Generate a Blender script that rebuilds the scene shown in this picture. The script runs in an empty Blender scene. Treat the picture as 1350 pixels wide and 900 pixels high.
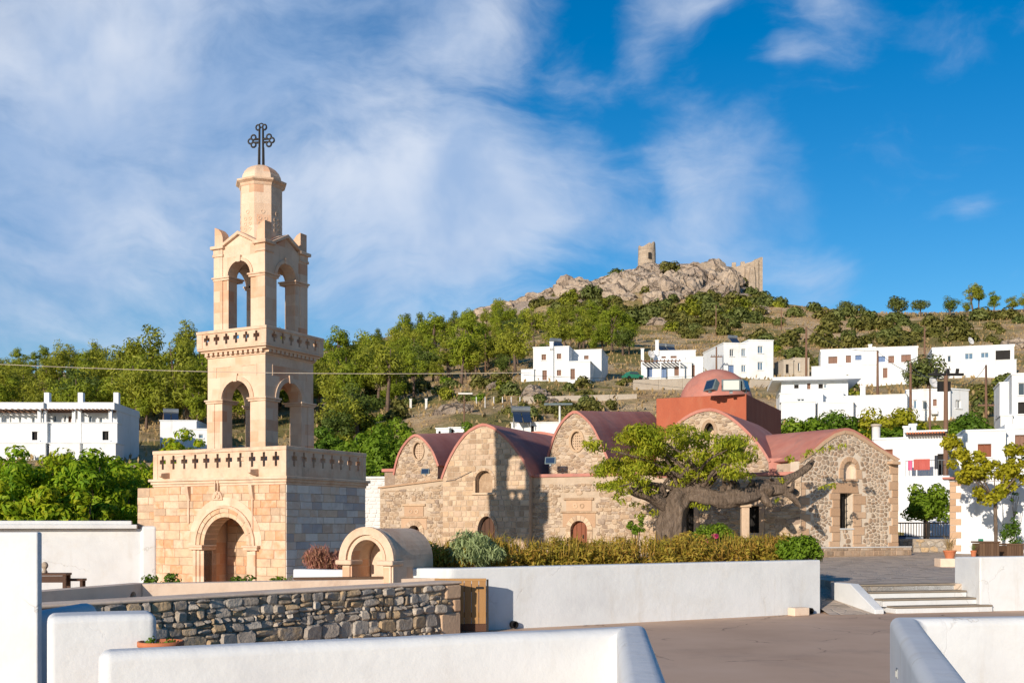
import bpy, math, random
import numpy as np
from mathutils import Vector, Matrix, noise as mnoise
from mathutils.geometry import tessellate_polygon

scene = bpy.context.scene
COL = scene.collection
R = math.radians
random.seed(7)

# ------------------------------------------------------------------ camera, sky, sun, exposure
FPX, CX, HY, CZ = 1450.0, 675.0, 692.0, 2.1      # focal length, centre and horizon of the photograph in its pixels; eye height
cam = bpy.data.cameras.new('camera')
cam.sensor_width = 36.0
cam.lens = 36.0 * FPX / 1350.0
cam.shift_y = (HY - 450.0) / 1350.0
cam.clip_start, cam.clip_end = 0.1, 6000
camo = bpy.data.objects.new('camera', cam)
camo.location = (0, 0, CZ)
camo.rotation_euler = (R(90), 0, 0)
COL.objects.link(camo)
scene.camera = camo

SUN_ELEV, SUN_AZ = 15.6, 208.6
sd = Vector((math.sin(R(SUN_AZ)) * math.cos(R(SUN_ELEV)), math.cos(R(SUN_AZ)) * math.cos(R(SUN_ELEV)), math.sin(R(SUN_ELEV))))
sun = bpy.data.lights.new('sun', 'SUN')
sun.energy = 4.3
sun.angle = R(0.53)
sun.color = (1.0, 0.875, 0.73)
suno = bpy.data.objects.new('sun', sun)
suno.rotation_euler = sd.to_track_quat('Z', 'Y').to_euler()
suno.location = (-20, -40, 30)
COL.objects.link(suno)

scene.view_settings.view_transform = 'Standard'
scene.view_settings.look = 'None'
scene.view_settings.exposure = 0.35
scene.view_settings.gamma = 1.0
scene.view_settings.use_curve_mapping = False


class NT:
    """tiny node-graph helper"""
    def __init__(s, tree):
        s.t = tree; s.n = tree.nodes; s.l = tree.links
    def new(s, typ, **kw):
        n = s.n.new(typ)
        for k, v in kw.items(): setattr(n, k, v)
        return n
    def put(s, sock, v):
        if hasattr(v, 'is_linked') or isinstance(v, bpy.types.NodeSocket): s.l.new(v, sock)
        elif v is not None: sock.default_value = v
    def math(s, op, a, b=None, c=None, clamp=False):
        n = s.new('ShaderNodeMath', operation=op); n.use_clamp = clamp
        s.put(n.inputs[0], a)
        if b is not None: s.put(n.inputs[1], b)
        if c is not None: s.put(n.inputs[2], c)
        return n.outputs[0]
    def vmath(s, op, a, b=None, out=0):
        n = s.new('ShaderNodeVectorMath', operation=op)
        s.put(n.inputs[0], a)
        if b is not None: s.put(n.inputs['Scale'] if op == 'SCALE' else n.inputs[1], b)
        return n.outputs['Value' if out == 'Value' else 0]
    def noise(s, vec, scale, detail=4, rough=0.55, dist=0.0, out='Fac'):
        n = s.new('ShaderNodeTexNoise')
        if vec is not None: s.l.new(vec, n.inputs['Vector'])
        n.inputs['Scale'].default_value = scale; n.inputs['Detail'].default_value = detail
        n.inputs['Roughness'].default_value = rough; n.inputs['Distortion'].default_value = dist
        return n.outputs[out]
    def maprange(s, v, a, b, c=0.0, d=1.0, kind='SMOOTHSTEP'):
        n = s.new('ShaderNodeMapRange', interpolation_type=kind)
        s.put(n.inputs[0], v)
        for i, q in enumerate((a, b, c, d)): n.inputs[i + 1].default_value = q
        return n.outputs[0]
    def mix(s, f, a, b, blend='MIX'):
        n = s.new('ShaderNodeMix', data_type='RGBA', blend_type=blend)
        s.put(n.inputs[0], f)
        for sock, v in ((n.inputs[6], a), (n.inputs[7], b)):
            if isinstance(v, tuple) and len(v) == 3: v = v + (1.0,)
            s.put(sock, v)
        return n.outputs[2]
    def ramp(s, f, cols, constant=False):
        n = s.new('ShaderNodeValToRGB')
        s.put(n.inputs[0], f)
        cr = n.color_ramp
        if constant: cr.interpolation = 'CONSTANT'
        k = len(cols)
        while len(cr.elements) < k: cr.elements.new(0.5)
        for i, c in enumerate(cols):
            cr.elements[i].position = i / k if constant else (i / (k - 1) if k > 1 else 0)
            cr.elements[i].color = tuple(c) + (1,)
        return n.outputs[0]


def pdir(px, py):
    return Vector(((px - CX) / FPX, 1.0, (HY - py) / FPX)).normalized()


world = bpy.data.worlds.new('World')
scene.world = world
world.use_nodes = True
w = NT(world.node_tree)
w.n.clear()
sky = w.new('ShaderNodeTexSky', sky_type='NISHITA')
sky.sun_disc = False
sky.sun_elevation = R(SUN_ELEV); sky.sun_rotation = R(SUN_AZ)
sky.air_density = 1.0; sky.dust_density = 0.25; sky.ozone_density = 3.0
tc = w.new('ShaderNodeTexCoord')
gen = tc.outputs['Generated']
# clouds: warped soft banks of cirrus placed by direction, broken up by streaky noise; the same noise runs on over the whole sky
wn = w.new('ShaderNodeTexNoise'); w.l.new(gen, wn.inputs['Vector'])
wn.inputs['Scale'].default_value = 4.0; wn.inputs['Detail'].default_value = 5.0
off = w.vmath('SCALE', w.vmath('SUBTRACT', wn.outputs['Color'], (0.5, 0.5, 0.5)), 0.13)
gw = w.vmath('ADD', gen, off)
lobes = [(60, 150, 330, .72), (290, 50, 190, .5), (230, 300, 320, .6), (450, 190, 200, .6), (560, 60, 190, .7),
         (650, 30, 120, .6), (690, 275, 150, 1.35), (590, 320, 170, 1.0), (520, 400, 200, .5), (0, 400, 260, .25), (90, 60, 200, .45),
         (880, 20, 80, .8), (845, 80, 48, .7), (810, 130, 38, .6), (770, 110, 42, .45), (800, 180, 45, .45), (1080, 30, 85, .8), (1015, 80, 50, .6), (950, 10, 60, .6),
         (920, 190, 90, .75), (1000, 190, 70, .6), (1050, 235, 50, .5), (960, 300, 130, .55), (1060, 330, 100, .55),
         (880, 280, 120, .45), (1302, 285, 34, .5), (1100, 370, 80, .3), (-300, 200, 400, .6), (300, -250, 300, .6), (900, -350, 260, .5), (1700, 100, 200, .5)]
tot = None
for (lx, ly, lr, ls) in lobes:
    c = pdir(lx, ly)
    d = w.vmath('DISTANCE', gw, tuple(c), out='Value')
    m = w.maprange(d, lr / FPX * 1.15, 0.0, 0.0, ls)
    tot = m if tot is None else w.math('ADD', tot, m)
mp = w.new('ShaderNodeMapping'); w.l.new(gw, mp.inputs['Vector'])
mp.inputs['Rotation'].default_value = (0, R(40), 0)
mp.inputs['Scale'].default_value = (1.0, 1.0, 2.6)
st = w.noise(mp.outputs[0], 6.5, 9, 0.6, 0.35)
fine = w.noise(gw, 22.0, 5, 0.6, 0.3)
dens = w.math('ADD', w.math('MULTIPLY', tot, 0.72), w.math('MULTIPLY', w.math('SUBTRACT', st, 0.5), 1.5))
dens = w.math('ADD', dens, w.math('MULTIPLY', w.math('SUBTRACT', fine, 0.5), 0.34))
dens = w.maprange(dens, 0.06, 1.2, 0.0, 0.86)
hs = w.new('ShaderNodeHueSaturation')
hs.inputs['Saturation'].default_value = 1.42; hs.inputs['Value'].default_value = 0.70; hs.inputs['Hue'].default_value = 0.503
w.l.new(sky.outputs[0], hs.inputs['Color'])
cloudcol = w.mix(w.maprange(w.noise(gw, 5.0, 5), .35, .65), (2.2, 3.0, 4.4), (4.3, 4.65, 5.3))
skyc = w.mix(dens, hs.outputs[0], cloudcol)
bg = w.new('ShaderNodeBackground')
bg.inputs['Strength'].default_value = 0.14
w.l.new(skyc, bg.inputs['Color'])
wo = w.new('ShaderNodeOutputWorld')
w.l.new(bg.outputs[0], wo.inputs['Surface'])


# ------------------------------------------------------------------ materials
MATS = {}


def base_mat(name):
    m = bpy.data.materials.new(name); m.use_nodes = True
    t = NT(m.node_tree); t.n.clear()
    out = t.new('ShaderNodeOutputMaterial')
    MATS[name] = m
    return m, t, out


def piece_random(t):
    oi = t.new('ShaderNodeObjectInfo'); ge = t.new('ShaderNodeNewGeometry')
    return t.math('FRACT', t.math('ADD', oi.outputs['Random'], t.math('MULTIPLY', ge.outputs['Random Per Island'], 0.983)))


def pm(name, cols, piece=0.0, nscale=2.0, rough=0.8, bump=0.3, bscale=12.0, dirt=None, blocks=None, stretch=None, spec=0.3, metal=0.0, bdist=0.03, crack=None, crackw=.012, crackm=(.5, .62), crackc=(.05, .04, .035), streak=None):
    """procedural surface: colour ramp driven by per-piece randomness and noise, optional dirt, optional coursed blocks"""
    m, t, out = base_mat(name)
    b = t.new('ShaderNodeBsdfPrincipled')
    co = t.new('ShaderNodeTexCoord').outputs['Object']
    oi = t.new('ShaderNodeObjectInfo')
    v = t.vmath('ADD', co, t.vmath('SCALE', (31.0, 17.0, 23.0), oi.outputs['Random'])) if piece > 0 else co
    if stretch:
        mpn = t.new('ShaderNodeMapping'); mpn.inputs['Scale'].default_value = stretch
        t.l.new(v, mpn.inputs['Vector']); v = mpn.outputs[0]
    n1 = t.noise(v, nscale, 6, 0.6)
    n1 = t.maprange(n1, 0.25, 0.75, 0, 1, 'LINEAR')
    fac = n1
    if piece > 0:
        pr = piece_random(t)
        fac = t.math('ADD', t.math('MULTIPLY', pr, piece), t.math('MULTIPLY', n1, 1 - piece))
    hgt = t.noise(v, bscale, 6, 0.62)
    if blocks:
        bw, bh, amt = blocks
        sx = t.new('ShaderNodeSeparateXYZ'); t.l.new(co, sx.inputs[0])
        cb = t.new('ShaderNodeCombineXYZ')
        t.l.new(t.math('ADD', sx.outputs[0], sx.outputs[1]), cb.inputs[0]); t.l.new(sx.outputs[2], cb.inputs[1])
        br = t.new('ShaderNodeTexBrick')
        t.l.new(cb.outputs[0], br.inputs['Vector'])
        br.inputs['Color1'].default_value = (0, 0, 0, 1); br.inputs['Color2'].default_value = (1, 1, 1, 1)
        br.inputs['Mortar'].default_value = (0.4, 0.4, 0.4, 1)
        br.inputs['Scale'].default_value = 1.0; br.inputs['Brick Width'].default_value = bw; br.inputs['Row Height'].default_value = bh
        br.inputs['Mortar Size'].default_value = 0.004
        fac = t.math('ADD', t.math('MULTIPLY', fac, 1 - amt), t.math('MULTIPLY', br.outputs['Color'], amt))
        hgt = t.math('SUBTRACT', hgt, t.math('MULTIPLY', br.outputs['Fac'], 0.35))
    col = t.ramp(fac, cols)
    if dirt:
        dc, da, ds = dirt
        dn = t.maprange(t.noise(v, ds, 7, 0.68, 0.4), 0.48, 0.72, 0, da)
        col = t.mix(dn, col, dc)
    if streak:
        sc_, sa_, ss_ = streak
        ms_ = t.new('ShaderNodeMapping'); ms_.inputs['Scale'].default_value = (1, 1, .09); t.l.new(co, ms_.inputs['Vector'])
        sn_ = t.maprange(t.noise(ms_.outputs[0], ss_, 6, .65), .52, .74, 0, sa_)
        col = t.mix(t.math('MULTIPLY', sn_, t.maprange(t.noise(co, ss_ * .22, 4), .4, .62)), col, sc_)
    if crack:
        vr = t.new('ShaderNodeTexVoronoi', feature='DISTANCE_TO_EDGE'); t.l.new(t.vmath('ADD', co, t.vmath('SCALE', t.noise(co, 1.2, 5, out='Color'), 0.9)), vr.inputs['Vector'])
        vr.inputs['Scale'].default_value = crack
        ck = t.maprange(vr.outputs[0], 0.0, crackw, 0.6, 0.0)
        ck = t.math('MULTIPLY', ck, t.maprange(t.noise(co, 0.5, 2), *crackm))
        col = t.mix(ck, col, crackc)
        hgt = t.math('SUBTRACT', hgt, t.math('MULTIPLY', ck, 1.2))
    t.l.new(col, b.inputs['Base Color'])
    b.inputs['Roughness'].default_value = rough
    b.inputs['Metallic'].default_value = metal
    b.inputs['Specular IOR Level'].default_value = spec
    if bump > 0:
        bp = t.new('ShaderNodeBump'); bp.inputs['Strength'].default_value = bump; bp.inputs['Distance'].default_value = bdist
        t.l.new(hgt, bp.inputs['Height']); t.l.new(bp.outputs[0], b.inputs['Normal'])
    t.l.new(b.outputs[0], out.inputs['Surface'])
    return m


def leafm(name, cols, trans=0.32, rough=0.6, nsc=0.5):
    m, t, out = base_mat(name)
    co = t.new('ShaderNodeTexCoord').outputs['Object']
    oi = t.new('ShaderNodeObjectInfo')
    n = t.noise(co, nsc, 3)
    pr = piece_random(t)
    f = t.math('ADD', t.math('MULTIPLY', pr, 0.38), t.math('MULTIPLY', t.maprange(n, .25, .75, 0, 1, 'LINEAR'), 0.32))
    f = t.math('ADD', f, t.math('MULTIPLY', oi.outputs['Random'], 0.3))
    col = t.ramp(f, cols)
    b = t.new('ShaderNodeBsdfPrincipled'); b.inputs['Roughness'].default_value = rough; b.inputs['Specular IOR Level'].default_value = 0.25
    t.l.new(col, b.inputs['Base Color'])
    tr = t.new('ShaderNodeBsdfTranslucent'); t.l.new(t.mix(0.5, col, (1.0, 0.95, 0.35), 'MULTIPLY'), tr.inputs['Color'])
    ms = t.new('ShaderNodeMixShader'); ms.inputs[0].default_value = trans
    t.l.new(b.outputs[0], ms.inputs[1]); t.l.new(tr.outputs[0], ms.inputs[2]); t.l.new(ms.outputs[0], out.inputs['Surface'])
    return m


def glassm(name, col, rough=0.08):
    m, t, out = base_mat(name)
    b = t.new('ShaderNodeBsdfPrincipled'); b.inputs['Base Color'].default_value = col + (1,); b.inputs['Roughness'].default_value = rough
    b.inputs['Specular IOR Level'].default_value = 0.6
    t.l.new(b.outputs[0], out.inputs['Surface'])
    return m


pm('white_plaster', [(.57, .585, .60), (.64, .66, .67), (.67, .685, .70)], nscale=1.1, rough=0.9, bump=0.25, bscale=5.0, dirt=((.56, .54, .50), .35, 1.3), bdist=.04, streak=((.50, .47, .42), .5, 3.2), crack=.55, crackw=.006, crackm=(.54, .64), crackc=(.42, .40, .37))
pm('white_house', [(.66, .68, .69), (.74, .76, .775)], nscale=.6, rough=0.9, bump=0.1, dirt=((.55, .52, .48), .35, .8), streak=((.48, .45, .41), .45, 1.6))
pm('aged_white', [(.55, .54, .52), (.74, .73, .71)], nscale=1.2, rough=0.9, bump=0.3, dirt=((.35, .32, .28), .5, 1.5))
pm('beige_plaster', [(.60, .45, .33), (.72, .57, .44), (.75, .61, .48)], nscale=.9, rough=0.9, bump=0.2, dirt=((.45, .28, .19), .5, 1.3))
TC = [(.52, .25, .13), (.56, .34, .20), (.62, .45, .30), (.44, .31, .21), (.66, .50, .36), (.58, .29, .15), (.62, .43, .29), (.50, .37, .26)]
pm('limestone_block', TC, piece=.75, nscale=3.5, rough=.85, bump=.35, bscale=16, dirt=((.33, .25, .18), .35, 2.2))
pm('pale_block', [(.52, .35, .25), (.66, .50, .37), (.62, .57, .53), (.74, .67, .59), (.54, .39, .29), (.42, .40, .41), (.68, .60, .50)], piece=.8, nscale=3.5, rough=.85, bump=.35, bscale=16, dirt=((.30, .24, .2), .3, 2.2))  # whiter stones of the tower's side face, colour also lifted in place of grazing sun
pm('limestone', [(.54, .27, .16), (.60, .36, .23), (.64, .47, .34), (.68, .53, .40), (.62, .45, .32), (.66, .50, .37)], nscale=2.4, rough=.85, bump=.3, bscale=18, blocks=(.58, .32, .72), dirt=((.45, .30, .2), .3, 1.8), streak=((.34, .25, .19), .55, 4.0))
pm('limestone_trim', [(.55, .34, .22), (.63, .46, .33), (.67, .53, .40)], nscale=2.2, rough=.85, bump=.25, bscale=20, dirt=((.36, .26, .19), .45, 2.8), streak=((.30, .23, .18), .6, 4.5))
pm('mortar_tan', [(.34, .24, .16), (.46, .34, .24)], nscale=3, rough=.95, bump=.5, bscale=20)
pm('mortar_pale', [(.40, .31, .22), (.54, .43, .32)], nscale=3, rough=.95, bump=.5, bscale=20)
pm('mortar_white', [(.55, .46, .36), (.68, .59, .48)], nscale=3, rough=.95, bump=.5, bscale=20)
pm('mortar_grey', [(.24, .20, .16), (.36, .31, .25)], nscale=4, rough=.95, bump=.6, bscale=14)
pm('rubble_stone', [(.22, .15, .10), (.40, .28, .18), (.50, .37, .25), (.30, .21, .14), (.56, .45, .33), (.43, .34, .26), (.27, .20, .15), (.48, .32, .19)], piece=.8, nscale=6, rough=.9, bump=.6, bscale=14, dirt=((.2, .15, .11), .4, 5))
pm('portal_stone', [(.38, .26, .16), (.54, .38, .24), (.60, .45, .31), (.34, .23, .145), (.55, .41, .29), (.45, .31, .2)], piece=.8, nscale=5, rough=.9, bump=.45, bscale=14, dirt=((.33, .24, .16), .35, 4))
pm('wall_stone', [(.20, .18, .16), (.34, .295, .25), (.43, .375, .31), (.28, .215, .15), (.50, .36, .21), (.26, .245, .23), (.56, .49, .40), (.38, .30, .235)], piece=.8, nscale=7, rough=.9, bump=.8, bscale=11, dirt=((.10, .085, .07), .5, 5), bdist=.05)
pm('chapel_stone', [(.19, .13, .085), (.36, .25, .17), (.45, .34, .245), (.25, .18, .125), (.54, .44, .34), (.23, .165, .115), (.40, .27, .17)], piece=.8, nscale=6, rough=.9, bump=.5, bscale=14, dirt=((.25, .19, .14), .35, 5))
pm('quoin_stone', [(.40, .25, .15), (.48, .32, .205), (.55, .39, .26)], piece=.7, nscale=4, rough=.9, bump=.4, bscale=14)
pm('red_roof', [(.38, .14, .105), (.46, .19, .145), (.52, .25, .195)], nscale=.9, rough=.75, bump=.2, bscale=5, dirt=((.30, .17, .145), .6, 1.0), streak=((.24, .13, .11), .5, 2.0))
pm('red_plaster', [(.33, .085, .045), (.40, .115, .06)], nscale=1.3, rough=.85, bump=.2, bscale=6, dirt=((.40, .16, .09), .4, 2), stretch=(1, 1, .4))
pm('castle_stone', [(.28, .22, .165), (.42, .34, .26), (.50, .42, .33)], nscale=.5, rough=.95, bump=.8, bscale=1.6, dirt=((.20, .16, .12), .6, .5), bdist=.3, blocks=(1.3, .62, .45))
pm('crag_rock', [(.22, .17, .13), (.37, .29, .225), (.48, .39, .30), (.43, .31, .21)], piece=.3, nscale=1.3, rough=.95, bump=1.0, bscale=3.6, dirt=((.17, .14, .11), .6, 1.8), bdist=.8, crack=1.0, crackw=.09, crackm=(.36, .52), crackc=(.13, .10, .08))
pm('asphalt', [(.48, .325, .225), (.57, .395, .28), (.62, .445, .325)], nscale=.35, rough=.92, bump=.2, bscale=60, dirt=((.36, .26, .20), .5, .5), crack=.35, bdist=.008, spec=.12)
pm('iron', [(.015, .014, .014), (.03, .028, .027)], rough=.55, bump=0, metal=.4)
pm('grey_metal', [(.20, .22, .23), (.30, .32, .33)], nscale=3, rough=.4, bump=0, metal=.5)
pm('lamp_grey', [(.10, .14, .15), (.17, .21, .22)], nscale=3, rough=.4, bump=0, metal=.1)
pm('gate_wood', [(.30, .155, .055), (.40, .225, .085)], piece=.6, nscale=6, rough=.6, bump=.2, bscale=30, stretch=(8, 8, .6))
pm('dark_wood', [(.05, .02, .010), (.095, .04, .02)], piece=.5, nscale=6, rough=.6, bump=.2, bscale=30, stretch=(6, 6, .8))  # brown wood, darkened further so the portal door passes for a shaded opening
pm('red_wood', [(.17, .045, .018), (.25, .075, .03)], piece=.4, nscale=4, rough=.55, bump=.2, bscale=20, stretch=(6, 6, .5))
pm('shutter', [(.17, .09, .06), (.24, .13, .09)], piece=.6, nscale=2, rough=.6, bump=0)
pm('blue_shutter', [(.10, .16, .30), (.16, .24, .40)], piece=.6, nscale=2, rough=.6, bump=0)
pm('planter_wood', [(.09, .05, .03), (.16, .095, .055)], piece=.6, nscale=4, rough=.7, bump=.2, bscale=20, stretch=(6, 6, .6))
pm('terracotta', [(.42, .13, .055), (.52, .19, .09)], nscale=4, rough=.8, bump=.15)
pm('pole_wood', [(.13, .07, .045), (.22, .13, .085)], piece=.5, nscale=2, rough=.9, bump=.3, bscale=10, stretch=(5, 5, .4))
pm('bark', [(.07, .05, .036), (.17, .125, .092), (.26, .20, .155)], nscale=2.2, rough=.95, bump=1.0, bscale=4, stretch=(5, 5, 1.2), bdist=.12)
pm('pine_bark', [(.09, .06, .045), (.17, .12, .09)], nscale=2, rough=.95, bump=.4)
pm('soil', [(.14, .09, .055), (.25, .17, .10)], nscale=2, rough=.95, bump=.5)
pm('tread_stone', [(.20, .165, .125), (.29, .24, .185)], nscale=3, rough=.85, bump=.3)
pm('cloth_red', [(.42, .09, .07), (.48, .12, .10)], nscale=3, rough=.9, bump=.1)
pm('cloth_pink', [(.62, .12, .25), (.66, .16, .28)], nscale=3, rough=.9, bump=.1)
pm('cloth_dark', [(.04, .045, .06), (.08, .085, .1)], nscale=3, rough=.9, bump=.1)
pm('plastic_green', [(.02, .16, .10), (.03, .20, .12)], rough=.5, bump=0)
pm('concrete', [(.40, .34, .27), (.52, .46, .38)], nscale=1.0, rough=.9, bump=.3, dirt=((.3, .25, .2), .4, 1.5))
pm('fence_wood', [(.30, .20, .12), (.4, .28, .18)], nscale=2, rough=.8, bump=.1)
glassm('window_glass', (.045, .06, .075))
glassm('window_blue', (.10, .17, .25))
glassm('dark_void', (.012, .010, .009), .9)
glassm('lamp_lens', (.62, .64, .60), .15)
glassm('solar_glass', (.02, .035, .07))
leafm('pine_leaf', [(.09, .12, .012), (.20, .23, .022), (.33, .35, .035), (.44, .43, .06)], trans=.35)
leafm('pine_dark', [(.05, .085, .016), (.11, .155, .026), (.18, .22, .04)], trans=.3)
leafm('pine_fresh', [(.12, .17, .012), (.25, .31, .024), (.40, .44, .04)], trans=.4)
leafm('olive_leaf', [(.09, .12, .03), (.16, .19, .05), (.24, .26, .08)], trans=.3)
leafm('shrub_leaf', [(.10, .11, .026), (.18, .18, .042), (.27, .24, .068)], trans=.3)
leafm('bright_leaf', [(.09, .17, .012), (.20, .32, .024), (.35, .44, .04)], trans=.45)
leafm('lush_leaf', [(.05, .13, .008), (.17, .32, .014), (.32, .46, .02), (.45, .47, .02), (.60, .40, .02)], trans=.45, nsc=.7)
leafm('deep_leaf', [(.05, .11, .010), (.12, .22, .02), (.23, .34, .035)], trans=.4)
leafm('gold_leaf', [(.22, .26, .014), (.40, .39, .022), (.58, .50, .035)], trans=.45)
leafm('church_leaf', [(.14, .20, .014), (.30, .37, .024), (.47, .46, .034), (.58, .41, .05)], trans=.45, nsc=.9)
leafm('dry_hedge', [(.17, .18, .024), (.34, .29, .036), (.47, .35, .055), (.44, .23, .05), (.25, .28, .035), (.52, .42, .07)], trans=.4, nsc=1.1)
leafm('sage_leaf', [(.22, .28, .12), (.36, .43, .20), (.46, .52, .29)], trans=.3)
leafm('red_leaf', [(.26, .14, .07), (.38, .21, .12), (.42, .17, .15), (.34, .28, .11)], trans=.3)
leafm('dry_grass', [(.30, .205, .09), (.43, .31, .15), (.52, .40, .21)], trans=.25)
leafm('flower', [(.55, .04, .18), (.65, .08, .25)], trans=.3)


# terrain colouring: dry earth, dry grass, green scrub and rock, by height-independent noise and slope
def terrain_mat():
    m, t, out = base_mat('hill_ground')
    b = t.new('ShaderNodeBsdfPrincipled'); b.inputs['Roughness'].default_value = .95; b.inputs['Specular IOR Level'].default_value = .1
    co = t.new('ShaderNodeTexCoord').outputs['Object']
    ge = t.new('ShaderNodeNewGeometry')
    earth = t.ramp(t.maprange(t.noise(co, .12, 7, .65), .3, .7, 0, 1, 'LINEAR'), [(.34, .215, .11), (.48, .33, .18), (.57, .43, .26), (.52, .33, .17)])
    grass = t.ramp(t.noise(co, .35, 6, .7), [(.14, .13, .04), (.22, .19, .065), (.31, .235, .10)])
    col = t.mix(t.maprange(t.noise(co, .055, 7, .7, .5), .44, .58), earth, grass)
    at = t.new('ShaderNodeAttribute'); at.attribute_name = 'rock'
    rk = t.math('ADD', at.outputs['Fac'], t.math('MULTIPLY', t.math('SUBTRACT', t.noise(co, .09, 6, .7), .5), 1.3))
    rock = t.ramp(t.noise(co, .25, 8, .7), [(.20, .16, .12), (.40, .32, .25), (.50, .42, .33)])
    col = t.mix(t.maprange(rk, .42, .62), col, rock)
    t.l.new(col, b.inputs['Base Color'])
    bp = t.new('ShaderNodeBump'); bp.inputs['Strength'].default_value = .9; bp.inputs['Distance'].default_value = .8
    t.l.new(t.noise(co, .6, 8, .7), bp.inputs['Height']); t.l.new(bp.outputs[0], b.inputs['Normal'])
    t.l.new(b.outputs[0], out.inputs['Surface'])


terrain_mat()


def paving_mat():
    m, t, out = base_mat('slate_paving')
    b = t.new('ShaderNodeBsdfPrincipled'); b.inputs['Roughness'].default_value = .9; b.inputs['Specular IOR Level'].default_value = .15
    co = t.new('ShaderNodeTexCoord').outputs['Object']
    dv = t.vmath('ADD', co, t.vmath('SCALE', t.noise(co, 1.5, 2, out='Color'), .25))
    vr = t.new('ShaderNodeTexVoronoi'); t.l.new(dv, vr.inputs['Vector']); vr.inputs['Scale'].default_value = 2.6
    ve = t.new('ShaderNodeTexVoronoi', feature='DISTANCE_TO_EDGE'); t.l.new(dv, ve.inputs['Vector']); ve.inputs['Scale'].default_value = 2.6
    sp = t.new('ShaderNodeSeparateColor'); t.l.new(vr.outputs['Color'], sp.inputs[0])
    col = t.ramp(sp.outputs[0], [(.34, .28, .225), (.48, .39, .315), (.57, .46, .36), (.42, .355, .30)])
    col = t.mix(t.maprange(ve.outputs[0], 0, .06, 1, 0), col, (.58, .49, .39))
    col = t.mix(t.maprange(t.noise(co, 6, 6, .7), .45, .75, 0, .3), col, (.28, .225, .18))
    t.l.new(col, b.inputs['Base Color'])
    bp = t.new('ShaderNodeBump'); bp.inputs['Strength'].default_value = .6; bp.inputs['Distance'].default_value = .03
    t.l.new(t.math('ADD', t.maprange(ve.outputs[0], 0, .08), t.math('MULTIPLY', sp.outputs[1], .5)), bp.inputs['Height']); t.l.new(bp.outputs[0], b.inputs['Normal'])
    t.l.new(b.outputs[0], out.inputs['Surface'])


paving_mat()


# ------------------------------------------------------------------ geometry helpers
def link(name, mesh, mat, parent=None, loc=None, smooth=False):
    if mat and not mesh.materials: mesh.materials.append(MATS[mat])
    o = bpy.data.objects.new(name, mesh)
    COL.objects.link(o)
    if parent is not None: o.parent = parent
    if loc is not None: o.location = loc
    if smooth: mesh.shade_smooth()
    return o


def tag(o, label=None, cat=None, group=None, kind=None):
    if label: o['label'] = label
    if cat: o['category'] = cat
    if group: o['group'] = group
    if kind: o['kind'] = kind
    return o


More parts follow.
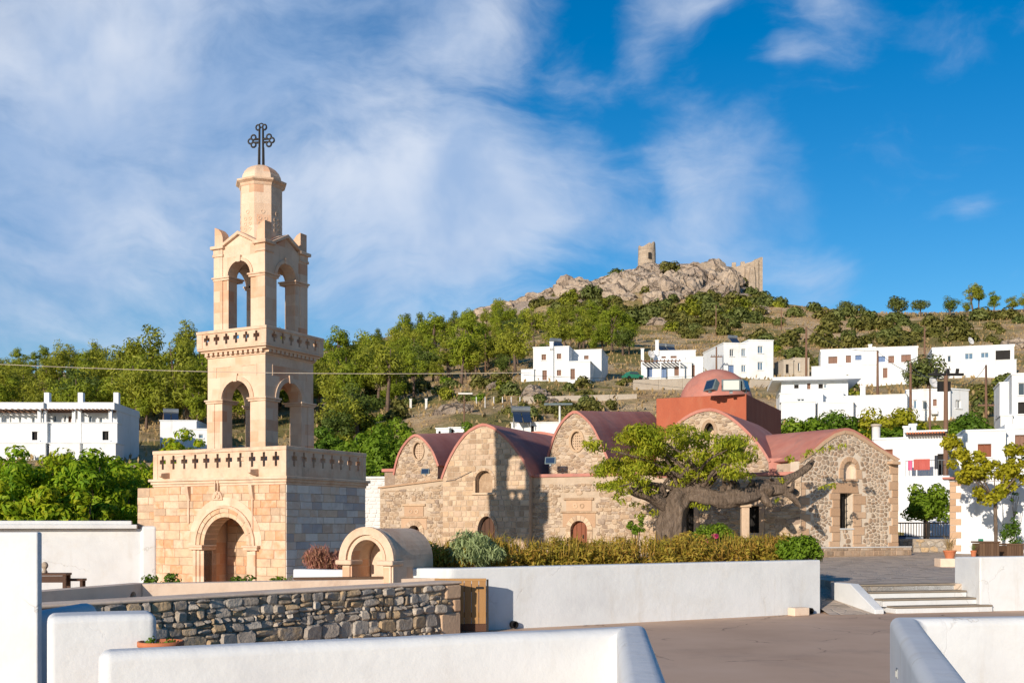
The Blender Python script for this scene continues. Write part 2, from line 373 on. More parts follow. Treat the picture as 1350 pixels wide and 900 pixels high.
class MB:
    def __init__(s): s.v = []; s.f = []
    def add(s, vs, fs):
        k = len(s.v); s.v += [tuple(p) for p in vs]; s.f += [tuple(i + k for i in f) for f in fs]; return s
    def box(s, x0, x1, y0, y1, z0, z1):
        return s.add([(x0, y0, z0), (x1, y0, z0), (x1, y1, z0), (x0, y1, z0), (x0, y0, z1), (x1, y0, z1), (x1, y1, z1), (x0, y1, z1)],
                     [(0, 3, 2, 1), (4, 5, 6, 7), (0, 1, 5, 4), (1, 2, 6, 5), (2, 3, 7, 6), (3, 0, 4, 7)])
    def prism(s, loops, d0, d1, axis='y'):
        """extrude a polygon with holes; loops in (a,b): a along x (axis y) or along y (axis x), b along z; axis z: (x,y)"""
        if axis == 'y': mp = lambda a, b, d: (a, d, b)
        elif axis == 'x': mp = lambda a, b, d: (d, a, b)
        else: mp = lambda a, b, d: (a, b, d)
        flat = [p for lp in loops for p in lp]
        tris = tessellate_polygon([[Vector((p[0], p[1], 0)) for p in lp] for lp in loops])
        n = len(flat)
        vs = [mp(p[0], p[1], d0) for p in flat] + [mp(p[0], p[1], d1) for p in flat]
        fs = []
        for t in tris:
            a, b, c = t
            fs.append((a, b, c)); fs.append((a + n, c + n, b + n))
        k = 0
        for lp in loops:
            L = len(lp)
            for i in range(L):
                j = (i + 1) % L
                fs.append((k + i, k + j, k + j + n, k + i + n))
            k += L
        return s.add(vs, fs)
    def tube(s, pts, rad, n=8, wob=0.0, seed=0, cap=True):
        pts = [Vector(p) for p in pts]
        if not hasattr(rad, '__len__'): rad = [rad] * len(pts)
        vs = []; fs = []
        up = Vector((0, 0, 1))
        prev = None
        run = 0.0
        for i, p in enumerate(pts):
            if i: run += (p - pts[i - 1]).length
            tdir = (pts[min(i + 1, len(pts) - 1)] - pts[max(i - 1, 0)]).normalized()
            if prev is None:
                a = tdir.orthogonal().normalized()
            else:
                a = (prev - tdir * prev.dot(tdir)).normalized()
            prev = a
            b = tdir.cross(a)
            for k in range(n):
                th = 2 * math.pi * k / n
                r = rad[i]
                if wob:
                    r *= 1 + wob * mnoise.noise(Vector((math.cos(th) * 1.7 + seed, math.sin(th) * 1.7, run * 1.5 + seed)))
                    if n > 20: r *= 1 + .16 * (abs(mnoise.noise(Vector((math.cos(th + run * .25) * 4.5 + seed, math.sin(th + run * .25) * 4.5, run * .8)))) * 2 - .5)
                vs.append(p + (a * math.cos(th) + b * math.sin(th)) * r)
        for i in range(len(pts) - 1):
            for k in range(n):
                k2 = (k + 1) % n
                fs.append((i * n + k, i * n + k2, (i + 1) * n + k2, (i + 1) * n + k))
        if cap:
            fs.append(tuple(range(n - 1, -1, -1))); fs.append(tuple((len(pts) - 1) * n + k for k in range(n)))
        return s.add(vs, fs)
    def lathe(s, prof, n=16, cx=0, cy=0, rot=0.0):
        vs = []; fs = []
        for (r, z) in prof:
            for k in range(n):
                th = 2 * math.pi * k / n + rot
                vs.append((cx + r * math.cos(th), cy + r * math.sin(th), z))
        for i in range(len(prof) - 1):
            for k in range(n):
                k2 = (k + 1) % n
                fs.append((i * n + k, i * n + k2, (i + 1) * n + k2, (i + 1) * n + k))
        fs.append(tuple(range(n - 1, -1, -1))); fs.append(tuple((len(prof) - 1) * n + k for k in range(n)))
        return s.add(vs, fs)
    def mesh(s, name):
        me = bpy.data.meshes.new(name); me.from_pydata(s.v, [], s.f); me.validate(); me.update()
        return me
    def build(s, name, mat, parent=None, loc=None, smooth=False, bevel=0, segs=2, fix=True):
        me = s.mesh(name)
        if fix:
            import bmesh
            bm = bmesh.new(); bm.from_mesh(me); bmesh.ops.recalc_face_normals(bm, faces=bm.faces); bm.to_mesh(me); bm.free()
        o = link(name, me, mat, parent, loc)
        if smooth: me.shade_smooth()
        if bevel:
            md = o.modifiers.new('bevel', 'BEVEL'); md.width = bevel; md.segments = segs; md.limit_method = 'ANGLE'; md.angle_limit = R(40)
            md.harden_normals = False
            me.shade_smooth()
            try:
                wn_ = o.modifiers.new('wn', 'WEIGHTED_NORMAL'); wn_.keep_sharp = False
            except Exception: pass
        return o


def arcpts(cx, cz, r, a0, a1, n, rz=None):
    rz = rz or r
    return [(cx + r * math.cos(R(a0 + (a1 - a0) * i / n)), cz + rz * math.sin(R(a0 + (a1 - a0) * i / n))) for i in range(n + 1)]


def P(px, py, D):
    return Vector(((px - CX) / FPX * D, D, CZ + (HY - py) / FPX * D))


class T:
    """a thing: an Empty at its base; x to the right along its front, y into depth, z up; pixel look-ups on its own planes help to read sizes"""
    def __init__(s, name, label, cat, loc, rot=0.0, group=None):
        s.o = bpy.data.objects.new(name, None); COL.objects.link(s.o)
        s.o.empty_display_size = .3
        s.loc = Vector(loc); s.o.location = s.loc; s.rot = R(rot); s.o.rotation_euler = (0, 0, s.rot)
        tag(s.o, label, cat, group)
        s.Ri = Matrix.Rotation(-s.rot, 3, 'Z')
    def _cd(s, px, py):
        return s.Ri @ (Vector((0, 0, CZ)) - s.loc), s.Ri @ Vector(((px - CX) / FPX, 1, (HY - py) / FPX))
    def y(s, px, py, y=0.0):
        c, d = s._cd(px, py); t = (y - c.y) / d.y
        return (c.x + t * d.x, c.z + t * d.z)
    def x(s, px, py, x=0.0):
        c, d = s._cd(px, py); t = (x - c.x) / d.x
        return (c.y + t * d.y, c.z + t * d.z)
    def at(s, v):
        return s.loc + Matrix.Rotation(s.rot, 3, 'Z') @ Vector(v)


def sub(o, mb, name, mat, **kw): return mb.build(name, mat, o, **kw)


# ---- stones
def clip(poly, px, py, nx, ny):
    """keep the side where (p-(px,py)).n <= 0"""
    out = []
    L = len(poly)
    for i in range(L):
        a = poly[i]; b = poly[(i + 1) % L]
        da = (a[0] - px) * nx + (a[1] - py) * ny; db = (b[0] - px) * nx + (b[1] - py) * ny
        if da <= 0: out.append(a)
        if (da < 0 < db) or (db < 0 < da):
            t = da / (da - db)
            out.append((a[0] + (b[0] - a[0]) * t, a[1] + (b[1] - a[1]) * t))
    return out


def area(poly):
    return 0.5 * sum(poly[i][0] * poly[(i + 1) % len(poly)][1] - poly[(i + 1) % len(poly)][0] * poly[i][1] for i in range(len(poly)))


def centroid(poly):
    A = area(poly)
    if abs(A) < 1e-9: return (sum(p[0] for p in poly) / len(poly), sum(p[1] for p in poly) / len(poly))
    cx = cy = 0
    for i in range(len(poly)):
        a = poly[i]; b = poly[(i + 1) % len(poly)]
        c = a[0] * b[1] - b[0] * a[1]
        cx += (a[0] + b[0]) * c; cy += (a[1] + b[1]) * c
    return (cx / (6 * A), cy / (6 * A))


def inset_poly(poly, g):
    """inset a convex polygon by g"""
    out = poly
    L = len(poly)
    for i in range(L):
        a = poly[i]; b = poly[(i + 1) % L]
        ex, ey = b[0] - a[0], b[1] - a[1]; l = math.hypot(ex, ey)
        if l < 1e-6: continue
        nx, ny = ey / l, -ex / l
        out = clip(out, a[0] - nx * g, a[1] - ny * g, nx, ny)
        if len(out) < 3: return []
    return out


def soften(poly, k=.2):
    out = []
    L = len(poly)
    for i in range(L):
        a = poly[i]; b = poly[(i + 1) % L]
        out.append((a[0] + (b[0] - a[0]) * k, a[1] + (b[1] - a[1]) * k))
        out.append((a[0] + (b[0] - a[0]) * (1 - k), a[1] + (b[1] - a[1]) * (1 - k)))
    return out


def voronoi_cells(outline, sx, sz, rng, holes=(), jitter=.42):
    """irregular stones filling a convex outline; holes: functions (a,b)->bool for places to leave bare"""
    xs = [p[0] for p in outline]; zs = [p[1] for p in outline]
    x0, x1, z0, z1 = min(xs), max(xs), min(zs), max(zs)
    pts = []
    row = 0; z = z0 - sz
    while z < z1 + sz:
        h = sz * rng.uniform(.75, 1.3)
        x = x0 - sx * rng.uniform(.5, 1.5)
        while x < x1 + sx:
            wd = sx * rng.choice([.6, .8, 1.0, 1.0, 1.3, 1.7])
            pts.append((x + wd / 2 + rng.uniform(-.12, .12) * sx, z + h / 2 + rng.uniform(-jitter, jitter) * h * .55))
            if rng.random() < .12: pts.append((x + wd * rng.random(), z + h * .95))
            x += wd
        z += h
    asp = sx / sz
    A = np.array([(p[0] / asp, p[1]) for p in pts])
    cells = []
    for i, p in enumerate(pts):
        if not (x0 - .02 <= p[0] <= x1 + .02 and z0 - .02 <= p[1] <= z1 + .02): continue
        d = ((A - A[i]) ** 2).sum(1)
        nb = np.argsort(d)[1:16]
        q = A[i]
        w_ = sz * 2.2
        poly = [(q[0] - w_, q[1] - w_), (q[0] + w_, q[1] - w_), (q[0] + w_, q[1] + w_), (q[0] - w_, q[1] + w_)]
        for j in nb:
            m = (A[j] + q) / 2; nv = A[j] - q
            poly = clip(poly, m[0], m[1], nv[0], nv[1])
            if len(poly) < 3: break
        if len(poly) < 3: continue
        poly = [(a * asp, b) for a, b in poly]
        for k in range(len(outline)):
            a = outline[k]; b = outline[(k + 1) % len(outline)]
            ex, ey = b[0] - a[0], b[1] - a[1]
            poly = clip(poly, a[0], a[1], ey, -ex)
            if len(poly) < 3: break
        if len(poly) < 3 or area(poly) < sx * sz * .12: continue
        c = centroid(poly)
        bad = False
        for h in holes:
            if h(*c) or sum(1 for v in poly if h(*v)) > 1: bad = True; break
        if not bad: cells.append(poly)
    return cells


def rubble_rects(a0, a1, z0, z1, rowh, rng, holes=(), jit=.014, asp=(.8, 2.3), split=.28):
    """roughly squared stones in wavering courses, some split into two thin ones"""
    cells = []
    z = z0; row = 0
    wav = lambda a, zz: zz + (0 if zz <= z0 + 1e-6 or zz >= z1 - 1e-6 else rowh * .35 * mnoise.noise(Vector((a * 1.1, zz * 3.0, 4.2))))
    while z < z1 - .01:
        h = rowh * rng.choice([.55, .8, 1.0, 1.0, 1.25, 1.5])
        if z + h > z1 - rowh * .4: h = z1 - z
        a = a0
        while a < a1 - 1e-3:
            wd = h * rng.uniform(*asp)
            if a + wd > a1 - h * .6: wd = a1 - a
            parts = [(z, z + h)]
            if rng.random() < split and h > rowh * .9:
                m = z + h * rng.uniform(.35, .65); parts = [(z, m), (m, z + h)]
            for (lo, hi) in parts:
                j = lambda: rng.uniform(-jit, jit)
                poly = [(a + j(), wav(a, lo) + j()), (a + wd * .5, wav(a + wd * .5, lo) + j()), (a + wd + j(), wav(a + wd, lo) + j()), (a + wd + j(), wav(a + wd, hi) + j()), (a + wd * rng.uniform(.35, .65), wav(a + wd * .5, hi) + j()), (a + j(), wav(a, hi) + j())]
                poly = hull(poly)
                c = centroid(poly)
                if any(hf(*c) or sum(1 for v in poly if hf(*v)) > 1 for hf in holes): continue
                if len(poly) > 2 and area(poly) > 1e-4: cells.append(poly)
            a += wd
        z += h; row += 1
    return cells


def hull(pts_):
    p = sorted(set(pts_))
    def half(q):
        o = []
        for v in q:
            while len(o) > 1 and (o[-1][0] - o[-2][0]) * (v[1] - o[-2][1]) - (o[-1][1] - o[-2][1]) * (v[0] - o[-2][0]) <= 0: o.pop()
            o.append(v)
        return o
    lo = half(p); up = half(p[::-1])
    return lo[:-1] + up[:-1]


def clip_cells(cells, outline, amin=.006):
    out = []
    for poly in cells:
        for k in range(len(outline)):
            a = outline[k]; b = outline[(k + 1) % len(outline)]
            poly = clip(poly, a[0], a[1], b[1] - a[1], -(b[0] - a[0]))
            if len(poly) < 3: break
        if len(poly) >= 3 and area(poly) > amin: out.append(poly)
    return out


def ashlar_rects(a0, a1, z0, z1, rowh, wmin, wmax, rng, gaps=None):
    """coursed blocks; gaps(zlo,zhi)-> list of (lo,hi) bare intervals"""
    cells = []
    z = z0
    while z < z1 - rowh * .35:
        h = rowh * rng.uniform(.8, 1.2)
        if z + h > z1 - rowh * .35: h = z1 - z
        spans = [(a0, a1)]
        if gaps:
            for (g0, g1) in gaps(z, z + h):
                ns = []
                for (s0, s1) in spans:
                    if g1 <= s0 or g0 >= s1: ns.append((s0, s1)); continue
                    if g0 > s0: ns.append((s0, g0))
                    if g1 < s1: ns.append((g1, s1))
                spans = ns
        for (s0, s1) in spans:
            a = s0
            while a < s1 - 1e-3:
                wd = rng.uniform(wmin, wmax)
                if a + wd > s1 - wmin * .6: wd = s1 - a
                cells.append([(a, z), (a + wd, z), (a + wd, z + h), (a, z + h)])
                a += wd
        z += h
    return cells


def lay_stones(parent, cells, frame, mat, name='stone', gap=.012, depth=.04, bev=.02, soft=0.0, rng=random, limit=300, pick=None, proud=.3, uneven=.25):
    """each polygon becomes a stone set proud of the wall; past the limit the smaller ones are joined into one part"""
    O, A, B, N = [Vector(q) for q in frame]
    made = []
    for poly in cells:
        q = inset_poly(poly, gap * rng.uniform(.7, 1.3))
        if len(q) < 3: continue
        if soft: q = inset_poly(soften(q, soft), .0) or q
        if abs(area(q)) < 1e-4: continue
        made.append(q)
    made.sort(key=lambda p: -area(p)) if pick is None else made.sort(key=pick)
    rest = MB(); objs = []
    for k, q in enumerate(made):
        c = centroid(q)
        d = depth * rng.uniform(1 - proud, 1 + proud)
        q2 = inset_poly(q, min(bev, math.sqrt(area(q)) * .2))
        if len(q2) < 3: q2 = [(c[0] + (p[0] - c[0]) * .8, c[1] + (p[1] - c[1]) * .8) for p in q]
        tx, tz = rng.uniform(-uneven, uneven) * depth, rng.uniform(-uneven, uneven) * depth
        ext = max(.05, math.sqrt(area(q)))
        vs = []
        L = len(q)
        for p in q: vs.append((p[0] - c[0], p[1] - c[1], -.03))
        for p in q: vs.append((p[0] - c[0], p[1] - c[1], d * .55))
        for p in q2: vs.append((p[0] - c[0], p[1] - c[1], d + tx * (p[0] - c[0]) / ext + tz * (p[1] - c[1]) / ext))
        L2 = len(q2)
        fs = [(i, (i + 1) % L, L + (i + 1) % L, L + i) for i in range(L)]
        # ring between q and q2 (may differ in count): fan by nearest
        if L2 == L:
            fs += [(L + i, L + (i + 1) % L, 2 * L + (i + 1) % L, 2 * L + i) for i in range(L)]
        else:
            near = [min(range(L2), key=lambda j: (q2[j][0] - q[i][0]) ** 2 + (q2[j][1] - q[i][1]) ** 2) for i in range(L)]
            for i in range(L):
                j = (i + 1) % L
                a, b = near[i], near[j]
                if a == b: fs.append((L + i, L + j, 2 * L + a))
                else:
                    fs.append((L + i, L + j, 2 * L + b))
                    seq = [a]
                    g = a
                    while g != b and len(seq) <= L2:
                        g = (g + 1) % L2; seq.append(g)
                    for s_ in range(len(seq) - 1): fs.append((L + i, 2 * L + seq[s_ + 1], 2 * L + seq[s_]))
        fs.append(tuple(2 * L + i for i in range(L2)))
        vw = [A * a + B * b + N * dd for a, b, dd in vs]
        cw = O + A * c[0] + B * c[1]
        if k < limit:
            me = bpy.data.meshes.new(name); me.from_pydata([tuple(p) for p in vw], [], fs); me.update()
            objs.append(link(name, me, mat, parent, cw))
        else:
            rest.add([p + cw for p in vw], fs)
    if rest.v:
        o = rest.build('small_' + name + 's', mat, parent, fix=False)
        o['kind'] = 'stuff'
    return objs


FRONT = lambda y0=0.0: ((0, y0, 0), (1, 0, 0), (0, 0, 1), (0, -1, 0))
RIGHT = lambda x0=0.0: ((x0, 0, 0), (0, 1, 0), (0, 0, 1), (1, 0, 0))


# ---- foliage
def leaf_mesh(name, clumps, per, size, aspect=.5, seed=0, squash=.8, out=.6, droop=0.0, fill=.35, mesh=True, fold=.18):
    """clumps: list of (x,y,z,r). Diamond leaves spread over each clump, facing outward with jitter"""
    rg = np.random.default_rng(seed)
    cs = np.array(clumps, dtype=float)
    per_n = np.maximum(4, (per * (cs[:, 3] / cs[:, 3].mean()) ** 2).astype(int))
    idx = np.repeat(np.arange(len(cs)), per_n)
    n = len(idx)
    d = rg.normal(size=(n, 3)); d /= np.linalg.norm(d, axis=1, keepdims=True)
    rad = np.where(rg.random(n) < fill, rg.random(n) ** .5, rg.uniform(.8, 1.12, n))
    pos = cs[idx, :3] + d * (cs[idx, 3] * rad)[:, None] * np.array([1, 1, squash])
    nor = d * out + rg.normal(size=(n, 3)) * (1 - out) * .9 + np.array([0, 0, .25])
    nor /= np.linalg.norm(nor, axis=1, keepdims=True)
    rv = rg.normal(size=(n, 3)); rv[:, 2] -= droop
    t1 = rv - nor * (rv * nor).sum(1, keepdims=True); t1 /= np.linalg.norm(t1, axis=1, keepdims=True) + 1e-9
    t2 = np.cross(nor, t1)
    L = size * rg.uniform(.6, 1.35, n)
    W = L * aspect
    a = pos - t1 * (L / 2)[:, None]
    b = pos + t2 * (W / 2)[:, None] + nor * (L * fold)[:, None]
    c = pos + t1 * (L / 2)[:, None]
    e = pos - t2 * (W / 2)[:, None] + nor * (L * fold)[:, None]
    V = np.stack([a, b, c, e], 1).reshape(-1, 3)
    me = bpy.data.meshes.new(name)
    me.vertices.add(4 * n); me.vertices.foreach_set('co', V.ravel().astype(np.float32))
    me.loops.add(4 * n); me.loops.foreach_set('vertex_index', np.arange(4 * n, dtype=np.int32))
    me.polygons.add(n); me.polygons.foreach_set('loop_start', np.arange(0, 4 * n, 4, dtype=np.int32))
    me.polygons.foreach_set('loop_total', np.full(n, 4, dtype=np.int32))
    me.update(calc_edges=True)
    return me


def crown_clumps(rng, rx, ry, rz, cz, n, rmin, rmax, cx=0, cy=0, low=.25, shell=.45):
    out = []
    while len(out) < n:
        v = Vector((rng.gauss(0, 1), rng.gauss(0, 1), rng.gauss(0, 1))).normalized() * rng.uniform(shell, 1.0)
        if v.z < -low - .3: continue
        z = v.z if v.z > 0 else v.z * .7
        out.append((cx + v.x * rx, cy + v.y * ry, cz + z * rz, rng.uniform(rmin, rmax)))
    return out


def blades_mesh(name, pts, h, wd, seed=0, lean=.35, per=1):
    """thin upright blades at given base points"""
    rg = np.random.default_rng(seed)
    p = np.repeat(np.array(pts, dtype=float), per, axis=0)
    n = len(p)
    p[:, :2] += rg.normal(size=(n, 2)) * .02 * (per > 1)
    hh = (np.repeat(np.asarray(h, dtype=float), per) if hasattr(h, '__len__') else h) * rg.uniform(.55, 1.2, n)
    th = rg.uniform(0, 2 * np.pi, n)
    dirx = np.stack([np.cos(th), np.sin(th), np.zeros(n)], 1)
    side = np.stack([-np.sin(th), np.cos(th), np.zeros(n)], 1)
    ln = rg.uniform(.05, lean, n)
    mid = p + dirx * (ln * hh * .35)[:, None] + np.array([0, 0, 1]) * (hh * .55)[:, None]
    tip = p + dirx * (ln * hh)[:, None] + np.array([0, 0, 1]) * hh[:, None]
    w2 = wd * rg.uniform(.6, 1.3, n)
    V = np.stack([p - side * (w2 * .4)[:, None], mid - side * (w2 / 2)[:, None], tip, mid + side * (w2 / 2)[:, None]], 1).reshape(-1, 3)
    me = bpy.data.meshes.new(name)
    me.vertices.add(4 * n); me.vertices.foreach_set('co', V.ravel().astype(np.float32))
    me.loops.add(4 * n); me.loops.foreach_set('vertex_index', np.arange(4 * n, dtype=np.int32))
    me.polygons.add(n); me.polygons.foreach_set('loop_start', np.arange(0, 4 * n, 4, dtype=np.int32))
    me.polygons.foreach_set('loop_total', np.full(n, 4, dtype=np.int32))
    me.update(calc_edges=True)
    return me


# ------------------------------------------------------------------ terrain (one sheet to the horizon)
def C3(px, py, D):
    p = P(px, py, D); return (p.x, p.y, p.z)


ctrl = []
for X in range(-160, 161, 20): ctrl.append((X, 52, .35))
for X in range(-240, 241, 40): ctrl.append((X, 20, -.2))
ctrl += [C3(*q) for q in [
    # just behind the village
    (450, 655, 66), (250, 660, 66), (60, 660, 62), (-150, 665, 66), (600, 612, 84), (700, 600, 84), (540, 575, 94), (620, 548, 100), (800, 560, 98), (900, 560, 98),
    (1040, 600, 76), (1120, 590, 78), (1200, 592, 76), (1300, 600, 76), (1400, 600, 76),
    (800, 524, 112), (700, 524, 112), (740, 500, 125), (880, 501, 130), (985, 497, 135), (650, 508, 122),
    (1090, 545, 95), (1200, 553, 92), (1145, 505, 132), (1285, 495, 135), (1310, 540, 100), (1350, 530, 104), (1420, 500, 130),
    # slopes
    (1145, 470, 165), (1280, 466, 170), (1000, 452, 190), (880, 456, 185), (750, 455, 180), (640, 480, 160), (560, 500, 150), (480, 545, 120), (430, 600, 96),
    (640, 414, 290), (700, 399, 295), (745, 383, 300), (800, 371, 305), (850, 361, 310), (900, 355, 311), (950, 358, 312), (990, 382, 310), (1020, 402, 300),
    (850, 408, 262), (950, 412, 250), (750, 420, 250), (660, 440, 250), (900, 430, 222), (1020, 420, 240),
    (1060, 406, 262), (1110, 413, 252), (1160, 418, 247), (1200, 416, 247), (1260, 414, 250), (1350, 409, 255), (1450, 408, 262), (1600, 425, 265),
    (430, 468, 260), (500, 458, 265), (570, 441, 276), (350, 480, 252), (250, 486, 238), (100, 494, 232), (0, 499, 230), (-150, 507, 230), (-320, 525, 230),
    (75, 604, 84), (180, 600, 92), (240, 590, 98), (0, 545, 140), (150, 535, 140), (250, 525, 150), (-150, 560, 140), (350, 560, 120), (380, 612, 92), (330, 520, 190)]]
for px in range(-500, 1900, 150):
    q = P(px, 560, 430); ctrl.append((q.x, q.y, 34.0))
    q = P(px, 600, 640); ctrl.append((q.x, q.y, 12.0))
ctrl = np.array(ctrl)
SC = 100.0


def tps_kernel(r2):
    return 0.5 * r2 * np.log(r2 + 1e-9)


XY = ctrl[:, :2] / SC
K = tps_kernel(((XY[:, None, :] - XY[None]) ** 2).sum(2)) + np.eye(len(XY)) * 2e-3
Pm = np.hstack([np.ones((len(XY), 1)), XY])
Amat = np.block([[K, Pm], [Pm.T, np.zeros((3, 3))]])
sol = np.linalg.solve(Amat, np.concatenate([ctrl[:, 2], np.zeros(3)]))


def height(x, y):
    x = np.atleast_1d(np.asarray(x, float)); y = np.atleast_1d(np.asarray(y, float))
    q = np.stack([x, y], 1) / SC
    z = np.empty(len(q))
    for i in range(0, len(q), 20000):
        s = q[i:i + 20000]
        k = tps_kernel(((s[:, None, :] - XY[None]) ** 2).sum(2))
        z[i:i + 20000] = k @ sol[:len(XY)] + sol[-3] + s @ sol[-2:]
    z = np.clip(z, -.1, 140)
    near = np.clip((y - 50) / 10, 0, 1)
    z = np.where(y < 50, -.1, -.1 + (z + .1) * near * near * (3 - 2 * near))
    far = np.clip((np.hypot(x, y) - 430) / 250, 0, 1)
    return z * (1 - far * far * (3 - 2 * far)) - .05


def rockiness(x, y):
    """bare crags on the castle hill"""
    px = CX + FPX * x / np.maximum(y, 1)
    r = np.exp(-((x - 40) / 46) ** 2) * np.clip((y - 262) / 26, 0, 1) * np.clip((360 - y) / 20, 0, 1)
    r = np.maximum(r, .9 * np.exp(-((x - 0) / 14) ** 2) * np.clip((y - 276) / 10, 0, 1))
    return r


gx = np.concatenate([np.linspace(-2600, -260, 16)[:-1], np.arange(-260, 261, 2.5), np.linspace(260, 2600, 16)[1:]])
gy = np.concatenate([np.linspace(-900, -40, 8)[:-1], np.arange(-40, 50, 8.0), np.arange(50, 350, 2.2), np.linspace(350, 3800, 26)])
GX, GY = np.meshgrid(gx, gy)
GZ = height(GX.ravel(), GY.ravel())
rk = rockiness(GX.ravel(), GY.ravel())
vz = GZ.copy()
for i in range(len(vz)):
    x, y = GX.ravel()[i], GY.ravel()[i]
    if 52 < y < 360 and abs(x) < 270:
        a = min(1, (y - 52) / 30)
        vz[i] += a * (.5 * mnoise.noise(Vector((x * .08, y * .08, 0))) + .3 * mnoise.noise(Vector((x * .25, y * .25, 3))))
        if rk[i] > .02:
            rg_ = 1 - abs(mnoise.noise(Vector((x * .07, y * .07, 5)))) * 2
            vz[i] += rk[i] * (2.6 * (rg_ - .55) + 1.5 * mnoise.noise(Vector((x * .22, y * .22, 8))) + .9 * mnoise.noise(Vector((x * .5, y * .5, 1))))
nx_, ny_ = len(gx), len(gy)
V = np.stack([GX.ravel(), GY.ravel(), vz], 1)
ii = np.arange((ny_ - 1) * (nx_ - 1)); r_, c_ = ii // (nx_ - 1), ii % (nx_ - 1)
q0 = r_ * nx_ + c_
F = np.stack([q0, q0 + 1, q0 + nx_ + 1, q0 + nx_], 1)
me = bpy.data.meshes.new('ground')
me.from_pydata(V.tolist(), [], F.tolist()); me.update()
at = me.attributes.new('rock', 'FLOAT', 'POINT'); at.data.foreach_set('value', rk.astype(np.float32))
me.shade_smooth()
ground = link('ground', me, 'hill_ground'); tag(ground, 'dry brown hillside and village ground', kind='structure')


def ray_ground(px, py, d0=56.0, d1=420.0):
    """distance at which the line of sight through a photo pixel meets the hillside"""
    Ds = np.exp(np.linspace(math.log(d0), math.log(d1), 260))
    xs = (px - CX) / FPX * Ds; zs = CZ + (HY - py) / FPX * Ds
    hs_ = height(xs, Ds)
    hit = np.nonzero(hs_ >= zs)[0]
    if len(hit) == 0: return None
    return float(Ds[hit[0]])


def gz(x, y): return float(height([x], [y])[0])


# ------------------------------------------------------------------ plaza, terrace, steps
me = MB().add([(-60, -40, 0), (60, -40, 0), (60, 49, 0), (-60, 49, 0)], [(0, 1, 2, 3)]).mesh('plaza')
tag(link('plaza', me, 'asphalt'), 'brown worn asphalt of the plaza', kind='structure')

# upper terrace in front of the church: front edge follows the street wall line
TZ = .63
w0 = P(515, 0, 21.6); w1 = P(1082, 0, 26.3); st0 = P(1128, 0, 26.9); st1 = P(1262, 0, 27.5); rt = P(1420, 0, 28.2)
fr = [(w0.x - 1.5, 22.6), (w0.x, 22.0), (w1.x, 26.5), (w1.x + .05, 31.2), (st0.x - .15, 31.2), (st0.x, 26.99), (st1.x, 27.69), (rt.x + 6, 29.5), (40, 31.0)]
bk = [(40, 60), (-9, 60), (-9, 42)]
TB = .95      # the terrace rises gently to the church
def terr_z(x, y): return TZ + max(0.0, min(1.0, (y - 30) / 16)) * (TB - TZ)
loop = fr + bk
def dens_(lp, step=2.0):
    out = []
    for i in range(len(lp)):
        a = Vector(lp[i]); b = Vector(lp[(i + 1) % len(lp)]); n = max(1, int((b - a).length / step))
        for k in range(n): out.append(tuple(a + (b - a) * k / n))
    return out
import bmesh
bm = bmesh.new()
lp = dens_(loop, 3.0)
inner = [(x + .37, y + .21) for x in range(-12, 40, 2) for y in range(24, 60, 2)]
def inside(poly, x, y):
    r = False
    for i in range(len(poly)):
        a = poly[i]; b = poly[(i + 1) % len(poly)]
        if (a[1] > y) != (b[1] > y) and x < (b[0] - a[0]) * (y - a[1]) / (b[1] - a[1]) + a[0]: r = not r
    return r
from mathutils.geometry import delaunay_2d_cdt
allp = [Vector(p) for p in lp] + [Vector(p) for p in inner if inside(loop, *p)]
res = delaunay_2d_cdt(allp, [(i, (i + 1) % len(lp)) for i in range(len(lp))], [list(range(len(lp)))], 1, 1e-4)
tv = [(p[0], p[1], terr_z(p[0], p[1])) for p in res[0]]
mbt = MB(); mbt.add(tv, [tuple(f) for f in res[2]])
k = len(mbt.v)
ol = lp
mbt.add([(p[0], p[1], terr_z(*p)) for p in ol] + [(p[0], p[1], -.2) for p in ol], [(i, (i + 1) % len(ol), len(ol) + (i + 1) % len(ol), len(ol) + i) for i in range(len(ol))])
terrace = mbt.build('terrace', 'slate_paving'); tag(terrace, 'grey flagstone terrace before the church', kind='structure')

# ramp beside the steps
rb0, rb1 = Vector((w1.x + .05, 25.75)), Vector((st0.x + .25, 25.9))
ra0, ra1 = Vector((w1.x + .05, 31.2)), Vector((st0.x - .15, 31.2))
rm = MB().add([(rb0.x, rb0.y, .006), (rb1.x, rb1.y, .006), (ra1.x, ra1.y, TZ + .03), (ra0.x, ra0.y, TZ + .03)], [(0, 1, 2, 3)])
tag(rm.build('ramp', 'slate_paving', fix=False), 'dark paved ramp beside the white steps', kind='structure')

# steps: white risers with stone treads
sa = math.degrees(math.atan2(27.69 - 26.99, st1.x - st0.x))
stp = T('steps', 'white plastered steps with brown stone treads up to the terrace', 'steps', (st0.x, 26.99, 0), sa)
SW = (Vector((st1.x, 27.69)) - Vector((st0.x, 26.99))).length
rise = TZ / 4
for k in range(4):
    z1 = rise * (k + 1); y0 = -.34 * (3 - k); xl = .12 * (3 - k) + .12; xr = SW + .11 * (3 - k)
    MB().box(xl, xr, y0, .3, rise * k + (.0 if k == 0 else -.02), z1 - .03).build('riser', 'white_plaster', stp.o, bevel=.012)
    if k < 3: MB().box(xl - .03, xr - .02, y0 - .035, y0 + .36, z1 - .03, z1 + .012).build('tread', 'tread_stone', stp.o, bevel=.008)
MB().box(.09, SW, -.04, .34, TZ - .03, TZ + .014).build('tread', 'tread_stone', stp.o, bevel=.008)
# sloped cheek between steps and ramp
cp = [(-.34 * 3 - .05, 0), (.9, 0), (.9, TZ + .03), (.0, TZ + .03), (-.34 * 3 - .05, .11)]
MB().prism([cp], -.12, .13, axis='x').build('cheek', 'white_plaster', stp.o, bevel=.02)


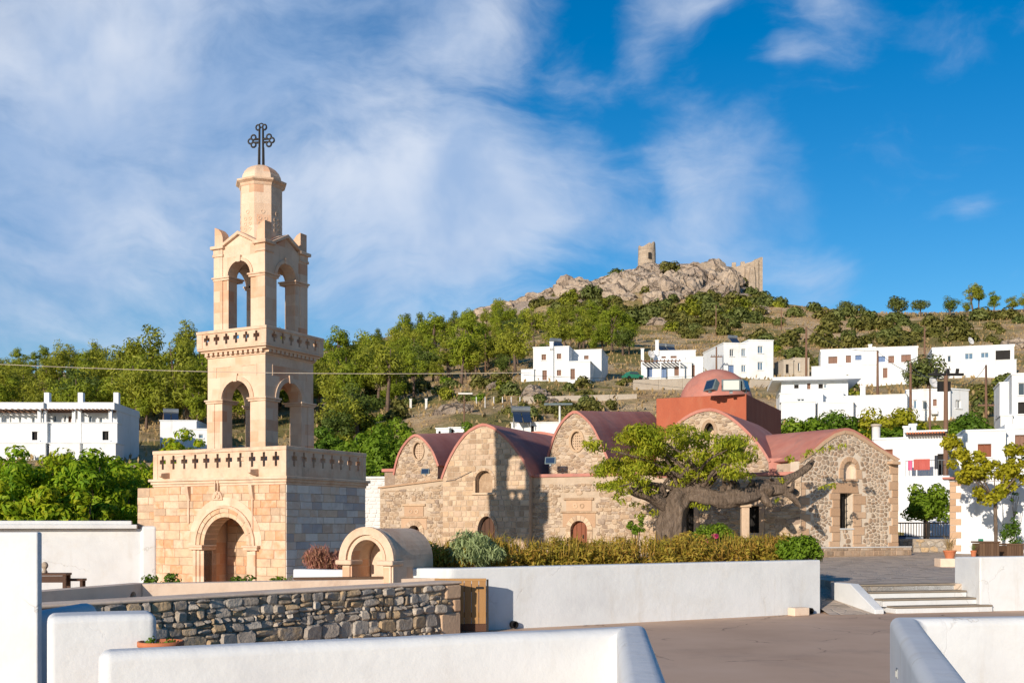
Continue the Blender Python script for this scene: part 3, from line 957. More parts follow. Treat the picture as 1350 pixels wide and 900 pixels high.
# ------------------------------------------------------------------ white walls in the foreground and along the street
def path_wall(name, label, pts, th, z1, z0=-.05, mat='white_plaster', bevel=.07, cat='wall', side=1, tops=None, segs=4, group=None):
    """wall following a polyline of ground points; thickness grows to the left of the direction of travel (side=1)"""
    pts = [Vector((p[0], p[1])) for p in pts]
    n = len(pts)
    offs = []
    for i in range(n):
        d1 = (pts[i] - pts[i - 1]).normalized() if i > 0 else (pts[1] - pts[0]).normalized()
        d2 = (pts[i + 1] - pts[i]).normalized() if i < n - 1 else d1
        n1 = Vector((-d1.y, d1.x)); n2 = Vector((-d2.y, d2.x))
        m = (n1 + n2)
        m = m / max(.2, m.length_squared) * 2
        offs.append(pts[i] + m * th * side)
    o = Vector((pts[0].x, pts[0].y))
    tops = tops or [z1] * n
    vs = []; fs = []
    sub_n = 6
    A = []; Bv = []; Z = []
    for i in range(n - 1):
        for k in range(sub_n):
            t = k / sub_n
            A.append(pts[i].lerp(pts[i + 1], t)); Bv.append(offs[i].lerp(offs[i + 1], t)); Z.append(tops[i] + (tops[i + 1] - tops[i]) * t)
    A.append(pts[-1]); Bv.append(offs[-1]); Z.append(tops[-1])
    m = len(A)
    for i in range(m):
        jz = .008 * mnoise.noise(Vector((A[i].x * .9, A[i].y * .9, 2)))
        vs += [(A[i].x - o.x, A[i].y - o.y, z0), (Bv[i].x - o.x, Bv[i].y - o.y, z0), (Bv[i].x - o.x, Bv[i].y - o.y, Z[i] + jz), (A[i].x - o.x, A[i].y - o.y, Z[i] + jz)]
    for i in range(m - 1):
        for k in range(4):
            a = i * 4 + k; b = i * 4 + (k + 1) % 4
            fs.append((a, b, b + 4, a + 4))
    fs.append((3, 2, 1, 0)); fs.append(tuple((m - 1) * 4 + k for k in range(4)))
    ob = MB().add(vs, fs).build(name, mat, None, loc=(o.x, o.y, 0), bevel=bevel, segs=segs)
    tag(ob, label, cat, group)
    return ob


# big foreground wall: long part then a return towards the viewer
path_wall('terrace_wall', 'long low white plastered wall nearest the plaza entrance with rounded top, a flowerpot behind it', [(-3.22, 8.6), (1.0, 10.5), (.44, 4.0)], .30, 1.11, side=1, bevel=.09)
path_wall('terrace_wall', 'white plastered L-shaped wall with a small recessed light in its side', [(1.72, 4.0), (4.12, 12.0), (12.0, 13.2)], .30, 1.10, side=-1, bevel=.09)
# recessed light in the return of the right wall
rl = T('wall_light', 'small square recessed light set in white wall beside the plaza', 'light', (0, 0, 0))
d_ = Vector((4.12 - 1.72, 8.0)).normalized(); n_ = Vector((-d_.y, d_.x))
tt = 7.45
pp = Vector((1.72, 4.0)) + d_ * ((10.3 - 4.0) / d_.y)
rl.o.location = (pp.x, pp.y, .715); rl.o.rotation_euler = (0, 0, math.atan2(d_.y, d_.x))
MB().box(-.075, .075, -.02, .012, -.045, .045).build('housing', 'grey_metal', rl.o, bevel=.005)
MB().box(-.055, .055, .012, .018, -.028, .028).build('lens', 'lamp_lens', rl.o)

# white block left of centre with shaded rounded wall behind it
path_wall('gate_pier', 'chunky white plastered pier before the grey stone wall', [P(62, 0, 9.5).xy, P(207, 0, 9.85).xy], .5, 1.31, side=1, bevel=.07)
path_wall('garden_wall', 'low rounded white wall end in shade behind the white pier', [(-5.75, 11.6), (-4.55, 12.1)], .5, 1.22, side=1, bevel=.16, segs=5, tops=[1.05, 1.25])
# left white slab with a tall flat face and the coped wall behind
path_wall('gate_pier', 'tall plain white wall slab closing the courtyard in front of the wooden bench', [(-8.0, 10.7), P(50, 0, 10.9).xy], .12, 2.03, side=1, bevel=.02)

# coped white wall leading to the tower
cw0 = P(-120, 0, 30.4); cw1 = P(176, 0, 32.15)
ang = math.degrees(math.atan2(cw1.y - cw0.y, cw1.x - cw0.x))
cw = T('courtyard_wall', 'white plastered courtyard wall with projecting coping, joining the bell tower', 'wall', (cw0.x, cw0.y, 0), ang)
CL = (cw1.xy - cw0.xy).length
MB().box(0, CL + .62, .0, .4, -.05, 2.0).build('wall_face', 'white_plaster', cw.o, bevel=.04)
MB().box(-.2, CL + .1, -.24, .5, 2.0, 2.12).build('coping', 'white_plaster', cw.o, bevel=.02)
MB().box(-.2, CL - .05, -.12, .5, 2.118, 2.23).build('coping_top', 'white_plaster', cw.o, bevel=.02)
MB().box(CL + .2, CL + .66, -.12, .45, 0, 2.08).build('end_post', 'white_plaster', cw.o, bevel=.1, segs=4)

# bench with a white stone slab and a small carved head on it
bn = T('bench', 'dark brown wooden bench against the white courtyard wall', 'bench', P(74, 0, 28.6).xy.to_3d(), 4)
bz = 2.1 - (768 - 692) / FPX * 22.6
MB().box(-.75, .32, -.2, .25, .80, .86).build('seat', 'dark_wood', bn.o, bevel=.008)
for xx in (-.68, .22):
    MB().box(xx, xx + .08, -.18, -.1, 0, .80).build('leg', 'dark_wood', bn.o); MB().box(xx, xx + .08, .14, .22, 0, .80).build('leg', 'dark_wood', bn.o)
MB().box(-.7, .28, -.17, -.14, .62, .79).build('apron', 'dark_wood', bn.o)
b2 = T('side_bench', 'lower brown wooden bench at the end of the dark bench', 'bench', (P(98, 0, 28.9).x, 28.9, 0), 4)
MB().box(-.26, .26, -.15, .2, .64, .7).build('seat', 'dark_wood', b2.o, bevel=.008)
for xx in (-.24, .18):
    MB().box(xx, xx + .06, -.13, -.07, 0, .64).build('leg', 'dark_wood', b2.o); MB().box(xx, xx + .06, .1, .16, 0, .64).build('leg', 'dark_wood', b2.o)
hd = MB().lathe([(.075, 0), (.07, .04), (.045, .08), (.05, .11), (.085, .16), (.09, .21), (.06, .27), (.02, .29)], 10, 0, 0)
tag(hd.build('carved_head', 'castle_stone', None, loc=(P(59, 0, 28.6).x, 28.6, .861), smooth=True), 'small round carved stone ornament standing on the dark bench', 'ornament')

# stone wall of grey rubble with plaster coping
sw0 = P(40, 0, 14.6); sw1 = P(606, 0, 21.0)
sang = math.degrees(math.atan2(sw1.y - sw0.y, sw1.x - sw0.x))
sw = T('stone_wall', 'grey rubble stone wall with plaster coping between white walls', 'wall', (sw0.x, sw0.y, 0), sang)
SL = (sw1.xy - sw0.xy).length
MB().box(0, SL, .0, .5, -.05, .985).build('core', 'mortar_grey', sw.o)
MB().box(-.1, SL + .02, -.05, .52, .985, 1.035).build('coping', 'beige_plaster', sw.o, bevel=.02)
rs = random.Random(3)
end = .42
big = [[(SL - end, .70), (SL, .70), (SL, .98), (SL - end, .98)], [(SL - .2, .45), (SL, .45), (SL, .70), (SL - .2, .70)], [(SL - .55, .02), (SL, .02), (SL, .45), (SL - .55, .45)]]
cells = rubble_rects(.2, SL - .02, 0, .985, .155, rs, holes=[lambda a, b: (a > SL - end and b > .70) or (a > SL - .2 and b > .45) or (a > SL - .55 and b <= .45)], jit=.022)
lay_stones(sw.o, cells, FRONT(), 'wall_stone', gap=.006, depth=.055, bev=.03, soft=.2, rng=rs, proud=.6, uneven=.9)
lay_stones(sw.o, big, FRONT(), 'quoin_stone', name='quoin', gap=.01, depth=.05, bev=.02, soft=.06, rng=rs)
lay_stones(sw.o, [[(.02, .5), (.48, .5), (.48, .98), (.02, .98)], [(.02, 0), (.48, 0), (.48, .5), (.02, .5)]], RIGHT(SL), 'quoin_stone', name='quoin', gap=.01, depth=.03, bev=.02, soft=.06, rng=rs)

# beige parapet behind it with a drain hole
pb = [P(598, 0, 21.9), P(186, 0, 19.6), P(40, 0, 17.0)]
a0 = math.degrees(math.atan2(pb[0].y - pb[1].y, pb[0].x - pb[1].x))
pw = T('parapet', 'low peach plastered parapet before the bell tower with a drain hole', 'wall', (pb[1].x, pb[1].y, 0), a0)
L1 = (pb[0].xy - pb[1].xy).length
MB().box(0.02, L1, 0, .35, .3, 1.055).build('long_side', 'beige_plaster', pw.o, bevel=.015)
dv = Matrix.Rotation(-R(a0), 2) @ (pb[2].xy - pb[1].xy)
la = math.atan2(-dv.y, -dv.x); L2 = dv.length
hole = arcpts(L2 - .22, .85, .085, 0, 330, 11)
so = MB().prism([[(0, .2), (L2 + .25, .2), (L2 + .25, 1.06), (0, 1.06)], hole], 0, .35).build('short_side', 'beige_plaster', pw.o)
so.location = (dv.x, dv.y, 0); so.rotation_euler = (0, 0, la)
dh = MB().box(L2 - .35, L2 - .08, .25, .34, .72, .98).build('drain', 'dark_void', so)
dh.location = (0, 0, 0)
# planted bed between parapet and stone wall
bed = MB().prism([[tuple((sw0.xy + Vector((.2, .45))).to_tuple()), tuple((sw1.xy + Vector((-.45, .35))).to_tuple()), (pb[0].x - .3, pb[0].y + .1), (pb[1].x, pb[1].y + .2), (pb[2].x, pb[2].y)]], -.1, .7, axis='z')
tag(bed.build('bed', 'beige_plaster'), 'raised floor between stone wall and parapet', kind='structure')

# street wall with hedge
path_wall('street_wall', 'long white street wall topped by the dry hedge, a brown block at its foot', [P(519, 0, 21.9).xy, P(602, 0, 21.75).xy, P(1082, 0, 26.3).xy], .4, 1.25, side=1, bevel=.035, tops=[1.24, 1.25, 1.27])
path_wall('garden_wall', 'short low white wall between the bell tower and the shrine', [P(386, 0, 23.6).xy, P(453, 0, 22.3).xy], .3, 1.2, side=1, bevel=.03, tops=[1.16, 1.2])
# beige kerb stone and drain pipes at its foot
kp = P(1052, 0, 25.62)
MBk = MB().box(-.23, .23, -.14, .1, 0, .19)
tag(MBk.build('block', 'beige_plaster', None, loc=(kp.x, kp.y, 0), bevel=.02), 'small beige stone block on the asphalt at the foot of the street wall', 'block').rotation_euler = (0, 0, R(28))
def pipe_end(px, D, zc, label, yaw):
    t = T('drain_pipe', label, 'pipe', P(px, 0, D).xy.to_3d(), yaw)
    n = 14
    MB().prism([arcpts(0, zc, .075, 0, 360 * (n - 1) / n, n - 1), arcpts(0, zc, .058, 0, 360 * (n - 1) / n, n - 1)], -.05, .12).build('pipe_wall', 'iron', t.o)
    MB().prism([arcpts(0, zc, .058, 0, 360 * (n - 1) / n, n - 1)], .03, .05).build('pipe_bore', 'dark_void', t.o)
pipe_end(1068, 25.98, .08, 'black drain pipe mouth next to the beige block', 28)
pipe_end(678, 22.28, .09, 'black drain pipe mouth low in the street wall near the wooden gate', 28)

# wooden gate standing open in front of the wall
gt = T('gate', 'brown vertical board wooden gate standing at the end of the stone wall', 'gate', P(573, 0, 21.45).xy.to_3d(), 2.5)
gw_ = gt.y(641, 760)[0]; gz1 = gt.y(600, 762)[1]
nb_ = 7
for k in range(nb_):
    a = gw_ * k / nb_; b = gw_ * (k + 1) / nb_
    MB().box(a + .006, b - .006, -.02, .02, .18, gz1 - .03).build('board', 'gate_wood', gt.o, bevel=.004)
MB().box(0, gw_, -.03, .03, gz1 - .05, gz1).build('top_rail', 'gate_wood', gt.o)
MB().box(0, gw_, .02, .06, .3, .4).build('brace', 'gate_wood', gt.o); MB().box(0, gw_, .02, .06, .8, .9).build('brace', 'gate_wood', gt.o)
MB().box(0, gw_, -.025, .025, .03, .175).build('gap_shade_strip', 'dark_wood', gt.o)  # dark strip painted in for the shaded gap under the boards
MB().box(gw_ + .005, gw_ + .045, -.03, .05, .0, gz1 - .02).build('stile', 'iron', gt.o)
MB().box(gw_ - .2, gw_ - .06, -.05, -.02, gz1 - .2, gz1 - .16).build('latch', 'iron', gt.o)

# right hand street wall beside the steps
path_wall('street_wall', 'white street wall right of the steps with potted plants behind it', [P(1258, 0, 28.1).xy, P(1292, 0, 26.85).xy, P(1560, 0, 28.0).xy], .4, 1.34, side=1, bevel=.05, tops=[1.30, 1.33, 1.36])

# flowerpot behind the foreground wall
fp = T('flowerpot', 'wide terracotta flowerpot with small sprouts behind the foreground white wall', 'flowerpot', P(212, 0, 9.75).xy.to_3d(), 0)
fp.o.location.z = 0
MB().lathe([(.0, .55), (.14, .55), (.185, 1.03), (.2, 1.03), (.2, 1.075), (.18, 1.075), (.17, 1.0), (.0, 1.0)], 20).build('pot', 'terracotta', fp.o, smooth=True)
MB().box(-.2, .2, -.2, .2, 0, .55).build('stand', 'concrete', fp.o)
link('sprouts', leaf_mesh('sprouts', [(-.08, 0, 1.07, .05), (.08, .02, 1.06, .05), (.0, -.05, 1.04, .04)], 26, .045, .55, 5), 'deep_leaf', fp.o)


# ------------------------------------------------------------------ bell tower
c0 = P(377, 0, 30.0)
tw = T('bell_tower', 'tall tiered limestone bell tower with arches, pierced balustrades, dome and iron cross', 'bell tower', (c0.x, c0.y, 0), -28)
to = tw.o
BW, BD = 4.93, 3.68                       # base width and depth (front right corner at 0,0)
ZC = tw.y(378, 638)[1]                    # underside of the base cornice
ZP = tw.y(378, 627)[1]
ZR = tw.y(378, 587)[1]
# niche arch in the front
ax0 = tw.y(268.8, 720)[0]; ax1 = tw.y(325.5, 720)[0]
axc = (ax0 + ax1) / 2; ar = (ax1 - ax0) / 2
azs = tw.y(297, 681)[1] - ar
LW = tw.y(181, 660)[0]                    # left end of the lower wing
opening = [(axc + ar, 0)] + arcpts(axc, azs, ar, 0, 180, 16) + [(axc - ar, 0)]
MB().prism([[(-BW, 0)] + opening[::-1] + [(0, 0), (0, ZC), (-BW, ZC)]], 0.0, .5).build('front_wall', 'mortar_tan', to)
MB().box(-BW, 0, 1.25, BD, 0, ZC).build('core', 'mortar_tan', to)
MB().box(-BW, axc - ar - .3, .5, 1.25, 0, ZC).build('jamb_wall', 'limestone', to)
MB().box(axc + ar + .3, -.001, .5, 1.25, 0, ZC).build('jamb_wall', 'limestone', to)
MB().box(LW, -BW, .02, .9, 0, ZC - .02).build('wing_wall', 'mortar_tan', to)
rt_ = random.Random(11)
def gapf(zl, zh):
    zz = max(zl, azs) if zh > azs else zh
    ro = ar + .36
    if zl <= azs: return [(axc - ro, axc + ro)]
    dz = zl - azs
    if dz >= ro: return []
    h = math.sqrt(ro * ro - dz * dz); return [(axc - h, axc + h)]
cells = ashlar_rects(-BW, 0, .0, ZC, .235, .30, .62, rt_, gapf)
lay_stones(to, cells, FRONT(), 'limestone_block', name='block', gap=.004, depth=.018, bev=.008, rng=rt_, uneven=.1)
cells = ashlar_rects(LW, -BW, .0, ZC - .03, .26, .3, .62, rt_)
lay_stones(to, cells, FRONT(.02), 'limestone_block', name='block', gap=.004, depth=.018, bev=.008, rng=rt_, uneven=.1)
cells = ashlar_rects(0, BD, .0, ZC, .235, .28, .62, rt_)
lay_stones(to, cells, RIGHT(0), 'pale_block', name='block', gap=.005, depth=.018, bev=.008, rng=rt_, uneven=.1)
cells = ashlar_rects(axc - ar - .25, axc + ar + .25, .0, azs + ar + .1, .25, .26, .5, rt_)
lay_stones(to, cells, FRONT(1.25), 'limestone_block', name='block', gap=.006, depth=.02, bev=.008, rng=rt_, uneven=.1)
# archivolt: three stepped rings with imposts and shafts
def arch_ring(name, r0, r1, y0, y1, cx, cz, mat='limestone_trim', n=16, foot=None, parent=None, axis='y', rz=None):
    lp = arcpts(cx, cz, r1, 0, 180, n) + arcpts(cx, cz, r0, 180, 0, n)
    return MB().prism([lp], y0, y1, axis).build(name, mat, parent or to)
def voussoirs(r0, r1, y0, y1, cx, cz, n, parent, mat, axis='y', a0=0, a1=180):
    for k in range(n):
        b0 = a0 + (a1 - a0) * k / n + .35; b1 = a0 + (a1 - a0) * (k + 1) / n - .35
        lp = arcpts(cx, cz, r1, b0, b1, 2) + arcpts(cx, cz, r0, b1, b0, 2)
        MB().prism([lp], y0, y1, axis).build('voussoir', mat, parent)
voussoirs(ar, ar + .13, -.01, .5, axc, azs, 9, to, 'limestone_block')
voussoirs(ar + .13, ar + .25, -.05, .3, axc, azs, 9, to, 'limestone_block')
arch_ring('arch_moulding', ar + .25, ar + .33, -.085, .1, axc, azs)
arch_ring('arch_surround', ar + .33, ar + .56, -.03, .06, axc, azs, 'limestone')
for s in (-1, 1):
    e = axc + s * ar
    MB().box(*sorted((e, e + s * .13)), -.01, .5, 0, azs - .14).build('jamb', 'limestone', to, bevel=.015)
    MB().box(*sorted((e + s * .13, e + s * .25)), -.05, .3, 0, azs - .14).build('shaft', 'limestone', to, bevel=.03, segs=3)
    MB().box(*sorted((e + s * .25, e + s * .36)), -.075, .1, 0, azs - .14).build('pilaster', 'limestone', to, bevel=.015)
    MB().box(*sorted((e - s * .04, e + s * .46)), -.13, .45, azs - .14, azs - .055).build('impost', 'limestone_trim', to, bevel=.015)
    MB().box(*sorted((e - s * .07, e + s * .5)), -.16, .45, azs - .055, azs).build('impost_cap', 'limestone_trim', to, bevel=.012)
# thin strips with consoles either side of the arch, carved crest above it
for px, yb in ((250, 690), (334, 716)):
    xx, zb = tw.y(px, yb)
    MB().box(xx - .025, xx + .025, -.06, .0, zb, ZC - .1).build('strip', 'limestone_trim', to)
    MB().prism([[(-.02, ZC - .42), (-.09, ZC - .36), (-.14, ZC - .12), (-.16, ZC), (.0, ZC), (.0, ZC - .42)]], xx - .06, xx + .06, 'x').build('console', 'limestone_trim', to, bevel=.01)
cxp, czp = tw.y(288, 659)
MB().prism([arcpts(cxp, czp, .2, 0, 180, 10, .27)], -.07, 0).build('crest', 'limestone_trim', to, bevel=.02)
for dx, dz, rr in ((-.08, .1, .05), (.07, .1, .06), (0, .19, .04)):
    MB().prism([arcpts(cxp + dx, czp + dz, rr, 0, 324, 9)], -.1, -.06).build('crest_carving', 'limestone_trim', to, bevel=.012)
for dx in (-.05, .05):
    MB().box(cxp + dx - .018, cxp + dx + .018, -.1, 0, ZC - .16, ZC + .14).build('crest_stem', 'limestone_trim', to, bevel=.008)
# base cornice and balustrade
def ring_boxes(x0, x1, y0, y1, z0, z1, grow, name, mat, parent, bevel=.012):
    return MB().box(x0 - grow, x1 + grow, y0 - grow, y1 + grow, z0, z1).build(name, mat, parent, bevel=bevel)
hC = (ZP - ZC)
ring_boxes(-BW, 0, 0, BD, ZC, ZC + hC * .3, .03, 'cornice', 'limestone_trim', to)
ring_boxes(-BW, 0, 0, BD, ZC + hC * .3, ZC + hC * .65, .07, 'cornice', 'limestone_trim', to)
ring_boxes(-BW, 0, 0, BD, ZC + hC * .65, ZP, .12, 'cornice', 'limestone_trim', to)

def cross_loop(cx, cz, bw, bh, hw, hh, up=.0):
    a = bw / 2; b = hw / 2
    z0 = cz - bh / 2; z1 = cz + bh / 2; h0 = cz + up - hh / 2; h1 = cz + up + hh / 2
    return [(cx - a, z0), (cx + a, z0), (cx + a, h0), (cx + b, h0), (cx + b, h1), (cx + a, h1), (cx + a, z1), (cx - a, z1), (cx - a, h1), (cx - b, h1), (cx - b, h0), (cx - a, h0)]

def balustrade(x0, x1, y0, y1, z0, z1, th, nf, ns, cs, post, cap, parent, foot):
    """four pierced panels with corner posts and a cap rail"""
    H = z1 - z0
    zc = z0 + foot + (H - foot - cap) * .5
    for axis, a0, a1, n, pos in (('y', x0, x1, nf, (y0, y1 - th)), ('x', y0, y1, ns, (x1 - th, x0))):
        for q in pos:
            lo, hi = a0 + post, a1 - post
            loops = [[(lo, z0), (hi, z0), (hi, z1 - cap), (lo, z1 - cap)]]
            for k in range(n):
                cc = lo + (hi - lo) * (k + .5) / n
                loops.append(cross_loop(cc, zc, cs[0], min(cs[1], H - foot - cap - .03), min(cs[2], (hi - lo) / n * .72), cs[3], .02))
            MB().prism(loops, q, q + th, axis).build('balustrade_panel', 'limestone_trim', parent)
    for px in (x0, x1 - post):
        for py in (y0, y1 - post):
            MB().box(px - .02, px + post + .02, py - .02, py + post + .02, z0, z1 - cap).build('corner_post', 'limestone_trim', parent, bevel=.012)
    e = .035
    for (a, b, c, d) in ((x0 - e, x1 + e, y0 - e, y0 + th + e), (x0 - e, x1 + e, y1 - th - e, y1 + e)):
        MB().box(a, b, c, d, z1 - cap, z1).build('cap_rail', 'limestone_trim', parent, bevel=.015)
    for (a, b, c, d) in ((x0 - e, x0 + th + e, y0 + th + e, y1 - th - e), (x1 - th - e, x1 + e, y0 + th + e, y1 - th - e)):
        MB().box(a, b, c, d, z1 - cap, z1).build('cap_rail', 'limestone_trim', parent, bevel=.015)

balustrade(-BW, 0, 0, BD, ZP, ZR, .16, 11, 8, (.085, .40, .24, .12), .14, .11, to, .24)
# stone water spouts on the front
for px, py in ((222, 627), (339, 622)):
    xx, zz = tw.y(px, py)
    s = MB().prism([[(-.34, zz - .03), (-.33, zz + .06), (0, zz + .09), (0, zz - .11), (-.12, zz - .1)]], xx - .05, xx + .05, 'x')
    s.build('water_spout', 'limestone_trim', to, bevel=.015)

# square arched storeys
CXT, CYT = -2.46, 1.84                    # tower axis
def storey(S, z0, z1, opl, opr, zs, pier_t, parent, gable=None, sides=True, ring=.1):
    """open storey: four arched walls; opl/opr: opening half width on front/sides"""
    h = S / 2
    for face in range(4):
        axis = 'y' if face < 2 else 'x'
        c = CXT if face < 2 else CYT
        o_ = CYT if face < 2 else CXT
        sgn = (-1, 1, 1, -1)[face]
        hw = opl if face < 2 else opr
        ext = h if face < 2 else h - pier_t
        top = [(c + ext, z1), (c - ext, z1)]
        if gable: top = [(c + ext, z1), (c + h * .78, z1), (c, z1 + gable), (c - h * .78, z1), (c - ext, z1)] if face < 2 else [(c + ext, z1), (c, z1 + gable), (c - ext, z1)]
        lp = [(c - ext, z0), (c - hw, z0)] + arcpts(c, zs, hw, 180, 0, 14) + [(c + hw, z0), (c + ext, z0)] + top
        d0 = o_ + sgn * h; d1 = o_ + sgn * (h - pier_t)
        MB().prism([lp], min(d0, d1), max(d0, d1), axis).build('arched_wall', 'limestone', parent)
        e0 = o_ + sgn * (h + .035)
        lp = arcpts(c, zs, hw + ring, 0, 180, 14) + arcpts(c, zs, hw + .005, 180, 0, 14)
        MB().prism([lp], min(d0, e0), max(d0, e0), axis).build('arch_moulding', 'limestone_trim', parent)
        kk = [(c - .06, zs + hw - .03), (c + .06, zs + hw - .03), (c + .085, zs + hw + ring + .06), (c - .085, zs + hw + ring + .06)]
        e1 = o_ + sgn * (h + .06)
        MB().prism([kk], min(d0, e1), max(d0, e1), axis).build('keystone', 'limestone_trim', parent)
    for sx in (-1, 1):
        for sy in (-1, 1):
            px0, px1 = sorted((CXT + sx * (opl - .05), CXT + sx * (h + .05)))
            py0, py1 = sorted((CYT + sy * (opr - .05), CYT + sy * (h + .05)))
            MB().box(px0, px1, py0, py1, zs - .10, zs - .035).build('impost', 'limestone_trim', parent, bevel=.015)
            MB().box(px0 - .03, px1 + .03, py0 - .03, py1 + .03, zs - .035, zs + .015).build('impost_cap', 'limestone_trim', parent, bevel=.012)
            # inner shafts to give the piers their stepped edge
    return h

yF = CYT - 1.085
zM0, zM1 = ZP, tw.y(351, 466, yF)[1]
zMs = tw.y(351, 523, yF)[1]
storey(2.17, zM0, zM1, .53, .53, zMs, .42, to, ring=.14)
# fillet panels above the middle arches
for axis, c, o_, sg in (('y', CXT, CYT, -1), ('x', CYT, CXT, 1)):
    d0 = o_ + sg * 1.085; d1 = o_ + sg * 1.10
    for s in (-1, 1):
        a0, a1 = sorted((c + s * .22, c + s * .78))
        zz0, zz1 = zMs + .70, zM1 - .26
        lp = [(a0, zz1), (a1, zz1), (a1, zz1 - .32), (a1 - .03 if s > 0 else a1 - .03, zz1 - .32), (a1 - .03, zz1 - .03), (a0, zz1 - .03)] if s > 0 else [(a0, zz1 - .32), (a0, zz1), (a1, zz1), (a1, zz1 - .03), (a0 + .03, zz1 - .03), (a0 + .03, zz1 - .32)]
        MB().prism([lp], min(d0, d1), max(d0, d1), axis).build('fillet', 'limestone_trim', to)
    # edge pilaster strips
    for s in (-1, 1):
        a0, a1 = sorted((c + s * (1.085 - .27), c + s * (1.085 + .012)))
        d1b = o_ + sg * 1.105
        MB().prism([[(a0, zM0), (a1, zM0), (a1, zMs - .1), (a0, zMs - .1)]], min(d0, d1b), max(d0, d1b), axis).build('pier_strip', 'limestone', to)
# cornice with dentils and upper balustrade
zU = tw.y(351, 452, CYT - 1.3)[1]
hh_ = zU - zM1
def sq(gr, z0, z1, name, mat='limestone_trim', bevel=.012):
    return MB().box(CXT - gr, CXT + gr, CYT - gr, CYT + gr, z0, z1).build(name, mat, to, bevel=bevel)
sq(1.12, zM1, zM1 + hh_ * .2, 'cornice')
sq(1.10, zM1 + hh_ * .2, zM1 + hh_ * .55, 'cornice_band')
nd = 12
dm = bpy.data.meshes.new('dentil')
for k in range(nd):
    t = -1.12 + 2.24 * (k + .5) / nd
    for (bx, by, rz) in ((CXT + t, CYT - 1.16, 0), (CXT + 1.16, CYT + t, 90), (CXT - t, CYT + 1.16, 180), (CXT - 1.16, CYT - t, 270)):
        if not dm.vertices:
            tmp = MB().box(-.055, .055, -.055, .07, 0, hh_ * .33); dm.from_pydata(tmp.v, [], tmp.f); dm.update()
        o = link('dentil', dm, 'limestone_trim', to, (bx, by, zM1 + hh_ * .22)); o.rotation_euler = (0, 0, R(rz))
sq(1.23, zM1 + hh_ * .55, zM1 + hh_ * .78, 'cornice')
sq(1.30, zM1 + hh_ * .78, zU, 'cornice')
zUR = tw.y(351, 428, CYT - 1.3)[1]
balustrade(CXT - 1.29, CXT + 1.29, CYT - 1.29, CYT + 1.29, zU, zUR, .13, 6, 6, (.085, .30, .22, .11), .17, .09, to, .06)
# upper storey with small pediments
yU = CYT - .94
zTs = tw.y(351, 358, yU)[1]; zT1 = tw.y(350, 320, yU)[1]
storey(1.88, zU, zT1, .42, .42, zTs, .36, to, gable=.34, ring=.1)
h = .94
for sx in (-1, 1):
    for sy in (-1, 1):
        cx_, cy_ = CXT + sx * (h - .14), CYT + sy * (h - .14)
        MB().box(cx_ - .17, cx_ + .17, cy_ - .17, cy_ + .17, zU, zT1 - .2).build('corner_pilaster', 'limestone', to, bevel=.012)
        MB().box(cx_ - .2, cx_ + .2, cy_ - .2, cy_ + .2, zT1 - .22, zT1 - .14).build('capital', 'limestone_trim', to, bevel=.012)
        MB().box(cx_ - .18, cx_ + .18, cy_ - .18, cy_ + .18, zT1 - .14, zT1).build('entablature', 'limestone', to, bevel=.012)
        MB().box(cx_ - .25, cx_ + .25, cy_ - .25, cy_ + .25, zT1, zT1 + .10).build('cornice', 'limestone_trim', to, bevel=.02)
        # quarter-round corner ornament, tall towards the outside
        prof = [(-.15, 0), (.17, 0), (.17, .22)] + [(.17 - .3 * (1 - math.cos(R(a))), .22 + .27 * math.sin(R(a))) for a in (25, 50, 70, 90)][::1] + [(-.15, .49)]
        s = MB().prism([[(-.15, 0), (.17, 0), (.16, .26), (.10, .40), (0, .5), (-.13, .56), (-.15, .56)]], -.15, .15, 'y')
        o = s.build('corner_ornament', 'limestone', to, bevel=.02); o.location = (cx_, cy_, zT1 + .1); o.rotation_euler = (0, 0, 0 if sx < 0 else R(180))
for face in range(4):
    axis = 'y' if face < 2 else 'x'; c = CXT if face < 2 else CYT; o_ = CYT if face < 2 else CXT; sg = (-1, 1, 1, -1)[face]
    lp = [(c - h * .8, zT1 - .02), (c, zT1 + .35), (c + h * .8, zT1 - .02), (c + h * .8, zT1 + .07), (c, zT1 + .45), (c - h * .8, zT1 + .07)]
    d0, d1 = sorted((o_ + sg * (h - .3), o_ + sg * (h + .09)))
    MB().prism([lp], d0, d1, axis).build('pediment', 'limestone_trim', to, bevel=.015)
MB().box(CXT - .8, CXT + .8, CYT - .8, CYT + .8, zT1 - .02, zT1 + .16).build('roof_slab', 'limestone', to)
# octagonal lantern and dome
yD = CYT
zD1 = tw.y(343, 246, yD)[1]; zDt = tw.y(343, 219, yD)[1]
RO = .64
MB().lathe([(RO, zT1 + .1), (RO, zD1)], 8, CXT, CYT, R(22.5)).build('lantern', 'limestone', to)
for fa in (-90, -45, 0, 180, 90, 45, 135, 225):
    th = R(fa); ap = RO * math.cos(R(22.5))
    for (u, zz, r) in [(0, .80, .065)] + [(s * .085, .58 - .17 * k, .055) for k in range(3) for s in (-1, 1)]:
        lp = arcpts(u, 0, r, 0, 330, 11); hl = arcpts(u, 0, r * .6, 0, 330, 11)
        m = MB().prism([lp, hl], -.012, .01)
        zb = zT1 + .38 + zz * .9
        o = m.build('roundel', 'limestone_trim', to); o.location = (CXT + math.cos(th) * ap, CYT + math.sin(th) * ap, zb); o.rotation_euler = (0, 0, th + R(90))
MB().lathe([(RO + .01, zD1 - .12), (RO + .03, zD1 - .08), (RO + .04, zD1 - .04), (RO + .13, zD1 + .02), (RO + .14, zD1 + .07), (RO, zD1 + .09)], 8, CXT, CYT, R(22.5)).build('lantern_cornice', 'limestone_trim', to)
hd_ = zDt - zD1 - .08
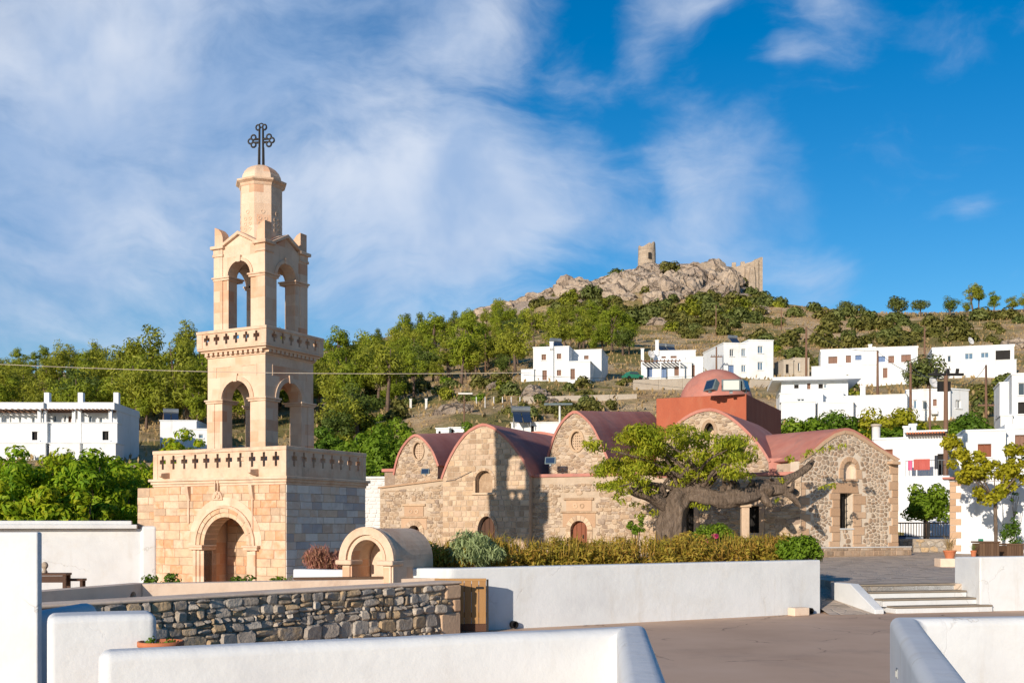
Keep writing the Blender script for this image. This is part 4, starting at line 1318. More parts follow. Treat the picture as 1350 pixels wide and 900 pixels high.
MB().lathe([((RO - .02) * math.cos(R(a)), zD1 + .08 + hd_ * math.sin(R(a))) for a in (0, 15, 30, 45, 60, 72, 82, 88)], 8, CXT, CYT, R(22.5)).build('dome', 'limestone', to)
# iron cross: budded arms drawn as an outline of flat bar
zx0 = zDt - .03; zx1 = tw.y(344, 163, yD)[1]; HX = zx1 - zx0
ca = zx0 + HX * .60
def outline(pts, r, nm):
    pts3 = [(p[0], 0, p[1]) for p in pts] + [(pts[0][0], 0, pts[0][1])]
    MB().tube(pts3, r, 6).build(nm, 'iron', xo)
xo = bpy.data.objects.new('cross', None); COL.objects.link(xo); xo.parent = to; xo.location = (CXT, CYT, 0); xo.rotation_euler = (0, 0, R(20))
w_ = .055
for s in (-1, 1):
    MB().tube([(s * w_, 0, zx0), (s * w_, 0, ca + .36)], .034, 6).build('upright_bar', 'iron', xo)
    MB().tube([(s * w_ * 1.7, 0, zx0), (s * w_ * 1.5, 0, ca - .2)], .018, 6).build('scroll_bar', 'iron', xo)
    for dz in (-.05, .05):
        MB().tube([(s * w_, 0, ca + dz), (s * .2, 0, ca + dz)], .034, 6).build('arm_bar', 'iron', xo)
    # trefoil ends
    for (dx, dz) in ((.24, .11), (.24, -.11), (.33, 0.0)):
        ring = [(s * dx + .075 * math.cos(R(a)), ca + dz + .075 * math.sin(R(a))) for a in range(0, 360, 36)]
        outline(ring, .027, 'bud')
for (dx, dz) in ((-.1, .40), (.1, .40)):
    outline([(dx + .065 * math.cos(R(a)), ca + dz + .08 * math.sin(R(a))) for a in range(0, 360, 36)], .026, 'bud')
outline([(-.06, ca + .40), (-.05, ca + .50), (0, zx1), (.05, ca + .50), (.06, ca + .40)], .02, 'bud')
# bell hanging in the top storey
bl = T('bell', 'small dark bell hanging in the top arches of the bell tower', 'bell', tw.at((CXT + .25, CYT, zTs - .3)), -28)
MB().lathe([(.0, .16), (.05, .15), (.08, .08), (.1, -.02), (.14, -.1), (.15, -.12), (.12, -.12), (.0, -.05)], 12).build('bell_body', 'iron', bl.o, smooth=True)
MB().tube([(-.72, 0, .19), (.22, 0, .19)], .025, 6).build('yoke', 'iron', bl.o)
MB().tube([(0, 0, .14), (0, 0, .2)], .02, 6).build('hanger', 'iron', bl.o)
# plants at the tower foot
for px, D, hgt, lab in ((208, 27.6, .34, 'leafy green plant at the left corner of the tower foot'), (372, 28.2, .2, 'small red-tinged plant at the right corner of the tower foot'), (320, 27.9, .22, 'small grey-green plant before the tower arch')):
    q = P(px, 0, D)
    t = T('plant', lab, 'plant', (q.x, q.y, 0), 0)
    zt = CZ + (HY - 768) / FPX * D
    MB().tube([(0, 0, 0), (.03, 0, zt)], .02, 5).build('stem', 'pine_bark', t.o)
    rr = random.Random(px)
    link('foliage', leaf_mesh('foliage', [(rr.uniform(-.4, .4) * (1.3 if px == 208 else .6), rr.uniform(-.15, .15), zt - .1 + rr.uniform(0, hgt), .13) for _ in range(12)], 26, .10, .6, px), 'deep_leaf' if px != 372 else 'bright_leaf', t.o)

# ------------------------------------------------------------------ small vaulted shrine beside the tower
q = P(449, 0, 21.75)
sh = T('shrine', 'small barrel-vaulted pink stone shrine with an open arch beside the tower', 'shrine', (q.x, q.y, 0), -28)
sx1 = sh.y(516, 740)[0]; zs_ = sh.y(480, 738)[1]; zt_ = sh.y(483, 696)[1]
scx = sx1 / 2; so_ = sx1 / 2; inner = so_ * .62; zi = sh.y(483, 711)[1]
SD = 1.5
lp = [(0, 0)] + [(scx - inner, 0)] + arcpts(scx, zs_, inner, 180, 0, 14, zi - zs_) + [(scx + inner, 0), (sx1, 0)] + arcpts(scx, zs_, so_, 0, 180, 18, zt_ - zs_)
MB().prism([lp], .06, .3).build('arch_front', 'limestone', sh.o)
lp = arcpts(scx, zs_, so_ + .05, 0, 180, 18, zt_ - zs_ + .03) + arcpts(scx, zs_, so_ * .80, 180, 0, 18, (zt_ - zs_) * .80)
MB().prism([lp], 0, .1).build('arch_moulding', 'limestone_trim', sh.o)
lp = arcpts(scx, zs_, so_ * .74, 0, 180, 16, (zt_ - zs_) * .74) + arcpts(scx, zs_, inner, 180, 0, 16, zi - zs_)
MB().prism([lp], .03, .1).build('arch_moulding', 'limestone_trim', sh.o)
for s0, s1 in ((0, scx - inner), (scx + inner, sx1)):
    MB().box(s0 - .1, s1 + .06, -.06, .36, zs_ - .1, zs_).build('impost', 'limestone_trim', sh.o, bevel=.03, segs=3)
    MB().box(s0 + .03, s1 - .03, .02, .1, 0, zs_ - .1).build('pilaster', 'limestone', sh.o, bevel=.02)
lp = arcpts(scx, zs_, so_, 0, 180, 20, zt_ - zs_) + arcpts(scx, zs_, inner + .03, 180, 0, 20, zi - zs_ + .03)
MB().prism([lp], .3, SD).build('vault', 'limestone_trim', sh.o)
MB().prism([[(0, 0), (scx - inner - .03, 0), (scx - inner - .03, zs_), (0, zs_)]], .3, SD).build('side_wall', 'limestone', sh.o)
MB().prism([[(scx + inner + .03, 0), (sx1, 0), (sx1, zs_), (scx + inner + .03, zs_)]], .3, SD).build('side_wall', 'limestone', sh.o)
MB().prism([[(scx - inner, 0), (scx + inner, 0)] + arcpts(scx, zs_, inner + .02, 0, 180, 14, zi - zs_ + .02)], .72, .9).build('back_wall', 'beige_plaster', sh.o)
# flat dark board leaning on the parapet top in front of it
tb = MB().box(-.95, .95, -.12, .12, 0, .04)
tag(tb.build('board', 'planter_wood', None, loc=(P(452, 0, 21.2).x, 21.27, 1.06), bevel=.005), 'thin dark plank lying on the parapet before the shrine', 'plank').rotation_euler = (0, 0, R(14))


# ------------------------------------------------------------------ church
CHZ = .80
q = P(764, 0, 46.0)
ch = T('church', 'old rubble stone church with several red barrel vaults and arched doors', 'church', (q.x, q.y, CHZ), -25)
co_ = ch.o
FY = 0.0; GY_ = .9; PY_ = -.35            # lower wall plane, set-back gables, projecting portal bay
def pts(lst, y): return [ch.y(a, b, y) for a, b in lst]
def ccw(lp): return lp if area(lp) > 0 else lp[::-1]
xL = ch.y(501, 643)[0]; xR = ch.y(1056, 640)[0]
low = [(xL, -.3), (xR, -.3), ch.y(1056, 629), ch.y(967, 626), ch.y(709, 627), ch.y(690, 629), ch.y(587, 633), ch.y(501, 644)]
def arch_open(pxl, pxr, pyt, y, z0=-.3, point=0.0, n=10):
    x0 = ch.y(pxl, 700, y)[0]; x1 = ch.y(pxr, 700, y)[0]; zt = ch.y((pxl + pxr) / 2, pyt, y)[1]
    r = (x1 - x0) / 2; c = (x0 + x1) / 2
    rz = r * (1 + point)
    zs = zt - rz
    return [(x0, z0)] + [(c - r, zs)] + arcpts(c, zs, r, 180, 0, n, rz)[1:-1] + [(c + r, zs), (x1, z0)], (c, zs, r, rz, x0, x1, zt)
def bottom_notch(outline_bottom_l, outline_bottom_r, rest, notches):
    lp = [outline_bottom_l]
    for nt in sorted(notches, key=lambda n: n[0][0]): lp += nt
    return lp + [outline_bottom_r] + rest
d1, i1 = arch_open(538.5, 553.5, 692, FY)
d3, i3 = arch_open(752.5, 774.5, 686, FY)
def rect_open(pl, pr, pt, pb, y):
    x0 = ch.y(pl, pt, y)[0]; x1 = ch.y(pr, pt, y)[0]; z0 = ch.y(pl, pb, y)[1]; z1 = ch.y(pl, pt, y)[1]
    return [(x0, z0), (x1, z0), (x1, z1), (x0, z1)]
w1_ = rect_open(985, 1001, 667, 702, FY); w2_ = rect_open(904, 915, 664, 704, FY)
lp = bottom_notch((xL, -.3), (xR, -.3), low[2:], [d1, d3])
MB().prism([lp, w1_, w2_], FY, FY + .6).build('lower_wall', 'mortar_pale', co_)
MB().box(xL + .05, xR - .05, FY + .6, FY + 5, -.3, ch.y(709, 640)[1]).build('lower_core', 'mortar_tan', co_)
MB().prism([[(-.6 + FY + .65, -.3), (5, -.3), (7, -.3), (7, 1.9), (.05, ch.y(501, 644)[1] - .05)]], xL, xL + .5, 'x').build('end_wall', 'mortar_pale', co_)
# portal bay
g2 = pts([(583.5, 740), (692, 740), (698, 627), (690, 609), (680, 594), (668, 579.5), (656, 569), (646, 563), (635, 561), (618, 570), (604, 587), (592, 609), (584, 630)], PY_)
g2[0] = (g2[0][0], -.3); g2[1] = (ch.y(698, 640, PY_)[0], -.3)
d2, i2 = arch_open(630, 653, 680, PY_, point=.55)
n2, ni2 = arch_open(627, 649.5, 620, PY_)
nb = ch.y(640, 649, PY_)[1]
n2[0] = (n2[0][0], nb); n2[-1] = (n2[-1][0], nb)
lp = [g2[0]] + d2 + g2[1:]
MB().prism([lp, n2], PY_, PY_ + .45).build('portal_wall', 'mortar_pale', co_)
MB().prism([[(x, z) for x, z in n2]], PY_ + .3, PY_ + .4).build('niche_back', 'portal_stone', co_)
MB().prism([g2], PY_ + .45, PY_ + .9).build('portal_core', 'mortar_tan', co_) if False else None
# upper gables
g1 = pts([(521, 650), (577, 650), (577, 614), (570, 596), (560, 582), (550, 575), (542, 578), (532, 590), (525, 606), (521, 625)], GY_)
g3 = pts([(723, 640), (805, 640), (803, 612), (797, 598), (789, 580), (781, 563.5), (770, 551), (757.5, 544), (743, 556), (732, 576), (724, 603)], GY_)
g4 = pts([(864, 640), (1015, 640), (1013, 608), (1002.5, 591), (990, 576.5), (977.5, 564), (965, 553.5), (951, 545), (937, 541), (920, 544), (904.5, 552), (889, 565), (876, 582), (866, 600)], GY_)
def oval(px, py, rx, rz, y, n=16):
    c = ch.y(px, py, y); a = abs(ch.y(px + rx, py, y)[0] - c[0]); b = abs(ch.y(px, py - rz, y)[1] - c[1])
    return c, a, b
gables = []
rc = random.Random(21)
for (g, ov, length, rise, nm) in ((g1, (551.5, 594, 6, 11), 7.5, .30, 'a'), (g3, (760.5, 581, 7.5, 12.5), 9.5, .9, 'b'), (g4, (935, 569, 6.5, 12), 6.0, .1, 'c')):
    (cx_, cz_), a, b = oval(*ov, GY_)
    if g is g4: hole = [(cx_ - a, cz_ - b)] + arcpts(cx_, cz_, a, 180, 0, 10, b)[::1] + [(cx_ + a, cz_ - b)]
    else: hole = arcpts(cx_, cz_, a, 0, 338, 15, b)
    MB().prism([g, hole], GY_, GY_ + .5).build('gable_wall', 'mortar_pale', co_)
    # stone window frame and lattice
    if g is g4:
        lp = [(cx_ + a + .13, cz_ - b)] + arcpts(cx_, cz_, a + .13, 0, 180, 10, b + .13) + [(cx_ - a - .13, cz_ - b), (cx_ - a, cz_ - b)] + arcpts(cx_, cz_, a, 180, 0, 10, b) + [(cx_ + a, cz_ - b)]
        MB().prism([lp], GY_ - .05, GY_ + .1).build('window_frame', 'portal_stone', co_)
        MB().prism([[(p[0], p[1]) for p in hole]], GY_ + .35, GY_ + .4).build('window_dark', 'dark_void', co_)
        fr_ = bpy.data.objects.new('window_lattice', None)
        MB().prism([[(cx_ - .02, cz_ - b), (cx_ + a, cz_ - b), (cx_ + a, cz_ - b * .1), (cx_ + a * .5, cz_ + b * .25), (cx_ - .02, cz_ - b * .1)]] + [arcpts(cx_ + a * u, cz_ - b * v, .028, 0, 315, 7) for u, v in ((.25, .3), (.62, .3), (.25, .62), (.62, .62))], GY_ + .2, GY_ + .26).build('window_lattice', 'portal_stone', co_)
    else:
        lp = arcpts(cx_, cz_, a + .09, 0, 338, 15, b + .09)
        MB().prism([lp, arcpts(cx_, cz_, a, 0, 338, 15, b)], GY_ - .06, GY_ + .12).build('window_frame', 'portal_stone', co_)
        holes = []
        for iu in range(-2, 3):
            for iv in range(-3, 4):
                u, v = iu * .36, iv * .27
                if u * u + v * v < .72: holes.append(arcpts(cx_ + u * a, cz_ + v * b, .024, 0, 300, 5))
        MB().prism([arcpts(cx_, cz_, a, 0, 338, 15, b)] + holes, GY_ + .1, GY_ + .16).build('window_lattice', 'portal_stone', co_)
        MB().prism([arcpts(cx_, cz_, a, 0, 338, 15, b)], GY_ + .4, GY_ + .44).build('window_dark', 'dark_void', co_)

def vault(edge, y0, length, rise, th=.1, nm='vault_roof', over=.07, y1=None):
    """barrel roof following the gable's curved top edge, running back; rise lifts its far end a little"""
    n = len(edge)
    cxm = sum(p[0] for p in edge) / n; czm = min(p[1] for p in edge)
    vs = []; fs = []
    ys = [y0 - over, y0 + length * .33, y0 + length * .66, y0 + length]
    for j, yy in enumerate(ys):
        f = max(0, (yy - y0) / length)
        for k, (x, z) in enumerate(edge):
            dx, dz = x - cxm, z - czm; l = math.hypot(dx, dz) or 1
            zr = rise * f * max(0, (z - czm)) / max(.01, max(p[1] for p in edge) - czm)
            vs.append((x + dx / l * .02, yy, z + dz / l * .02 + zr - .04)); vs.append((x + dx / l * th, yy, z + dz / l * th + zr))
    W = 2 * n
    for j in range(len(ys) - 1):
        for k in range(n - 1):
            a = j * W + 2 * k
            fs.append((a + 1, a + 3, a + 3 + W, a + 1 + W)); fs.append((a, a + W, a + 2 + W, a + 2))
        fs.append((j * W, j * W + 1, j * W + 1 + W, j * W + W)); e = j * W + 2 * (n - 1); fs.append((e, e + W, e + 1 + W, e + 1))
    for j in (0, len(ys) - 1):
        for k in range(n - 1):
            a = j * W + 2 * k; fs.append((a, a + 2, a + 3, a + 1))
    o = MB().add(vs, fs).build(nm, 'red_roof', co_)
    md = o.modifiers.new('sub', 'SUBSURF'); md.levels = md.render_levels = 0
    return o
def densify(edge, n=22):
    """resample an edge as a smooth curve (Catmull-Rom)"""
    P_ = [Vector(p) for p in edge]
    out = []
    m = len(P_) - 1
    for i in range(n + 1):
        t = i / n * m; k = min(int(t), m - 1); f = t - k
        p0, p1, p2, p3 = P_[max(k - 1, 0)], P_[k], P_[k + 1], P_[min(k + 2, m)]
        v = .5 * ((2 * p1) + (p2 - p0) * f + (2 * p0 - 5 * p1 + 4 * p2 - p3) * f * f + (3 * p1 - p0 - 3 * p2 + p3) * f ** 3)
        out.append((v.x, v.y))
    return out
vault(densify(g1[2:]), GY_, 8.0, .75)
vault(densify(g2[2:]), PY_, 7.5, .0, over=.05)
vault(densify(g3[2:]), GY_, 10.0, .9)
vault(densify(g4[2:]), GY_, 6.5, .0)
# rear gable wall seen between the portal and the third gable
yb = 7.2
gb = pts([(668, 620), (756, 620), (748, 588), (738, 578), (722, 572.5), (706, 571), (690, 574), (676, 583)], yb)
MB().prism([gb], yb, yb + .4).build('gable_wall', 'mortar_pale', co_)
vault(densify(gb[2:]), yb, 3.0, .0)
lay_stones(co_, voronoi_cells(ccw(gb), .3, .16, rc), FRONT(yb), 'rubble_stone', gap=.012, depth=.03, bev=.02, soft=.15, rng=rc, limit=0)
# low roofs between the vaults
def slab(px0, px1, py, y0, y1, dz=0.0, nm='flat_roof', th=.14):
    x0, z = ch.y(px0, py, y0); x1, _ = ch.y(px1, py, y0)
    MB().add([(x0, y0, z - th), (x1, y0, z - th), (x1, y1, z - th + dz), (x0, y1, z - th + dz), (x0, y0, z), (x1, y0, z), (x1, y1, z + dz), (x0, y1, z + dz)],
             [(0, 3, 2, 1), (4, 5, 6, 7), (0, 1, 5, 4), (1, 2, 6, 5), (2, 3, 7, 6), (3, 0, 4, 7)]).build(nm, 'red_roof', co_, bevel=.02)
slab(698, 866, 625, FY - .06, 9.0, .2)
slab(866, 1057, 625, FY - .06, 9.0, .2)
zl0 = ch.y(501, 644)[1]; zl1 = ch.y(587, 633)[1]; xa, xb = xL - .08, ch.y(587, 633)[0]
MB().add([(xa, FY - .08, zl0), (xb, FY - .08, zl1), (xb, 6, zl1 + .3), (xa, 6, zl0 + .3), (xa, FY - .08, zl0 + .09), (xb, FY - .08, zl1 + .09), (xb, 6, zl1 + .39), (xa, 6, zl0 + .39)],
         [(0, 3, 2, 1), (4, 5, 6, 7), (0, 1, 5, 4), (1, 2, 6, 5), (2, 3, 7, 6), (3, 0, 4, 7)]).build('eaves', 'quoin_stone', co_, bevel=.02)
x0, z0 = ch.y(507, 628, 1.2); x1, z1 = ch.y(522, 618, 1.2)
MB().box(x0, x1, 1.2, 4, z0 - .6, z1 - .12).build('side_block', 'rubble_stone', co_); MB().box(x0 - .1, x1, 1.1, 4, z1 - .12, z1 + .02).build('side_roof', 'red_roof', co_)
# parapet ledge in red along the right part
x0, z0 = ch.y(1010, 606, 1.2); x1, z1 = ch.y(1062, 600, 1.2)
MB().box(x0, x1, .9, 5, z0 - .5, z0 + .05).build('side_roof', 'red_roof', co_, bevel=.02)
# vault beyond, right of the red tower
x0, z0 = ch.y(1028, 612, 4.0); x1, z1 = ch.y(1120, 577, 4.0)

# stones of the facade
def in_open(cx, zs, r, rz, m): 
    return lambda a, b: ((a - cx) / (r + m)) ** 2 + ((b - zs) / (rz + m)) ** 2 < 1
xp0, xp1 = g2[0][0], ch.y(698, 640, PY_)[0]
def door_zone(i, m=.34, top=1.05):
    c, zs, r, rz, x0, x1, zt = i
    return lambda a, b: abs(a - c) < r + m and b < zt + top
def rect_zone(rc_, m): 
    return lambda a, b: rc_[0][0] - m < a < rc_[1][0] + m and rc_[0][1] - m < b < rc_[2][1] + m
left_part = [(xL, -.3), (xp0 + .1, -.3), (xp0 + .1, ch.y(584, 636)[1] - .06), (xL, ch.y(501, 646)[1] - .05)]
right_part = [(xp1 - .05, -.3), (xR, -.3), (xR, ch.y(1056, 629)[1] - .1), (xp1 - .05, ch.y(700, 629)[1] - .1)]
cl = clip_cells(rubble_rects(xL, xp0 + .1, -.3, left_part[2][1], .16, rc, [door_zone(i1)], jit=.03), left_part)
cr = clip_cells(rubble_rects(xp1 - .05, xR, -.3, right_part[2][1], .17, rc, [door_zone(i3), rect_zone(w1_, .16), rect_zone(w2_, .16)], jit=.03), right_part)
c1 = voronoi_cells(ccw(g1), .23, .14, rc, [in_open(*oval(551.5, 594, 6, 11, GY_)[0], *oval(551.5, 594, 6, 11, GY_)[1:], .1)], jitter=.7)
c3 = voronoi_cells(ccw(g3), .25, .145, rc, [in_open(*oval(760.5, 581, 7.5, 12.5, GY_)[0], *oval(760.5, 581, 7.5, 12.5, GY_)[1:], .1)], jitter=.7)
c4 = voronoi_cells(ccw(g4), .24, .13, rc, [in_open(*oval(935, 569, 6.5, 12, GY_)[0], *oval(935, 569, 6.5, 12, GY_)[1:], .14)], jitter=.7)
kw = dict(gap=.013, depth=.035, bev=.022, soft=.2, rng=rc, uneven=.5)
kw4 = dict(kw)
lay_stones(co_, cl, FRONT(FY), 'rubble_stone', limit=60, **kw)
lay_stones(co_, cr, FRONT(FY), 'rubble_stone', limit=85, **kw)
lay_stones(co_, c1, FRONT(GY_), 'rubble_stone', limit=25, **kw)
lay_stones(co_, c3, FRONT(GY_), 'rubble_stone', limit=55, **kw)
lay_stones(co_, c4, FRONT(GY_), 'rubble_stone', limit=50, **kw)
# coursed blocks on the portal bay
def gap2(zl, zh):
    out = []
    zm = (zl + zh) / 2
    c, zs, r, rz, x0, x1, zt = i2
    if zl < zt: 
        hw_ = r + .1 if zm < zs else r * math.sqrt(max(0, 1 - ((max(zl, zs) - zs) / (rz + .12)) ** 2)) + .1
        out.append((c - hw_, c + hw_))
    c, zs, r, rz, x0, x1, zt = ni2
    if zh > nb and zl < zt + .1:
        hw_ = r + .1 if zm < zs else r * math.sqrt(max(0, 1 - ((max(zl, zs) - zs) / (rz + .12)) ** 2)) + .1
        out.append((c - hw_, c + hw_))
    return out
top2 = max(p[1] for p in g2)
cells = ashlar_rects(g2[0][0] - .02, g2[1][0] + .02, -.3, top2, .22, .2, .44, rc, gap2)
ou = ccw(g2)
clipped = []
for poly in cells:
    for k in range(len(ou)):
        a = ou[k]; b = ou[(k + 1) % len(ou)]
        poly = clip(poly, a[0], a[1], b[1] - a[1], -(b[0] - a[0]))
        if len(poly) < 3: break
    if len(poly) >= 3 and area(poly) > .012: clipped.append(poly)
lay_stones(co_, clipped, FRONT(PY_), 'portal_stone', name='block', gap=.014, depth=.022, bev=.012, soft=.08, rng=rc, limit=300, uneven=.3)
# arch surrounds
def arch_frame(i, y, wd, mat, n=9, d=.05, pt=0):
    c, zs, r, rz, x0, x1, zt = i
    for k in range(n):
        b0 = 180 * k / n + .6; b1 = 180 * (k + 1) / n - .6
        lp = arcpts(c, zs, r + wd, b0, b1, 2, rz + wd) + arcpts(c, zs, r, b1, b0, 2, rz)
        MB().prism([lp], y - d, y + .3).build('voussoir', mat, co_)
    z = -.3
    while z < zs - .02:
        hh = min(.34, zs - z)
        for s in (-1, 1):
            MB().box(*sorted((c + s * r, c + s * (r + wd))), y - d, y + .3, z + .006, z + hh - .006).build('jamb_stone', mat, co_)
        z += hh
arch_frame(i1, FY, .22, 'portal_stone'); arch_frame(i3, FY, .22, 'portal_stone'); arch_frame(i2, PY_, .13, 'portal_stone')
c, zs, r, rz, x0, x1, zt = ni2
for k in range(9):
    b0 = 180 * k / 9 + .6; b1 = 180 * (k + 1) / 9 - .6
    MB().prism([arcpts(c, zs, r + .11, b0, b1, 2, rz + .11) + arcpts(c, zs, r, b1, b0, 2, rz)], PY_ - .04, PY_ + .1).build('voussoir', 'portal_stone', co_)
for s in (-1, 1): MB().box(*sorted((c + s * r, c + s * (r + .11))), PY_ - .04, PY_ + .1, nb, zs).build('jamb_stone', 'portal_stone', co_)
MB().box(c - r - .15, c + r + .15, PY_ - .1, PY_ + .2, nb - .09, nb).build('niche_sill', 'portal_stone', co_, bevel=.015)
# lintel panels over the side doors
for i in (i1, i3):
    c, zs, r, rz, x0, x1, zt = i
    MB().box(c - r - .34, c + r + .34, FY - .03, FY + .2, zs - .05, zt + .28).build('door_surround', 'portal_stone', co_, bevel=.01) if False else None
    rg_ = zt + .24
    lp = [(c - r - .36, zs + .1), (c - r - .23, zs + .1)] + [(c - (r + .225) * math.cos(R(a)), zs + (rz + .225) * math.sin(R(a))) for a in range(20, 180, 20)] + [(c + r + .23, zs + .1), (c + r + .36, zs + .1), (c + r + .36, rg_ + .08), (c - r - .36, rg_ + .08)]
    MB().prism([lp], FY - .025, FY + .15).build('door_surround', 'quoin_stone', co_)
    MB().box(c - r - .44, c + r + .44, FY - .08, FY + .15, rg_ + .08, rg_ + .16).build('lintel', 'portal_stone', co_, bevel=.015)
    MB().box(c - r - .2, c + r + .2, FY - .04, FY + .15, rg_ + .16, rg_ + .62).build('carved_panel', 'quoin_stone', co_, bevel=.01)
    for dx in (-.15, .15):
        MB().prism([arcpts(c + dx, rg_ + .38, .1, 0, 330, 11), arcpts(c + dx, rg_ + .38, .065, 0, 330, 11)], FY - .065, FY - .03).build('panel_carving', 'portal_stone', co_)
    MB().box(c - r - .3, c + r + .3, FY - .09, FY + .15, rg_ + .62, rg_ + .72).build('panel_cornice', 'portal_stone', co_, bevel=.02)
    MB().box(c - .1, c + .1, FY - .04, FY + .1, rg_ + .84, rg_ + 1.1).build('plaque', 'portal_stone', co_, bevel=.02)
# doors
def door_leaf(i, y, mat, nm='door', boards=4):
    c, zs, r, rz, x0, x1, zt = i
    d = bpy.data.objects.new(nm, None); COL.objects.link(d); d.parent = co_
    for k in range(boards):
        a0 = c - r + 2 * r * k / boards; a1 = c - r + 2 * r * (k + 1) / boards
        def topz(x): return zs + rz * math.sqrt(max(0, 1 - ((x - c) / r) ** 2)) * .99
        lp = [(a0 + .01, -.3), (a1 - .01, -.3)] + [(a1 - .01 + (a0 - a1 + .02) * t / 4, topz(a1 - .01 + (a0 - a1 + .02) * t / 4)) for t in range(5)]
        MB().prism([lp], y, y + .05).build('board', mat, d)
    MB().box(c - .03, c + .03, y - .03, y, -.3, zt - .05).build('centre_post', mat, d)
    MB().box(c + .08, c + .13, y - .05, y, .75, .9).build('handle', 'iron', d)
door_leaf(i3, FY + .22, 'red_wood')
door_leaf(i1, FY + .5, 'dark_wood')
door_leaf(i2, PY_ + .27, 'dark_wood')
for wv in (w1_, w2_):
    MB().box(wv[0][0] - .02, wv[1][0] + .02, FY + .4, FY + .45, wv[0][1] - .02, wv[2][1] + .02).build('window_dark', 'dark_void', co_)
    MB().box(wv[0][0] - .16, wv[0][0], FY - .06, FY + .25, wv[0][1] - .1, wv[2][1] + .02).build('window_jamb', 'portal_stone', co_, bevel=.012)
    MB().box(wv[1][0], wv[1][0] + .2, FY - .06, FY + .25, wv[0][1] - .1, wv[2][1] + .02).build('window_jamb', 'quoin_stone', co_, bevel=.012)
    MB().box(wv[0][0] - .2, wv[1][0] + .24, FY - .07, FY + .25, wv[2][1] + .02, wv[2][1] + .24).build('window_lintel', 'portal_stone', co_, bevel=.012)
    for k in range(3):
        xx = wv[0][0] + (wv[1][0] - wv[0][0]) * (k + 1) / 4
        MB().tube([(xx, FY + .15, wv[0][1]), (xx, FY + .15, wv[2][1])], .012, 5).build('window_bar', 'iron', co_)
# rope-thin lightning wire sagging across the portal
wp = [ch.y(588, 634, PY_ - .04), ch.y(600, 632, PY_ - .04), ch.y(612, 626, PY_ - .04), ch.y(622, 621, PY_ - .04)]
MB().tube([(p[0], PY_ - .04, p[1]) for p in wp], .012, 5).build('cable', 'cloth_dark', co_)

# floodlights standing on the church ledges
def floodlight(px, py, D, wd, yaw, label, cat='floodlight', tilt=10, lens='solar_glass'):
    pt_ = P(px, py, D)
    t = T('floodlight', label, cat, pt_, yaw)
    bd = bpy.data.objects.new('housing', None)
    h_ = wd * .62
    ob = MB().prism([[(-h_ / 2, 0), (h_ / 2, wd * .06), (h_ / 2, wd * .3), (0, wd * .46), (-h_ / 2, wd * .34)]], -wd / 2, wd / 2, 'x')
    # local: y is depth, z height -> stand it up facing the front
    o = MB().add([(x, y * .55, z + .0) for x, y, z in [(-wd / 2, 0, 0), (wd / 2, 0, 0), (wd / 2, 0, h_), (-wd / 2, 0, h_), (-wd * .42, wd * .6, .05), (wd * .42, wd * .6, .05), (wd * .42, wd * .6, h_ * .8), (-wd * .42, wd * .6, h_ * .8)]],
                 [(0, 1, 2, 3), (1, 5, 6, 2), (5, 4, 7, 6), (4, 0, 3, 7), (3, 2, 6, 7), (0, 4, 5, 1)]).build('housing', 'lamp_grey', t.o, bevel=wd * .03)
    o.rotation_euler = (R(-tilt), 0, 0); o.location = (0, 0, wd * .1)
    l = MB().box(-wd * .4, wd * .4, -.015, .01, h_ * .12, h_ * .88).build('lens', lens, t.o); l.rotation_euler = (R(-tilt), 0, 0); l.location = (0, 0, wd * .1)
    MB().box(-wd * .08, wd * .08, wd * .08, wd * .2, -.02, wd * .16).build('bracket', 'grey_metal', t.o)
    return t
floodlight(560, 626, 48.6, .42, -25, 'small floodlight on the church eaves between portal and small end gable')
floodlight(725, 613, 46.2, .5, -25, 'small floodlight on the red roof ledge between portal and round window')

# ------------------------------------------------------------------ red domed tower of the church
q = P(984, 0, 51.5)
rt2 = T('red_dome_building', 'square red plastered drum with low dome rising behind the church', 'dome', (q.x, q.y, 2.0), -25)
rzt = rt2.y(984, 519)[1]; rxl = rt2.y(865, 519)[0]; ryr = rt2.x(1030, 518)[0]
MB().box(rxl, 0, 0, ryr, -.5, rzt).build('drum', 'red_plaster', rt2.o, bevel=.04)
dcx, dcy = rxl * .40, ryr * .45
dx0 = rt2.y(897, 514, dcy)[0]; dtop = rt2.y(943, 487, dcy)[1]
dr = min(abs(rxl), ryr) * .5 * .98
dr = (rt2.y(992, 514, dcy)[0] - dx0) / 2; dcx = (rt2.y(992, 514, dcy)[0] + dx0) / 2
prof = [(dr * math.cos(R(a)), rzt - .05 + (dtop - rzt + .05) * math.sin(R(a))) for a in (0, 12, 24, 36, 48, 60, 72, 82, 89)]
MB().lathe(prof, 28, dcx, dcy).build('dome_shell', 'red_roof', rt2.o, smooth=True)
floodlight(933, 517, 50.9, .9, -70, 'big grey floodlight turned aside on the red drum, at the dome foot', tilt=20)
floodlight(964, 518, 51.0, .9, -6, 'big grey floodlight facing out from the red drum with bright lens', tilt=-4, lens='lamp_lens')
floodlight(986, 517, 51.4, .85, 60, 'big grey floodlight at the corner of the red drum, turned away', tilt=15)

